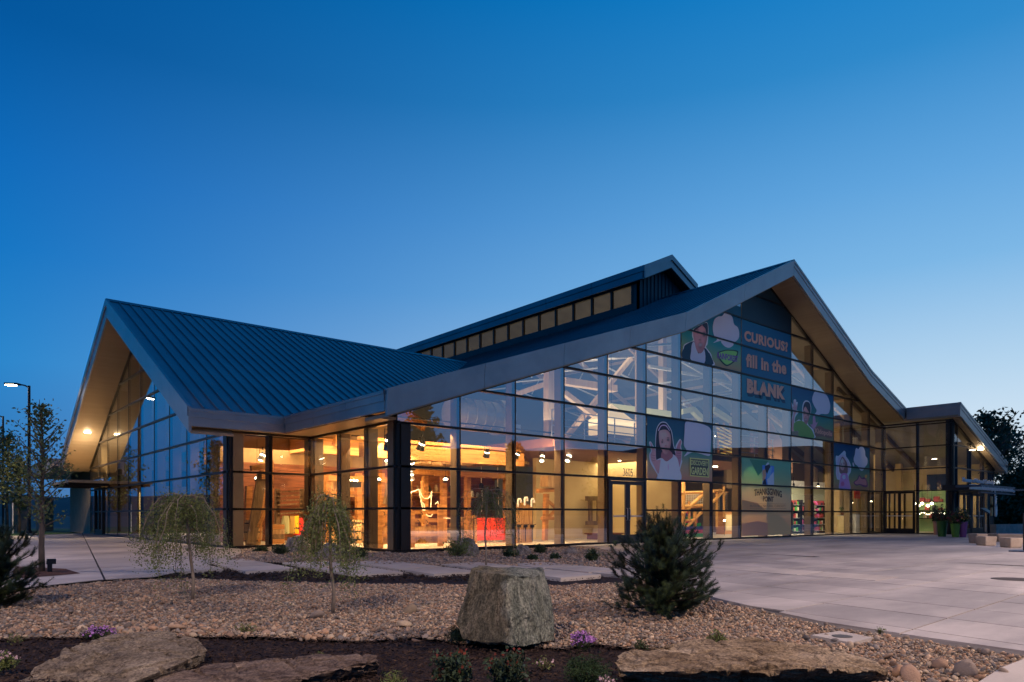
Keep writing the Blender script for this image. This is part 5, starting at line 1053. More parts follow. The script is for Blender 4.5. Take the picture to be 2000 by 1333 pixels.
stick(xb_, 'diagonal', (1102, 768), (1228, 862), Y_, .22, M_PALEW); stick(xb_, 'diagonal', (1106, 854), (1232, 700), Y_ + .25, .2, M_PALEW); stick(xb_, 'collar_beam', (1100, 745), (1200, 760), Y_ + .6, .3, M_PALEW, .4); stick(xb_, 'collar_beam', (1010, 770), (1060, 752), Y_ + .6, .2, M_PALEW)
# --- roof trusses of the main hall: top chords follow the roof, one thing per truss
tn = ['first', 'second', 'third', 'fourth', 'fifth']
for k, Y_ in enumerate((18.6, 22.6, 26.8, 31.0, 35.2)):
    t = E('roof_truss', (0, 0, 0), '%s white roof truss from the front gable glass' % tn[k], 'truss', 'white roof trusses of the main hall')
    zb = lambda x: zmain(x) - .62
    for xa, xb2 in ((17.0, xb0), (xb0, XR), (XR, xb1), (xb1, 41.8)): O('top_chord', MB().beam((xa, Y_, zb(xa)), (xb2, Y_, zb(xb2)), .16, .22), M_PALEW, t)
    O('tie_rod', MB().tube([(xb0, Y_, zb(xb0) - .1), (XR, Y_, 9.4), (xb1, Y_, zb(xb1) - .1)], .05, 6), M_WHITE, t)
    for x in (24.5, 27.2, 32.6, 35.3): O('strut', MB().tube([(x, Y_, zb(x)), (XR + (x - XR) * .7, Y_, 9.4 - abs(x - XR) * .08)], .04, 6), M_WHITE, t)
for k, x in enumerate((20.0, 23.5, 26.8, 33, 36.3, 39.6)):
    O('purlin', MB().beam((x, YD + .6, zmain(x) - .50), (x, 37.5, zmain(x) - .50), .12, .14), M_PALEW, None, '%s white purlin from the left under the main roof' % ['first', 'second', 'third', 'fourth', 'fifth', 'sixth'][k], 'beam', 'white purlins under the main roof')
# --- lantern box
lb_ = E('lantern_box', (0, 0, 0), 'glowing paper house shaped lantern hung above the door', 'lantern'); Y_ = 20.5
a, b = onY(1189, 846, Y_), onY(1238, 846, Y_); zl, zr = onY(1238, 853, Y_).z, onY(1238, 822, Y_).z; xm = (a.x + b.x) / 2
O('lantern_body', MB().box(a.x, b.x, Y_, Y_ + 1.2, zl, zr), M_LANTERN, lb_); mbp = MB(); ap = (xm, Y_ + .6, zr + .75)
c4_ = [(a.x, Y_, zr + .004), (b.x, Y_, zr + .004), (b.x, Y_ + 1.2, zr + .004), (a.x, Y_ + 1.2, zr + .004)]
for i in range(4): mbp.poly([c4_[i], c4_[(i + 1) % 4], ap])
O('lantern_roof', mbp, M_LANTERN, lb_); O('hanger', MB().tube([ap, (xm, Y_ + .6, zmain(xm) - .4)], .012, 5), M_BLACK, lb_); O('frame', MB().box(a.x - .02, b.x + .02, Y_ - .02, Y_ + 1.22, zl - .05, zl - .001), M_WOOD, lb_)
# --- mezzanine rails and sloping walkways
mz = E('mezzanine_rail', (0, 0, 0), 'thin white railing along the mezzanine edge', 'railing'); Y_ = 18.2
for z in (4.0, 4.25, 4.5, 4.8): O('rail', MB().tube([(17.4, Y_, z), (32.6, Y_, z)], .02, 5), M_WHITE, mz)
for i in range(10): O('baluster', MB().tube([(17.4 + i * 1.68, Y_, 3.78), (17.4 + i * 1.68, Y_, 4.8)], .025, 5), M_WHITE, mz)
M_PALEG = mat('pale_green_tube', hexc(206, 208, 160), .5)
wk = E('sloping_walkway', (0, 0, 0), 'pale green sloping walkway of tubes high behind the girl poster', 'walkway'); Y_ = 23.0
for (p1, p2, w) in (((1190, 795), (1325, 812), .3), ((1330, 805), (1352, 800), .28), ((1352, 800), (1385, 835), .3), ((1392, 800), (1440, 830), .28), ((1195, 818), (1330, 835), .12), ((1335, 790), (1385, 775), .1), ((1268, 716), (1318, 724), .15), ((1330, 728), (1378, 736), .15), ((1392, 742), (1440, 752), .15), ((1266, 754), (1312, 746), .08), ((1330, 746), (1376, 738), .08), ((1392, 770), (1435, 762), .08), ((1330, 784), (1436, 768), .08)):
    stick(wk, 'tube', p1, p2, Y_, w, M_PALEG if w > .2 else M_WHITE)
lv = E('yellow_stair', (0, 0, 0), 'steep lattice of yellow lit stair slats beside the speech bubble poster', 'stair'); Y_ = 22.5
for i in range(9): stick(lv, 'slat', (1398 + i * 1.5, 828 + i * 8.2), (1436, 850 + i * 6.0), Y_ + (i % 3) * .2, .07, mat('yellow_slat', hexc(240, 214, 120), .5))
for px_ in (1402, 1414, 1426): stick(lv, 'stringer', (px_, 826), (px_ + 1, 892), Y_ + .5, .09, M_WOODX)
# --- log climbing frame, net and striped steps
lgf = E('log_climbing_frame', (0, 0, 0), 'climbing frame of peeled logs with diagonal braces behind the pine bush', 'climbing frame'); Y_ = 20.2; M_LOG = mat('peeled_log', hexc(226, 176, 104), .55, 0, hexc(196, 140, 76), 4, 4)
def logst(p1, p2, r): O('log', MB().tube([onY(*p1, Y_), onY(*p2, Y_)], r, 8), M_LOG, lgf)
for p1, p2, r in (((1297, 1055), (1297, 940), .1), ((1284, 1000), (1284, 945), .08), ((1335, 1050), (1335, 940), .09), ((1357, 1052), (1357, 1000), .09), ((1376, 955), (1376, 940), .08), ((1346, 1014), (1346, 980), .06), ((1277, 947), (1320, 946), .09), ((1277, 958), (1320, 957), .06), ((1300, 964), (1376, 962), .07), ((1277, 975), (1296, 956), .07), ((1332, 1005), (1376, 963), .09), ((1335, 990), (1376, 988), .09), ((1310, 1030), (1316, 1002), .06), ((1297, 1002), (1317, 1002), .08), ((1335, 1036), (1376, 995), .08), ((1310, 1028), (1322, 1015), .06), ((1332, 1018), (1355, 1016), .05), ((1393, 980), (1412, 960), .08), ((1392, 960), (1408, 958), .07), ((1400, 1030), (1400, 960), .06), ((1414, 1010), (1414, 950), .06)): logst(p1, p2, r)
nt_ = MB()
for i in range(8):
    p, q = onY(1300 + i * 4, 965, 20.6), onY(1313 + i * 3.6, 1000, 20.6); nt_.tube([p, q], .014, 4)
    p, q = onY(1336, 966 + i * 3.5, 20.6), onY(1374, 966 + i * 3.5, 20.6); nt_.tube([p, q], .014, 4)
for i in range(9): p, q = onY(1336 + i * 4.6, 966, 20.6), onY(1336 + i * 4.6, 992, 20.6); nt_.tube([p, q], .014, 4)
for i in range(7): p, q = onY(1300 + i * 1.6, 966 + i * 5, 20.62), onY(1332 + i * 1.2, 965 + i * 5, 20.62); nt_.tube([p, q], .014, 4)
O('climbing_net', nt_, M_ROPE, lgf)
st = E('striped_steps', (0, 0, 0), 'flight of padded steps in green, red and blue stripes', 'steps'); cols = [hexc(30, 140, 60), hexc(200, 44, 66), hexc(40, 40, 110), hexc(30, 150, 70), hexc(210, 60, 90), hexc(40, 140, 70), hexc(60, 60, 130), hexc(200, 40, 60)]
sx0 = onY(1333, 1055, 19.4).x
for i in range(8):
    zz_ = .02 + i * .16; O('step', MB().box(sx0 + i * .05, sx0 + 2.3 + i * .12, 19.4 + i * .28, 19.4 + i * .28 + .9, zz_, zz_ + .155), mat('pad_%d' % i, cols[i], .5), st)
ol = E('desk_lamp', onY(1415, 1017, 20.2), 'small bare bright lamp beside the striped steps', 'lamp'); O('bulb', MB().lathe((0, 0, 0), [(.01, -.05), (.05, -.02), (.05, .02), (.01, .05)], 10), M_LAMP, ol); O('stem', MB().tube([(0, 0, -.05), (0, 0, -onY(1415, 1017, 20.2).z + .02)], .015, 6), M_BLACK, ol)
pn = E('pendant_lamp', onY(1394, 908, 20), 'bright bell shaped pendant lamp left of the green museum poster', 'pendant lamp'); O('shade', MB().lathe((0, 0, 0), [(.20, -.12), (.18, 0), (.07, .14), (.03, .18)], 16), M_LAMPW, pn); O('cord', MB().tube([(0, 0, .18), (0, 0, 2.4)], .012, 5), M_BLACK, pn)
pvw = E('purple_panel', (0, 0, 0), 'dusky purple exhibit panels on the mezzanine right of the yellow stair', 'panel'); a, b = onY(1468, 886, 22), onY(1500, 850, 22); O('board', MB().box(a.x, b.x, 22, 22.1, a.z, b.z), mat('purple_board', hexc(120, 92, 110), .6), pvw); a, b = onY(1503, 900, 21), onY(1548, 845, 21); O('board', MB().prism([(a.x, 21, a.z), (b.x, 21, a.z - .6), (b.x, 21, a.z + .2), (a.x, 21, b.z + .6)], (0, .1, 0)), mat('salmon_board', hexc(200, 150, 120), .6), pvw)
# --- shop: lit wall and three shelf units with goods
sh = E('shop_wall', (0, 0, 0), 'pale green lit wall of the shop behind the museum poster', 'wall'); a, b = onY(1535, 1040, 21.5), onY(1625, 955, 21.5); O('wall_panel', MB().box(a.x, b.x, 21.5, 21.6, .02, 3.1), mat('pale_green_wall', hexc(226, 232, 204), .7), sh); O('fascia_board', MB().box(a.x, b.x, 21.0, 21.49, 2.75, 3.1), M_WHITE, sh)
for s_i, (px0, px1) in enumerate(((1549, 1563), (1567, 1574), (1590, 1612))):
    un = E('shelf_unit', (0, 0, 0), ('dark shop shelf unit stacked with small goods, left of three', 'narrow shop shelf with bright boxes, middle of three', 'shop shelf unit with plush toys on top, right of three')[s_i], 'shelf'); Y_ = 19.2; a, b = onY(px0, 1040, Y_), onY(px1, 1040, Y_)
    O('upright', MB().box(a.x, a.x + .04, Y_, Y_ + .5, .02, 1.75).box(b.x - .04, b.x, Y_, Y_ + .5, .02, 1.75), M_BLACK, un)
    for k in range(5): O('shelf', MB().box(a.x + .041, b.x - .041, Y_, Y_ + .5, .15 + k * .36, .18 + k * .36), M_STEEL, un)
    for k in range(5):
        x = a.x + .08
        while x < b.x - .2:
            w = random.uniform(.08, .2); h = random.uniform(.12, .28)
            O('item', MB().box(x, x + w, Y_ + .05, Y_ + .35, .181 + k * .36, .181 + k * .36 + h), mat('goods_%d' % random.randint(0, 7), [hexc(60, 60, 66), hexc(40, 40, 44), hexc(150, 60, 60), hexc(90, 90, 100), hexc(60, 140, 60), hexc(200, 90, 150), hexc(180, 170, 150), hexc(70, 50, 40)][random.randint(0, 7)], .6), un); x += w + .03
# --- lobby: columns, pendants, counter, green wall, blue panel
grw = E('green_lobby_wall', (0, 0, 0), 'soft green wall at the back of the lobby with lit displays', 'wall'); O('wall_panel', MB().box(40, 49.2, 24.0, 24.2, .02, 2.7), mat('lobby_green', hexc(150, 186, 130), .7), grw); O('upper_panel', MB().box(38, 49.2, 24.3, 24.5, 2.7, 6), mat('lobby_tan', hexc(120, 98, 72), .7), grw)
XS = 49.2
gs_ = E('green_display_wall', (0, 0, 0), 'green display wall with lit shelves on the far side of the entry bay', 'display wall'); a, b = onX(1790, 1043, XS), onX(1852, 956, XS); O('wall_panel', MB().box(XS, XS + .1, min(a.y, b.y), max(a.y, b.y), .02, b.z), mat('lobby_green', (1, 1, 1)), gs_)
for k, py_ in enumerate((982, 998, 1014)):
    z = onX(1820, py_, XS).z; O('shelf', MB().box(XS - .35, XS - .001, min(a.y, b.y) + .2, max(a.y, b.y) - .2, z, z + .05), M_BLACK, gs_)
    y = min(a.y, b.y) + .25
    while y < max(a.y, b.y) - .5:
        w = random.uniform(.12, .3); O('item', MB().box(XS - .3, XS - .08, y, y + w, z + .051, z + .051 + random.uniform(.12, .34)), mat('goods_%d' % random.randint(0, 7), (.3, .2, .1)), gs_); y += w + random.uniform(.05, .25)
bp_ = E('blue_panel', (0, 0, 0), 'dark blue panel high on the far wall of the entry bay', 'panel'); a, b = onX(1810, 958, XS), onX(1849, 926, XS); O('board', MB().box(XS, XS + .08, min(a.y, b.y), max(a.y, b.y), a.z + .02, b.z), mat('navy_board', hexc(20, 44, 76), .5), bp_)
lc_lab = ['tan lobby column just right of the shop', 'tan lobby column second from the shop', 'tan lobby column third from the shop', 'tan lobby column nearest the entry bay', 'slim tan column behind the entry bay glass']
for k, (px_, Y_) in enumerate(((1637, 19.5), (1668, 21), (1690, 20.5), (1714, 19), (1756, 18.5))):
    a = onY(px_, 1000, Y_); O('lobby_column', MB().box(a.x - .17, a.x + .17, Y_ - .17, Y_ + .17, .02, zmain(a.x) - .45), mat('tan_column', hexc(196, 168, 122), .6), None, lc_lab[k], 'column', 'tan lobby columns')
pl_lab = ['white drum pendant hanging nearest the entry corner post', 'white drum pendant higher up in the entry bay', 'white drum pendant above the girl in pink poster', 'small glowing pendant right of the girl in pink poster']
for k, (px_, py_, Y_, sc, lit) in enumerate(((1826, 888, 16.3, 1.15, 1), (1804, 866, 17.5, 1.1, 0), (1669, 864, 19, 1.1, 0), (1715, 901, 19, .9, 1))):
    c = onY(px_, py_, Y_); e = E('drum_pendant', c, pl_lab[k], 'pendant lamp', 'white drum pendants of the lobby'); O('drum', MB().lathe((0, 0, 0), [(.17 * sc, -.24 * sc), (.17 * sc, .24 * sc)], 18), M_WHITE, e)
    O('glow_disc', MB().lathe((0, 0, -.245 * sc), [(.15 * sc, 0), (.15 * sc, -.02)], 18), M_LAMPW if lit else M_WHITE, e); O('cord', MB().tube([(0, 0, .24 * sc), (0, 0, max(.6, zmain(c.x) - .5 - c.z))], .012, 5), M_BLACK, e)
rc = E('reception_counter', (0, 0, 0), 'pale reception counter at the back of the lobby', 'counter'); O('counter_body', MB().box(41, 46, 21.5, 22.2, .02, 1.05), M_CREAM, rc); O('counter_top', MB().box(40.9, 46.1, 21.4, 22.3, 1.051, 1.11), M_WOOD, rc)
dsp_lab = ['glowing round lamp over the reception, left of five', 'glowing round lamp over the reception, second of five', 'glowing round lamp over the reception, middle of five', 'glowing round lamp over the reception, fourth of five', 'glowing round lamp over the reception, right of five']
for k, px_ in enumerate((1786, 1794, 1801, 1812, 1820)):
    c = onX(px_, 984 + (k % 2) * 4, 48.6); e = E('globe_lamp', c, dsp_lab[k], 'globe lamp', 'globe lamps over the reception'); O('globe', MB().lathe((0, 0, 0), [(.02, -.09), (.08, -.05), (.09, 0), (.08, .05), (.02, .09)], 10), M_LAMPW, e); O('stem', MB().tube([(0, 0, .09), (0, 0, 1.2)], .01, 5), M_BLACK, e)
for k, (nm, lab, cat, px_, py_, w, h, m_) in enumerate((('display_plinth', 'white display plinth inside the bay left of the entry corner', 'plinth', 1669, 1030, .5, 1.1, M_WHITE), ('display_plinth', 'small cream plinth with a plant on top, beside the shop', 'plinth', 1645, 1032, .4, 1.0, M_CREAM), ('red_sign', 'small red hanging sign in the bay right of the shop', 'sign', 1674, 966, .7, .5, mat('red_board', (.6, .05, .03))))):
    c = onY(px_, py_, 18.8); e = E(nm, (c.x, 18.8, 0), lab, cat)
    if nm == 'display_plinth': O('body', MB().box(-w / 2, w / 2, -.2, .2, .015, h), m_, e); O('top', MB().box(-w / 2 - .02, w / 2 + .02, -.22, .22, h + .001, h + .04), M_STEEL, e)
    else: O('board', MB().box(-w / 2, w / 2, -.03, .03, c.z - h / 2, c.z + h / 2), m_, e); O('cord', MB().tube([(0, 0, c.z + h / 2), (0, 0, c.z + 1.6)], .012, 5), M_BLACK, e)
c = onY(1645, 1032, 18.8); pp = E('potted_plant', (c.x, 18.8, 1.045), 'small potted plant on the cream plinth', 'plant'); O('pot', MB().lathe((0, 0, 0), [(.07, 0), (.1, .16)], 12), M_RED, pp); O('leaves', MB().poly([(-.2, 0, .4), (0, .02, .15), (.02, 0, .5)]).poly([(.22, 0, .38), (0, -.02, .15), (.05, .02, .55)]).poly([(0, .2, .42), (.02, 0, .15), (-.05, .05, .5)]), M_LEAF, pp)
tl_ = ['small bright ceiling spot over the white plinth', 'small bright ceiling spot right of the white plinth', 'small bright ceiling spot nearest the entry corner', 'small bright ceiling spot left of the shop shelf', 'small bright ceiling spot above the shop', 'small bright ceiling spot over the climbing frame', 'small bright ceiling spot above the door', 'small bright ceiling spot left of the yellow stair']
for k, (px_, py_, Y_) in enumerate(((1664, 982, 20), (1712, 976, 20), (1702, 979, 20), (1550, 951, 20.5), (1598, 950, 20.5), (1333, 918, 21), (1210, 900, 20.4), (1396, 852, 21.5))):
    c = onY(px_, py_, Y_); e = E('ceiling_spot', c, tl_[k], 'spotlight', 'small ceiling spots'); O('can', MB().lathe((0, 0, 0), [(.06, 0), (.07, .16), (.03, .2)], 10), M_BLACK, e); O('lens', MB().lathe((0, 0, -.002), [(.062, 0), (.05, -.03)], 10), M_LAMP, e); O('stem', MB().tube([(0, 0, .2), (0, 0, .55)], .015, 5), M_BLACK, e)
for k, (x, y) in enumerate(((18.8, 18.5), (24.6, 18.5), (28.3, 18.6), (36.0, 18.8))):   # added unseen spots without fittings, aimed out to light the paving
    la = bpy.data.lights.new('spill_spot', 'SPOT'); la.energy = 900; la.color = SOFTW; la.spot_size = 1.3; la.spot_blend = .4; la.shadow_soft_size = .05; lo = bpy.data.objects.new('spill_spot', la); COL.objects.link(lo); lo.location = (x, y, 3.25); lo.rotation_euler = (-.95, 0, .25); lo.visible_camera = False; lo.visible_glossy = False
# a reflected string of small lights, built as glowing beads behind the glass
sl_ = E('light_string_reflection', (0, 0, 0), 'modelled reflection of a string of tiny white lights, low across the entry bay', 'reflection'); mbw = MB(); mbb = MB()
pts = [onY(1790 + i * 3.2, 1003 + 2 * math.sin(i * 1.1) + random.uniform(-1, 1), 16.0) for i in range(20)]; mbw.tube(pts, .008, 4)
for p in pts: mbb.lathe(p, [(.005, -.03), (.028, 0), (.005, .03)], 6)
O('reflected_wire', mbw, M_BLACK, sl_); O('reflected_bulbs', mbb, M_LAMPW, sl_)['kind'] = 'stuff'
# --- left gable interior: slim lit posts seen through the dark glass
gp_lab = ['pale lit post behind the left gable, tallest', 'pale lit post behind the left gable, second', 'pale lit post behind the left gable, third', 'pale lit post behind the left gable, fourth']
for k, px_ in enumerate((239, 252, 259, 271)):
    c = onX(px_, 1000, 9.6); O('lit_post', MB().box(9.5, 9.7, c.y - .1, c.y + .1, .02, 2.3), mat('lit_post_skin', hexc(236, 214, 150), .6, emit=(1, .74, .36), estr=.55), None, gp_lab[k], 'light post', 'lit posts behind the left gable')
# --- light of the hall (added area lights, unseen and without fittings)
area_light('exhibit_flood', (13.0, 21.5, 3.5), 5.5, 5.0, 1250, WARM)
area_light('exhibit_flood', (10.2, 26.0, 3.6), 2.8, 4.0, 560, WARM)
area_light('counter_flood', (12.4, 17.5, 3.55), 3.0, .6, 330, WARM, (.75, 0, 0))
area_light('back_wall_flood', (15.0, 24.6, 3.5), 6.5, .5, 330, WARM, (.7, 0, 0))
area_light('eave_flood', (10.9, 20.5, 3.3), .6, 3.0, 560, WARM, (.2, -.7, 0))
area_light('tap_flood', (16.0, 17.6, 3.5), 3.0, .6, 300, WARM, (.75, 0, 0))
area_light('partition_flood', (20.6, 18.6, 3.4), 4.5, 1.2, 190, SOFTW, (.5, 0, 0))
area_light('climbing_flood', (26.8, 20.5, 3.4), 6.0, 3.0, 700, SOFTW)
area_light('hall_uplight', (25.0, 24.0, 5.0), 12.0, 8.0, 800, COOLW, (math.pi, 0, 0))
area_light('hall_flood', (26.0, 26.0, 8.6), 9.0, 10.0, 600, COOLW)
area_light('shop_flood', (36.0, 18.0, 3.1), 5.5, .8, 520, COOLW, (.7, 0, 0))
area_light('shop_wall_flood', (36.0, 20.4, 2.95), 4.5, .6, 260, COOLW, (.5, 0, 0))
area_light('lobby_flood', (43.5, 19.0, 5.2), 7.0, 5.0, 170, SOFTW)
area_light('lobby_uplight', (42.0, 20.0, 3.4), 7.0, 4.0, 60, SOFTW, (math.pi, 0, 0))
area_light('clerestory_uplight', (29.9, 36, 11.6), 2.5, 24, 520, SOFTW, (math.pi, 0, 0))
area_light('wing_flood', (11.5, 33.5, 6.0), 5, 12, 380, WARM)
# ------------------------------------------------------------------ rocks
def rock_mat(name, c1, c2, c3, scale=2.5, strata=(1.2, 1.2, 5.0), bump=.9):
    m = bpy.data.materials.new(name); m.use_nodes = True; N, L = m.node_tree.nodes, m.node_tree.links; b = N['Principled BSDF']; b.inputs['Roughness'].default_value = .85
    t = N.new('ShaderNodeTexCoord'); mp = N.new('ShaderNodeMapping'); mp.inputs['Scale'].default_value = strata; L.new(t.outputs['Object'], mp.inputs[0])
    n1 = N.new('ShaderNodeTexNoise'); n1.inputs['Scale'].default_value = scale; n1.inputs['Detail'].default_value = 9; n1.inputs['Roughness'].default_value = .65; n1.inputs['Distortion'].default_value = .6; L.new(mp.outputs[0], n1.inputs['Vector'])
    r1 = N.new('ShaderNodeValToRGB'); e = r1.color_ramp.elements; e.new(.5); 
    for el, (p, c) in zip(e, ((.3, c1), (.5, c2), (.68, c3))): el.position = p; el.color = (*c, 1)
    L.new(n1.outputs['Fac'], r1.inputs[0])
    n2 = N.new('ShaderNodeTexNoise'); n2.inputs['Scale'].default_value = scale * 7; n2.inputs['Detail'].default_value = 8; n2.inputs['Roughness'].default_value = .7; L.new(mp.outputs[0], n2.inputs['Vector'])
    mx = N.new('ShaderNodeMix'); mx.data_type = 'RGBA'; mx.blend_type = 'OVERLAY'; mx.inputs[0].default_value = .85; L.new(r1.outputs[0], mx.inputs[6]); L.new(n2.outputs['Fac'], mx.inputs[7]); L.new(mx.outputs[2], b.inputs['Base Color'])
    dis = N.new('ShaderNodeVectorMath'); dis.operation = 'MULTIPLY_ADD'; L.new(n1.outputs['Color'], dis.inputs[0]); dis.inputs[1].default_value = (.6, .6, .6); L.new(mp.outputs[0], dis.inputs[2])
    vo = N.new('ShaderNodeTexVoronoi'); vo.feature = 'DISTANCE_TO_EDGE'; vo.inputs['Scale'].default_value = scale * 1.5; L.new(dis.outputs[0], vo.inputs['Vector'])
    r3 = N.new('ShaderNodeValToRGB'); r3.color_ramp.elements[0].position = .0; r3.color_ramp.elements[1].position = .035; r3.color_ramp.elements[0].color = (.25, .22, .2, 1); L.new(vo.outputs['Distance'], r3.inputs[0])
    n4 = N.new('ShaderNodeTexNoise'); n4.inputs['Scale'].default_value = 55; n4.inputs['Detail'].default_value = 4; L.new(t.outputs['Object'], n4.inputs['Vector']); r4 = N.new('ShaderNodeValToRGB'); r4.color_ramp.elements[0].position = .36; r4.color_ramp.elements[1].position = .62; r4.color_ramp.elements[0].color = (.55, .55, .55, 1); r4.color_ramp.elements[1].color = (1.25, 1.25, 1.22, 1); L.new(n4.outputs['Fac'], r4.inputs[0])
    src = mx.outputs[2]
    for o_ in (r3.outputs[0], r4.outputs[0]):
        m9 = N.new('ShaderNodeMix'); m9.data_type = 'RGBA'; m9.blend_type = 'MULTIPLY'; m9.inputs[0].default_value = .9; L.new(src, m9.inputs[6]); L.new(o_, m9.inputs[7]); src = m9.outputs[2]
    L.new(src, b.inputs['Base Color'])
    ad = N.new('ShaderNodeMath'); ad.operation = 'ADD'; L.new(n1.outputs['Fac'], ad.inputs[0]); L.new(n2.outputs['Fac'], ad.inputs[1])
    bp = N.new('ShaderNodeBump'); bp.inputs['Strength'].default_value = bump; bp.inputs['Distance'].default_value = .05; L.new(ad.outputs[0], bp.inputs['Height']); L.new(bp.outputs[0], b.inputs['Normal']); return m
R_TAN = rock_mat('sandstone_tan', (.10, .078, .058), (.235, .19, .145), (.36, .305, .245), 2.2, (1.5, 1.5, 6))
R_RED = rock_mat('sandstone_rust', (.075, .052, .042), (.17, .125, .10), (.27, .21, .175), 2.0, (1.2, 1.2, 7))
R_GOLD = rock_mat('sandstone_gold', (.12, .08, .046), (.27, .20, .13), (.41, .33, .25), 1.8, (1.2, 1.2, 6))
R_GREEN = rock_mat('quartzite_green', (.075, .088, .078), (.215, .235, .205), (.38, .39, .345), 2.6, (4.5, 4.5, .9), 1.0)
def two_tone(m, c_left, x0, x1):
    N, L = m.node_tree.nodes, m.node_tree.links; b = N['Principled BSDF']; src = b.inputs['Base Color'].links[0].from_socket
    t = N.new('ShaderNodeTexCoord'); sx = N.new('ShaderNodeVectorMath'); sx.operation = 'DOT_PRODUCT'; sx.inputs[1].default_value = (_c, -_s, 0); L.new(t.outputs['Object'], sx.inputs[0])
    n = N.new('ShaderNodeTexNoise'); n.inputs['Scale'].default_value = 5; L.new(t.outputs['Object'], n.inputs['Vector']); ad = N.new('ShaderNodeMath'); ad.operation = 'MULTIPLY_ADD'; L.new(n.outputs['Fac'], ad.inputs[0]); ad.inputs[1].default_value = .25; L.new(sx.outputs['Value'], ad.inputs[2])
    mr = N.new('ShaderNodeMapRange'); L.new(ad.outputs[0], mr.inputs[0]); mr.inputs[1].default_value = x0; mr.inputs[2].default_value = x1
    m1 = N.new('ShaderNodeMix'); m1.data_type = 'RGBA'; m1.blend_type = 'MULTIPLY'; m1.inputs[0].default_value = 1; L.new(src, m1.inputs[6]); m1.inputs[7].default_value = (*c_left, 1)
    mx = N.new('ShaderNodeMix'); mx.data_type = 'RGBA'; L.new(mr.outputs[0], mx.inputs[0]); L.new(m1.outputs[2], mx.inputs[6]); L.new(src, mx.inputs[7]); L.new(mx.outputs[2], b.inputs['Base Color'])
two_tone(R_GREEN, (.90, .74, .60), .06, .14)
R_GREY = rock_mat('granite_grey', (.13, .11, .095), (.27, .235, .21), (.40, .36, .335), 3.5, (1.5, 1.5, 1.5), .8)
def rock(name, pts, m, label, seed, amp=.05, step=.06, freq=3.0, strata=0.0, smoothn=1, group=None):
    bm = bmesh.new(); cen = Vector((0, 0, 0))
    for p in pts: cen += Vector(p)
    cen /= len(pts)
    for p in pts: bm.verts.new(Vector(p) - cen)
    bmesh.ops.convex_hull(bm, input=bm.verts[:]); bmesh.ops.delete(bm, geom=[v for v in bm.verts if not v.link_faces], context='VERTS')
    for _ in range(9):
        es = [e for e in bm.edges if e.calc_length() > step]
        if not es or len(bm.verts) > 26000: break
        bmesh.ops.subdivide_edges(bm, edges=es, cuts=1); bmesh.ops.triangulate(bm, faces=bm.faces[:])
    for _ in range(smoothn): bmesh.ops.smooth_vert(bm, verts=bm.verts[:], factor=.5, use_axis_x=True, use_axis_y=True, use_axis_z=True)
    bm.normal_update(); o3 = Vector((seed * 7.3, seed * 3.1, seed * 1.7)); disp = []
    for v in bm.verts:
        p = v.co * freq + o3
        warp = Vector((mnoise.noise(p * .7), mnoise.noise(p * .7 + Vector((9, 0, 0))), mnoise.noise(p * .7 + Vector((0, 9, 0)))))
        d1 = mnoise.voronoi((p + warp * .5) * .8)[0]; cell = d1[1] - d1[0]                 # chipped facets with cracks between
        d = mnoise.fractal(p * 1.6, .85, 2.1, 6) * .5 + (mnoise.noise(p * .45)) * .9 - max(0, .10 - cell) * 6.0 + (mnoise.cell(p * 1.1 + warp) - .5) * .35
        if strata:
            h = v.co.z + .16 * v.co.x + .03 * mnoise.noise(p * 1.3); k_ = h * 17 + o3.z; st_ = k_ - math.floor(k_); d += strata * ((st_ - .5) * 1.1 - (1.6 if st_ < .12 else 0)) * (.5 + mnoise.noise(p * .8))
        disp.append(v.normal * d * amp)
    for v, d in zip(bm.verts, disp): v.co += d
    me = bpy.data.meshes.new(name); bm.to_mesh(me); bm.free(); me.materials.append(m)
    me.polygons.foreach_set('use_smooth', [True] * len(me.polygons))
    try: me.set_sharp_from_angle(angle=math.radians(32))
    except Exception: pass
    o = bpy.data.objects.new(name, me); COL.objects.link(o); o.location = cen; return tag(o, label, 'rock', group)
A = lambda L: [atD(*p) for p in L]
rock('slab_rock', A([(140, 1264, 5.0), (226, 1236, 5.35), (332, 1233, 5.45), (395, 1248, 5.25), (408, 1268, 5.0), (345, 1300, 4.55), (262, 1332, 4.35), (120, 1375, 4.15), (15, 1362, 4.25), (40, 1330, 4.5), (88, 1294, 4.8), (350, 1330, 4.72), (275, 1356, 4.56), (400, 1292, 5.1), (125, 1395, 4.4), (10, 1400, 4.45), (150, 1300, 5.2), (300, 1300, 5.5)]), R_TAN, 'tilted tan sandstone slab in the foreground, leftmost of the big rocks', 1, .034, .028, 3.2, .5, 0)
rock('slab_rock', A([(300, 1322, 4.5), (420, 1293, 4.8), (560, 1286, 4.85), (690, 1279, 4.9), (738, 1280, 4.78), (743, 1291, 4.62), (690, 1300, 4.5), (560, 1336, 4.3), (400, 1352, 4.2), (300, 1348, 4.3), (738, 1332, 4.8), (660, 1346, 4.66), (500, 1376, 4.46), (300, 1400, 4.42), (560, 1330, 4.9)]), R_RED, 'flat rust coloured slab rock half hidden behind the tilted tan slab', 2, .03, .03, 3.2, .5, 0)
rock('slab_rock', A([(1200, 1292, 4.5), (1228, 1268, 4.72), (1330, 1252, 4.95), (1480, 1247, 5.05), (1600, 1262, 4.95), (1690, 1285, 4.75), (1736, 1300, 4.5), (1215, 1312, 4.32), (1300, 1312, 4.15), (1500, 1308, 4.1), (1640, 1304, 4.2), (1738, 1310, 4.35), (1226, 1340, 4.5), (1300, 1352, 4.42), (1500, 1355, 4.40), (1735, 1350, 4.46), (1742, 1340, 4.6), (1400, 1290, 5.1), (1212, 1318, 4.5)]), R_GOLD, 'wide flat golden sandstone slab at the bottom right of the bed', 3, .032, .03, 3.0, .5, 0)
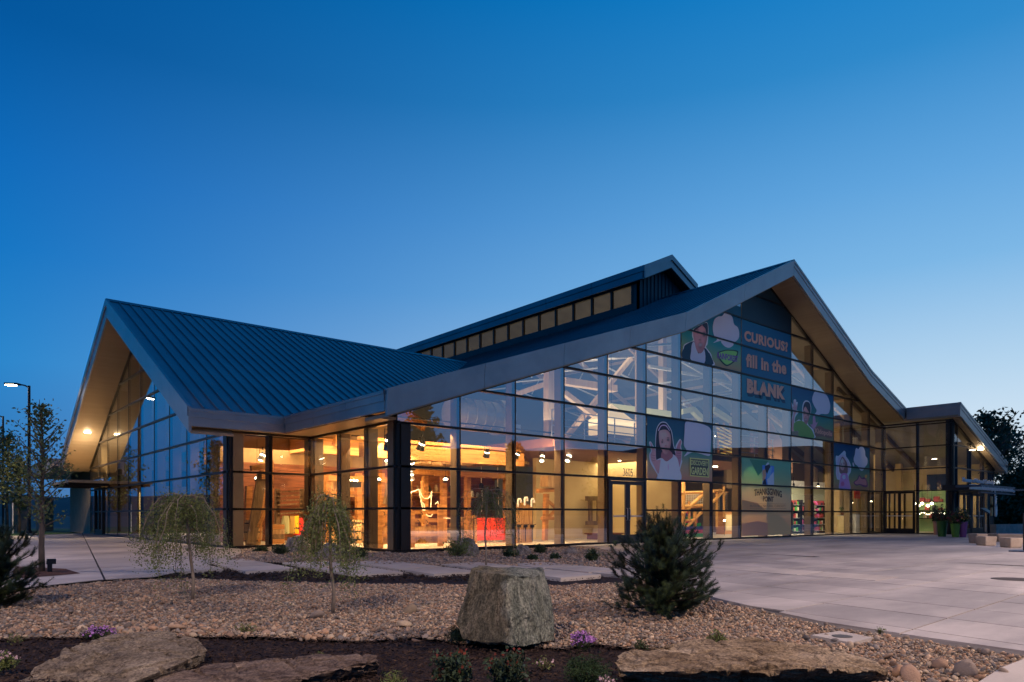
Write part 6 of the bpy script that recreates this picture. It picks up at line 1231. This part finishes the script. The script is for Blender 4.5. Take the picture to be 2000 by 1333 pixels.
rock('boulder', A([(922, 1112, 5.95), (936, 1104, 6.2), (1000, 1108, 6.25), (1058, 1110, 6.15), (1068, 1118, 5.85), (1040, 1126, 5.6), (990, 1124, 5.5), (935, 1118, 5.7), (893, 1218, 5.7), (904, 1252, 5.6), (986, 1256, 5.4), (1012, 1264, 5.38), (1081, 1250, 5.7), (1080, 1228, 6.1), (905, 1215, 6.2), (1076, 1180, 5.75), (987, 1180, 5.42)]), R_GREEN, 'upright greenish grey block shaped boulder in the middle of the gravel', 4, .024, .022, 4.5, 0, 0)
bl = ['pale boulder by the short glass wall, largest of the row', 'pale boulder right behind the middle weeping tree', 'pale boulder half hidden by a leafy plant at the glass corner', 'pale boulder in front of the tap board bay', 'low pale boulder in front of the cream partition bay']
for k, (px_, py_, w, h, dd_) in enumerate(((580, 1079, 62, 38, .6), (653, 1087, 72, 30, .6), (912, 1085, 58, 38, .5), (1022, 1083, 38, 26, .45), (1112, 1082, 44, 20, .5))):
    c = gp(px_, py_); d = _s * c.x + _c * c.y; W = w / F_PX * d / 2; Hh = h / F_PX * d; pts = []
    rr = random.Random(k + 3)
    for j in range(26):
        a = rr.uniform(0, 6.28); t = rr.uniform(0, 1); f = math.sqrt(1 - (t * .96) ** 2); pts.append((c.x + W * f * math.cos(a) * rr.uniform(.85, 1.08), c.y + W * .8 * f * math.sin(a), -.04 + Hh * t * rr.uniform(.95, 1.04)))
    for j in range(8): pts.append((c.x + W * math.cos(j * .785), c.y + W * .8 * math.sin(j * .785), -.06))
    rock('boulder', pts, R_GREY, bl[k], 10 + k, .05, .07, 2.2, 0, 0, group='pale boulders along the glass wall')
rock('stone', [tuple(gp(846, 1081) + Vector(v)) for v in ((-.18, 0, -.02), (.18, 0, -.02), (.2, .2, -.02), (-.2, .2, -.02), (-.14, .05, .1), (.13, .05, .12), (.0, .18, .11))], R_RED, 'small flat brown stone lying at the foot of the glass corner', 20, .02, .08)

# ------------------------------------------------------------------ vegetation
def leaf_quads(C, size, up=.3, asp=.5, rng=RNG):
    n_ = len(C); R = rots(n_); base_ = np.array([(-1, 0, 0), (0, -asp, .12), (1, 0, 0), (0, asp, .12)]); s_ = (size * rng.uniform(.6, 1.3, n_))
    V = np.einsum('nij,kj->nki', R, base_) * s_[:, None, None] + C[:, None, :]; return V.reshape(-1, 3), np.arange(n_ * 4).reshape(-1, 4)
def foliage(name, C, size, m, parent, asp=.5):
    V, Fq = leaf_quads(np.asarray(C), size, asp=asp); o = O(name, np_mesh(name, V, Fq), m, parent); return o
def jit(p, s): return (p[0] + random.gauss(0, s), p[1] + random.gauss(0, s), p[2] + random.gauss(0, s))
def weeping_tree(px_, py_, H, spread, lean, label, seed, leaves=2600):
    random.seed(seed); c = gp(px_, py_); t = E('weeping_tree', (c.x, c.y, -.02), label, 'tree', 'small weeping trees in the gravel')
    tr = [(0, 0, 0), (.012, .0, H * .2), (-.02, .01, H * .4), (lean * .4 - .01, .0, H * .65), (lean * .7, 0, H * .86), (lean, 0, H * .97)]
    O('trunk', MB().tube(tr, [.022, .019, .018, .016, .014, .011], 9), M_BARKP, t, smooth=True)
    br = MB(); C = []
    for i in range(26):
        a = random.uniform(0, 2 * math.pi); L_ = spread * random.uniform(.45, 1.1); z0 = H * random.uniform(.8, .98); dx_, dy_ = math.cos(a), math.sin(a) * .9
        pts = []; drop = H * random.uniform(.25, .62)
        for k in range(8):
            u = k / 7; r = L_ * (1 - (1 - u) ** 1.7) ; zz = z0 + .07 * H * math.sin(min(u * 4.0, math.pi)) - drop * (.15 * u + .85 * u ** 1.7) * (.75 + .5 * L_ / spread)
            pts.append((lean * .9 + dx_ * r + random.gauss(0, .01), dy_ * r + random.gauss(0, .01), zz))
        br.tube(pts, [.009 * (1 - k / 9) for k in range(8)], 5)
        for k in range(2, 8):
            for _ in range(int(leaves / 26 / 6)): q = Vector(pts[k - 1]).lerp(Vector(pts[k]), random.random()); C.append(jit((q.x, q.y, q.z - random.uniform(0, .10)), .055))
    O('branches', br, M_BARKP, t, smooth=True); foliage('foliage', C, .0145, M_LEAF, t, .42); return t
weeping_tree(376, 1170, 1.33, .50, -.10, 'small weeping tree in the gravel left of the others, before the left gable', 21, 12000)
weeping_tree(650, 1196, 1.27, .40, -.05, 'small weeping tree with a crooked trunk in the middle of the gravel', 22, 9000)
weeping_tree(949, 1106, 1.62, .66, .06, 'small weeping tree rising behind the block boulder', 23, 7500)
def upright_tree(loc, H, spread, label, seed, leaves, lsize, trunk_r, clear=.25, m=M_LEAF, group=None, narrow=1.0, bark=M_BARK, name='young_tree'):
    random.seed(seed); t = E(name, loc, label, 'tree', group); br = MB(); C = []
    tp = [(random.gauss(0, .012 * H * u), random.gauss(0, .012 * H * u), H * u * .96) for u in (0, .15, .3, .5, .7, .85, 1)]
    O('trunk', MB().tube(tp, [trunk_r * r for r in (1.1, .95, .85, .65, .42, .26, .08)], 9), bark, t, smooth=True)
    nb = 46
    for i in range(nb):
        u = clear + (1 - clear) * (i / nb) ** .9; a = i * 2.399 + random.uniform(-.4, .4); prof = (math.sin(math.pi * min(1, (u - clear) / (1 - clear) * .80 + .2))) ** .8; L_ = spread * prof * random.uniform(.55, 1.15) + .05 * spread
        b0 = Vector((0, 0, H * u * .93)); d = Vector((math.cos(a), math.sin(a), random.uniform(.35, .9) * narrow)); pts = [b0 + d * (L_ * k / 4) + Vector((0, 0, .12 * L_ * (k / 4) ** 2)) for k in range(5)]
        br.tube(pts, [trunk_r * .28 * (1 - k / 5.2) for k in range(5)], 5)
        for k in range(1, 5):
            for _ in range(int(leaves / nb / 4)): q = pts[k - 1].lerp(pts[k], random.random()); C.append(jit(q, .085 * spread + lsize * .5))
    O('branches', br, bark, t, smooth=True); foliage('foliage', C, lsize, m, t, .55); return t
g = gp(82, 1118); upright_tree((g.x, g.y, 0), 3.25, .50, 'slim young tree standing in the brown tree pit of the forecourt', 31, 1500, .034, .05, .27, narrow=1.3)
far_trees = [((14, 1040), 6.3, 1.5, 'young tree at the left edge behind the second street lamp', 32, 1500), ((37, 1041), 4.6, 1.1, 'young tree with a staked trunk on the lawn between the street lamps', 33, 1200), ((-30, 1052), 5.2, 1.3, 'bushy young tree cut by the left edge of the picture', 34, 1300)]
for (px_, py_), H_, sp, lab, sd, nl in far_trees:
    c = gp(px_, py_); upright_tree((c.x, c.y, 0), H_, sp, lab, sd, nl, .10, .09, .3, m=M_LEAF, group='young trees on the lawn')
st_ = gp(25, 1042); O('tree_stake', MB().tube([(st_.x, st_.y, 0), (st_.x, st_.y, 1.75)], .035, 6), M_WHITE, None, 'pale thin stake standing in the lawn left of the street lamp', 'stake')
# up-light at the pit
ul2 = E('garden_uplight', gp(97, 1119) + Vector((0, 0, .015)), 'short dark bollard spotlight at the foot of the slim young tree', 'garden light')
O('post', MB().box(-.035, .035, -.035, .035, 0, .20), M_BLACK, ul2); O('head', MB().prism([(-.05, -.05, .14), (.09, -.05, .14), (.09, -.05, .23), (-.04, -.05, .235)], (0, .1, 0)), M_BLACK, ul2); O('glass_front', MB().box(.0905, .096, -.04, .04, .15, .22), CLEARG, ul2)

def pine(c, H, W, label, seed, n_br=150, name='pine_bush', dens=1.0):
    random.seed(seed); t = E(name, c, label, 'pine'); br = MB(); V = []; Fq = []; k0 = 0
    O('trunk', MB().tube([(0, 0, -.03), (.02, .01, H * .4), (.03, 0, H * .92)], [.035, .024, .008], 8), M_BARK, t)
    shoots = []
    for i in range(n_br):
        u = (i + .5) / n_br; z = H * (.03 + .90 * u); a = i * 2.399 + random.uniform(-.5, .5); prof = (1 - .80 * max(0, (u - .5) / .5) ** 2.0) * (.88 + .12 * min(1, u / .25)); r = W * prof * random.choice((.35, .6, .8, 1.0, 1.16)) * (1 + .16 * math.sin(a * 2 + 1) + .10 * math.sin(a * 5 + z * 9)) * random.uniform(.9, 1.08); d = Vector((math.cos(a), math.sin(a), 0))
        p0 = Vector((0, 0, z * .6)); p1 = d * r * .55 + Vector((0, 0, z * .86)); p2 = d * r + Vector((0, 0, z + .07 * H * random.uniform(-.3, 1.3)))
        br.tube([p0, p1, p2], [.010, .007, .004], 5); dirn = (p2 - p1).normalized()
        for s in range(8):
            q = (p1.lerp(p2, random.random()) if s < 6 else p0.lerp(p1, random.uniform(.4, 1))) + Vector((random.gauss(0, .04), random.gauss(0, .04), random.gauss(0, .03))) * (W / .55); dv = (dirn * .9 + Vector((random.gauss(0, .45), random.gauss(0, .45), random.uniform(.1, .9)))).normalized(); shoots.append((q, dv, random.uniform(.06, .11)))
        shoots.append((p2 - dirn * .04, (dirn + Vector((0, 0, .6))).normalized(), .13))
    O('branches', br, mat('dark_bark', (.03, .024, .018), .9), t)
    for q, dv, L_ in shoots:
        o1 = dv.orthogonal().normalized(); o2 = dv.cross(o1)
        for j in range(int(46 * dens)):
            s = j / (46 * dens); a = j * 2.4; rad = (o1 * math.cos(a) + o2 * math.sin(a)); b0 = q + dv * (L_ * s); tip = b0 + (rad * 1.0 + dv * .55).normalized() * random.uniform(.034, .052); w = dv.cross(rad) * .0036
            V += [tuple(b0 - w), tuple(b0 + w), tuple(tip)]; Fq.append((k0, k0 + 1, k0 + 2)); k0 += 3
    O('needles', np_mesh('needles', np.array(V), np.array(Fq)), M_NEEDLE, t); return t
pine(gp(1296, 1198), 1.02, .56, 'dark shaggy pine bush at the right end of the gravel', 41, 135)
pine(gp(-8, 1186), .90, .36, 'dark pine bush cut off by the left edge', 42, 100, dens=.9)

def shrub(px_, py_, w, h, label, seed, m=M_LEAFD, n=900, ls=.022, asp=.5, group='low shrubs along the glass wall', name='low_shrub', flower=None, upright=False):
    random.seed(seed); c = gp(px_, py_); d = _s * c.x + _c * c.y; W, Hh = w / F_PX * d / 2, h / F_PX * d; t = E(name, (c.x, c.y, -.02), label, 'plant', group); br = MB(); C = []; T = []
    for i in range(22):
        a = i * 2.4; r = W * math.sqrt(random.random()); tip = (r * math.cos(a), r * math.sin(a), Hh * random.uniform(.55, 1.0) * (1 - .45 * (r / W) ** 2)); br.tube([(tip[0] * .15, tip[1] * .15, 0), (tip[0] * .6, tip[1] * .6, tip[2] * .6), tip], [.006, .004, .002], 4); T.append(tip)
        for _ in range(n // 22): u = random.uniform(.25, 1.05); C.append(jit((tip[0] * u, tip[1] * u, tip[2] * u), .10 * W + .006))
    O('stems', br, M_BARK, t); foliage('foliage', C, ls, m, t, asp)
    if flower:
        F_ = []
        for i in range(flower[1]): tp = random.choice(T); F_.append(jit((tp[0], tp[1], tp[2] + flower[2]), flower[3]))
        foliage('blossoms', F_, ls * flower[4], flower[0], t, .9)
    return t
SH = [(548, 1083, 30, 22, 'dark low shrub left of the largest pale boulder'), (622, 1086, 34, 26, 'dark low shrub between the two left pale boulders'), (702, 1090, 30, 22, 'dark low shrub right of the boulder behind the weeping tree'), (893, 1087, 62, 46, 'loose leafy plant growing over the boulder at the glass corner'), (996, 1088, 36, 22, 'dark low shrub left of the boulder before the tap board bay'), (1054, 1081, 28, 20, 'dark low shrub right of the boulder before the tap board bay'), (1085, 1092, 26, 10, 'flat sparse plant in the gravel before the third bay'), (1157, 1096, 30, 26, 'round grey green shrub nearest the double door'), (508, 1078, 30, 12, 'flat sparse plant in the gravel at the short glass wall'), (1040, 1094, 22, 12, 'flat sparse plant left of the round grey green shrub')]
for k, (a, b, w, h, lab) in enumerate(SH): shrub(a, b, w, h, lab, 60 + k, M_LEAFD if k != 3 else M_LEAF, 700, .035)
M_PURP = mat('phlox_petal', (.30, .12, .42), .6, 0, (.42, .22, .52), 20); M_ORANGE = mat('orange_petal', (.13, .032, .018), .7); M_PALEP = mat('pale_petal', (.42, .30, .34), .7); M_SAGE = mat('sage_leaf', (.028, .045, .022), .6, 0, (.055, .07, .04), 6)
shrub(190, 1241, 56, 20, 'low mound of purple phlox on the edge of the mulch at left', 80, M_LEAFD, 900, .010, group=None, name='phlox', flower=(M_PURP, 240, .006, .012, 1.0))
shrub(1138, 1262, 56, 30, 'low mound of purple phlox right of the block boulder', 81, M_LEAFD, 900, .009, group=None, name='phlox', flower=(M_PURP, 420, .006, .012, 1.1))
shrub(6, 1302, 50, 30, 'pale flowering clump at the left edge of the mulch', 82, M_LEAF, 700, .012, group=None, name='flower_clump', flower=(M_PALEP, 60, .008, .012, 1.1))
shrub(882, 1345, 86, 90, 'tall leafy plant with orange flower heads left of the block boulder', 83, M_SAGE, 1500, .018, group=None, name='flowering_plant', flower=(M_ORANGE, 60, .02, .014, .6))
shrub(990, 1345, 80, 96, 'tall leafy plant with orange flower heads in front of the block boulder', 84, M_SAGE, 1500, .018, group=None, name='flowering_plant', flower=(M_ORANGE, 50, .02, .014, .6))
shrub(900, 1249, 64, 32, 'dark grassy tuft at the left foot of the block boulder', 85, mat('dark_grass', (.012, .022, .012), .7), 2200, .022, .10, group=None, name='grass_tuft')
shrub(1143, 1326, 100, 52, 'dense rounded dark green cushion plant in the mulch', 86, mat('cushion_leaf', (.02, .038, .014), .7, 0, (.04, .06, .022), 12), 5200, .010, .35, group=None, name='cushion_plant')
shrub(1062, 1302, 34, 24, 'small pink and green seedling in the mulch', 87, M_LEAF, 160, .010, group=None, name='seedling', flower=(M_PALEP, 16, .0, .01, .9))
shrub(1400, 1254, 40, 28, 'bright green weed at the back edge of the golden slab', 88, M_LEAF, 420, .012, group=None, name='weed')
shrub(1250, 1262, 30, 14, 'small reddish plant left of the golden slab', 89, M_LEAFD, 260, .010, group=None, name='weed')
shrub(1186, 1340, 44, 26, 'pale speckled plant beside the golden slab', 90, M_SAGE, 160, .011, group=None, name='seedling', flower=(M_PALEP, 40, .005, .012, .9))
shrub(768, 1338, 50, 34, 'grassy green clump right of the rust slab', 91, M_LEAF, 260, .03, .10, group=None, name='grass_tuft')
shrub(1722, 1234, 32, 10, 'small green weed on the plaza edge beside the vault lid', 92, M_LEAF, 200, .012, group=None, name='weed')
shrub(478, 1232, 40, 20, 'thin green sprig in the gravel before the rust slab', 93, M_LEAF, 160, .014, .3, group=None, name='weed')
shrub(30, 1250, 30, 14, 'thin green sprig at the left of the mulch', 94, M_LEAF, 120, .012, .3, group=None, name='weed')
shrub(625, 1290, 40, 22, 'thin green sprig behind the rust slab', 95, M_LEAF, 120, .014, .2, group=None, name='weed')

# ------------------------------------------------------------------ planters, benches, right-hand trees
POT = [(1866 - 26, 1049, 20, 66, hexc(52, 92, 34), 'tall green tapered planter with flowers, left of the entrance'), (1866, 1050, 17, 26, hexc(60, 100, 38), 'short green tapered planter in the middle of the group'), (1881, 1050, 16, 30, hexc(96, 58, 108), 'purple tapered planter right of the short green one'), (1828, 1045, 11, 26, hexc(150, 110, 96), 'pale brown planter half hidden behind the tall green one')]
for k, (px_, py_, w, h, c_, lab) in enumerate(POT):
    c = gp(px_, py_); d = _s * c.x + _c * c.y; r = w / F_PX * d / 2; hh = (30 if k == 0 else h) / F_PX * d
    e = E('flower_planter', (c.x, c.y, .012), lab, 'planter', 'coloured planters by the entrance'); O('pot', MB().lathe((0, 0, 0), [(r * .68, 0), (r, hh), (r * .93, hh + .01), (r * .9, hh - .06)], 24), mat('glazed_pot_%d' % k, c_, .4), e, smooth=False)
    C = [jit((random.gauss(0, r * .5), random.gauss(0, r * .5), hh + abs(random.gauss(0, .25))), .03) for _ in range(500)]; foliage('foliage', C, .06, M_LEAFD, e); C = [jit((random.gauss(0, r * .6), random.gauss(0, r * .6), hh + .1 + abs(random.gauss(0, .2))), .03) for _ in range(80)]; foliage('blossoms', C, .05, [M_ORANGE, mat('dull_red', (.14, .03, .03), .7), mat('yellow_petal', (.40, .24, .04), .7), M_ORANGE][k], e, .9)
M_BENCH = mat('cast_stone', hexc(168, 156, 146), .85, 0, hexc(146, 134, 124), 3, bump=.2, bscale=20)
BN = [((1909, 1062), (1928, 1062), (0, 0), (0, 1043), 'tapered stone block at the left of the bench group'), ((1925, 1067), (1946, 1067), (0, 0), (0, 1048), 'tapered stone block second from the left, standing in front'), ((1974, 1071), (1997, 1071), (0, 0), (0, 1051), 'tapered stone block at the right, nearest the viewer'), ((1952, 1059), (2040, 1061), (0, 0), (0, 1043), 'long tapered stone block at the back of the bench group')]
for k, (a, b, c_, d_, lab) in enumerate(BN):
    g0, g1 = gp(*a), gp(*b); dep = _s * g0.x + _c * g0.y; hh = (a[1] - d_[1]) / F_PX * dep; ux = (g1 - g0); fw = Vector((_s, _c, 0)) * (.50 if k != 3 else .6)
    base_ = [g0, g0 + ux, g0 + ux + fw, g0 + fw]; cen = sum(base_, Vector()) / 4; tp = [cen + (p - cen) * 1.12 + Vector((0, 0, hh)) for p in base_]; mb = MB(); mb.v = [tuple(p + Vector((0, 0, .012))) for p in base_] + [tuple(p) for p in tp]; mb.f = [(3, 2, 1, 0), (4, 5, 6, 7)] + [(i, (i + 1) % 4, (i + 1) % 4 + 4, i + 4) for i in range(4)]
    o = O('stone_bench', mb, M_BENCH, None, lab, 'bench', 'tapered stone benches on the plaza'); bv_ = o.modifiers.new('soft_edges', 'BEVEL'); bv_.width = .03; bv_.segments = 2
pw = E('planter_wall', (0, 0, 0), 'low stone planter wall round the tree behind the seats', 'planter wall'); a = gp(1946, 1043); b = a + Vector((7, -1.2, 0)); n_b = 6
for i in range(n_b):
    p, q = a.lerp(b, i / n_b), a.lerp(b, (i + 1) / n_b - .004); O('stone_block', MB().prism([(p.x, p.y, 0), (q.x, q.y, 0), (q.x + .1, q.y + .5, 0), (p.x + .1, p.y + .5, 0)], (0, 0, .52)), M_BENCH, pw)
c = gp(1966, 1041); upright_tree((c.x + .9, c.y + 1.2, .1), 7.5, 2.0, 'tree with a bare mottled trunk standing in the stone planter', 51, 1500, .14, .26, .42, m=M_LEAFD, bark=M_BARK)
ks = E('kiosk_stand', (0, 0, 0), 'slim dark information stand beside the entrance doors', 'stand'); c = gp(1933, 1043); O('post', MB().box(c.x - .06, c.x + .06, c.y, c.y + .1, .012, 1.1), M_BLACK, ks); O('panel', MB().prism([(c.x - .4, c.y - .1, 1.1), (c.x + .5, c.y - .1, 1.1), (c.x + .5, c.y + .35, 1.4), (c.x - .4, c.y + .35, 1.4)], (0, 0, .06)), mat('blue_grey_metal', (.06, .08, .13), .4), ks)
po = E('sign_stand', (0, 0, 0), 'dark stand base cut by the right edge of the plaza', 'stand'); c = gp(2001, 1079); O('base', MB().box(c.x - .3, c.x + .3, c.y - .3, c.y + .3, .012, .05), mat('base_blue', (.06, .08, .13), .5), po); O('post', MB().box(c.x - .03, c.x + .03, c.y - .03, c.y + .03, .05, 1.1), M_BLACK, po)
c = atD(1962, 1007, 68); upright_tree((c.x, c.y, 0), 10.4, 2.6, 'tall leafy tree rising behind the right end of the building', 52, 2600, .17, .16, .3, m=M_LEAFD, group='tall trees right of the building', name='tall_tree')
c = atD(2042, 1007, 60); upright_tree((c.x, c.y, 0), 8.6, 3.0, 'tall leafy tree cut off by the right edge', 53, 2200, .18, .2, .2, m=M_LEAFD, group='tall trees right of the building', name='tall_tree')
def hedge(c, w, dpt, h, label, seed, n, ls, name='dark_shrub'):
    random.seed(seed); r_ = np.random.default_rng(seed); t = E(name, c, label, 'shrub', 'dark shrubs beyond the seats'); th = r_.uniform(0, 2 * math.pi, n); ph = r_.uniform(0, 1, n) ** .6; zz = r_.uniform(0, 1, n); rad = (1 - zz ** 3 * .75) * (.75 + .25 * np.sin(th * 3 + seed) * .8) * ph ** .35
    C = np.stack([w * rad * np.cos(th), dpt * rad * np.sin(th), h * zz * (1 + .12 * np.sin(th * 2 + seed))], -1); foliage('foliage', C, ls, M_LEAFD, t); O('stems', MB().tube([(0, 0, 0), (0, 0, h * .6)], .1, 6), M_BARK, t); return t
hl_ = ['dark dense shrub behind the entrance sign', 'dark dense shrub behind the planter tree', 'dark dense shrub filling the right edge', 'tall dark conifer like shrub behind the seats', 'dark shrub low beside the blade sign']
for k, (px_, dep, w, h) in enumerate(((1945, 66, 2.6, 3.6), (1978, 62, 3.0, 4.2), (2015, 58, 3.2, 4.6), (1998, 66, 2.4, 5.0), (1955, 60, 2.6, 3.0))):
    c = atD(px_, 1007, dep); hedge((c.x, c.y, -.05), w, w * .8, h, hl_[k], 70 + k, 5200, .20)
# trees across the road, behind the camera station, that the glass mirrors
for k, (x, y, H_, lab) in enumerate(((36, -21, 11.5, 'bushy tree across the road, mirrored in the first glass bay'), (40, -27, 9.5, 'second bushy tree across the road'), (60, -36, 11, 'broad tree across the road, mirrored in the second bay'), (70, -30, 9, 'broad tree across the road, farther right'))):
    upright_tree((x, y, 0), H_, 2.2, lab, 100 + k, 2200, .28, .2, .15, m=M_LEAFD, group='trees across the road', name='roadside_tree')

# ------------------------------------------------------------------ street lamps
def street_lamp(x, y, H_, label, energy, arm=(-1, 0), lamp=True, at=None):
    e = E('street_lamp', (x, y, 0), label, 'street lamp', 'street lamps along the lawn'); a = Vector((arm[0], arm[1], 0)).normalized(); n_ = Vector((-a.y, a.x, 0))
    O('foundation', MB().lathe((0, 0, 0), [(.38, -.03), (.38, .06)], 20), M_CONC2, e); O('pole', MB().tube([(0, 0, .05), (0, 0, H_)], [.085, .065], 12), M_BLACK, e); O('base_cover', MB().lathe((0, 0, .06), [(.16, 0), (.16, .12), (.11, .16)], 14), M_BLACK, e)
    O('arm', MB().tube([(0, 0, H_ - .1), tuple(a * .25 + Vector((0, 0, H_ + .02))), tuple(a * .6 + Vector((0, 0, H_ + .08)))], .04, 8), M_BLACK, e)
    h0, h1 = a * .55 + Vector((0, 0, H_ + .08)), a * 1.25 + Vector((0, 0, H_ + .10)); hd = MB().beam(h0, h1, .34, .10); O('lamp_head', hd, M_BLACK, e)
    c = a * .98 + Vector((0, 0, H_ + .02)); O('lens', MB().prism([tuple(c + a * i * .24 + n_ * j * .13) for i, j in ((-1, -1), (1, -1), (1, 1), (-1, 1))], (0, 0, .022)), M_STREETGLOW if lamp else M_WHITE, e)
    if energy:
        la = bpy.data.lights.new('street_light', 'SPOT'); la.energy = energy; la.color = (1.0, .72, .54); la.spot_size = 2.6; la.spot_blend = .5; la.shadow_soft_size = .16
        lo = bpy.data.objects.new('street_light', la); COL.objects.link(lo); lo.location = (x + c.x, y + c.y, H_ - .02); lo.visible_camera = False; lo.visible_glossy = False
    return e
RV = Vector((-_c, _s))
street_lamp(4.91, 46.0, 8.05, 'tall black street lamp beside the slim young tree, lamp to the left', 1500, RV)
c = atD(6, 1007, 52); street_lamp(c.x, c.y, 8.35, 'street lamp at the left edge of the picture', 900, RV)
street_lamp(-5.6, 0.3, 9.0, 'street lamp beside the camera station that lights the gravel', 6600, (0.75, 0.6))
street_lamp(12.0, -9.0, 10.0, 'added street lamp lighting the plaza from its near side, out of the picture', 17500, (0.1, 1))  # unseen lamp added to warm and brighten the near paving
street_lamp(22.0, -6.0, 10.0, 'added street lamp lighting the plaza from its far side, out of the picture', 17500, (0.6, 1))  # another added lamp, placed where the gable glass does not mirror it
street_lamp(-6.0, 21.0, 9.0, 'added street lamp lighting the forecourt, out of the picture at left', 6500, (1, 0.1))  # added off-frame lamp that brightens the forecourt concrete
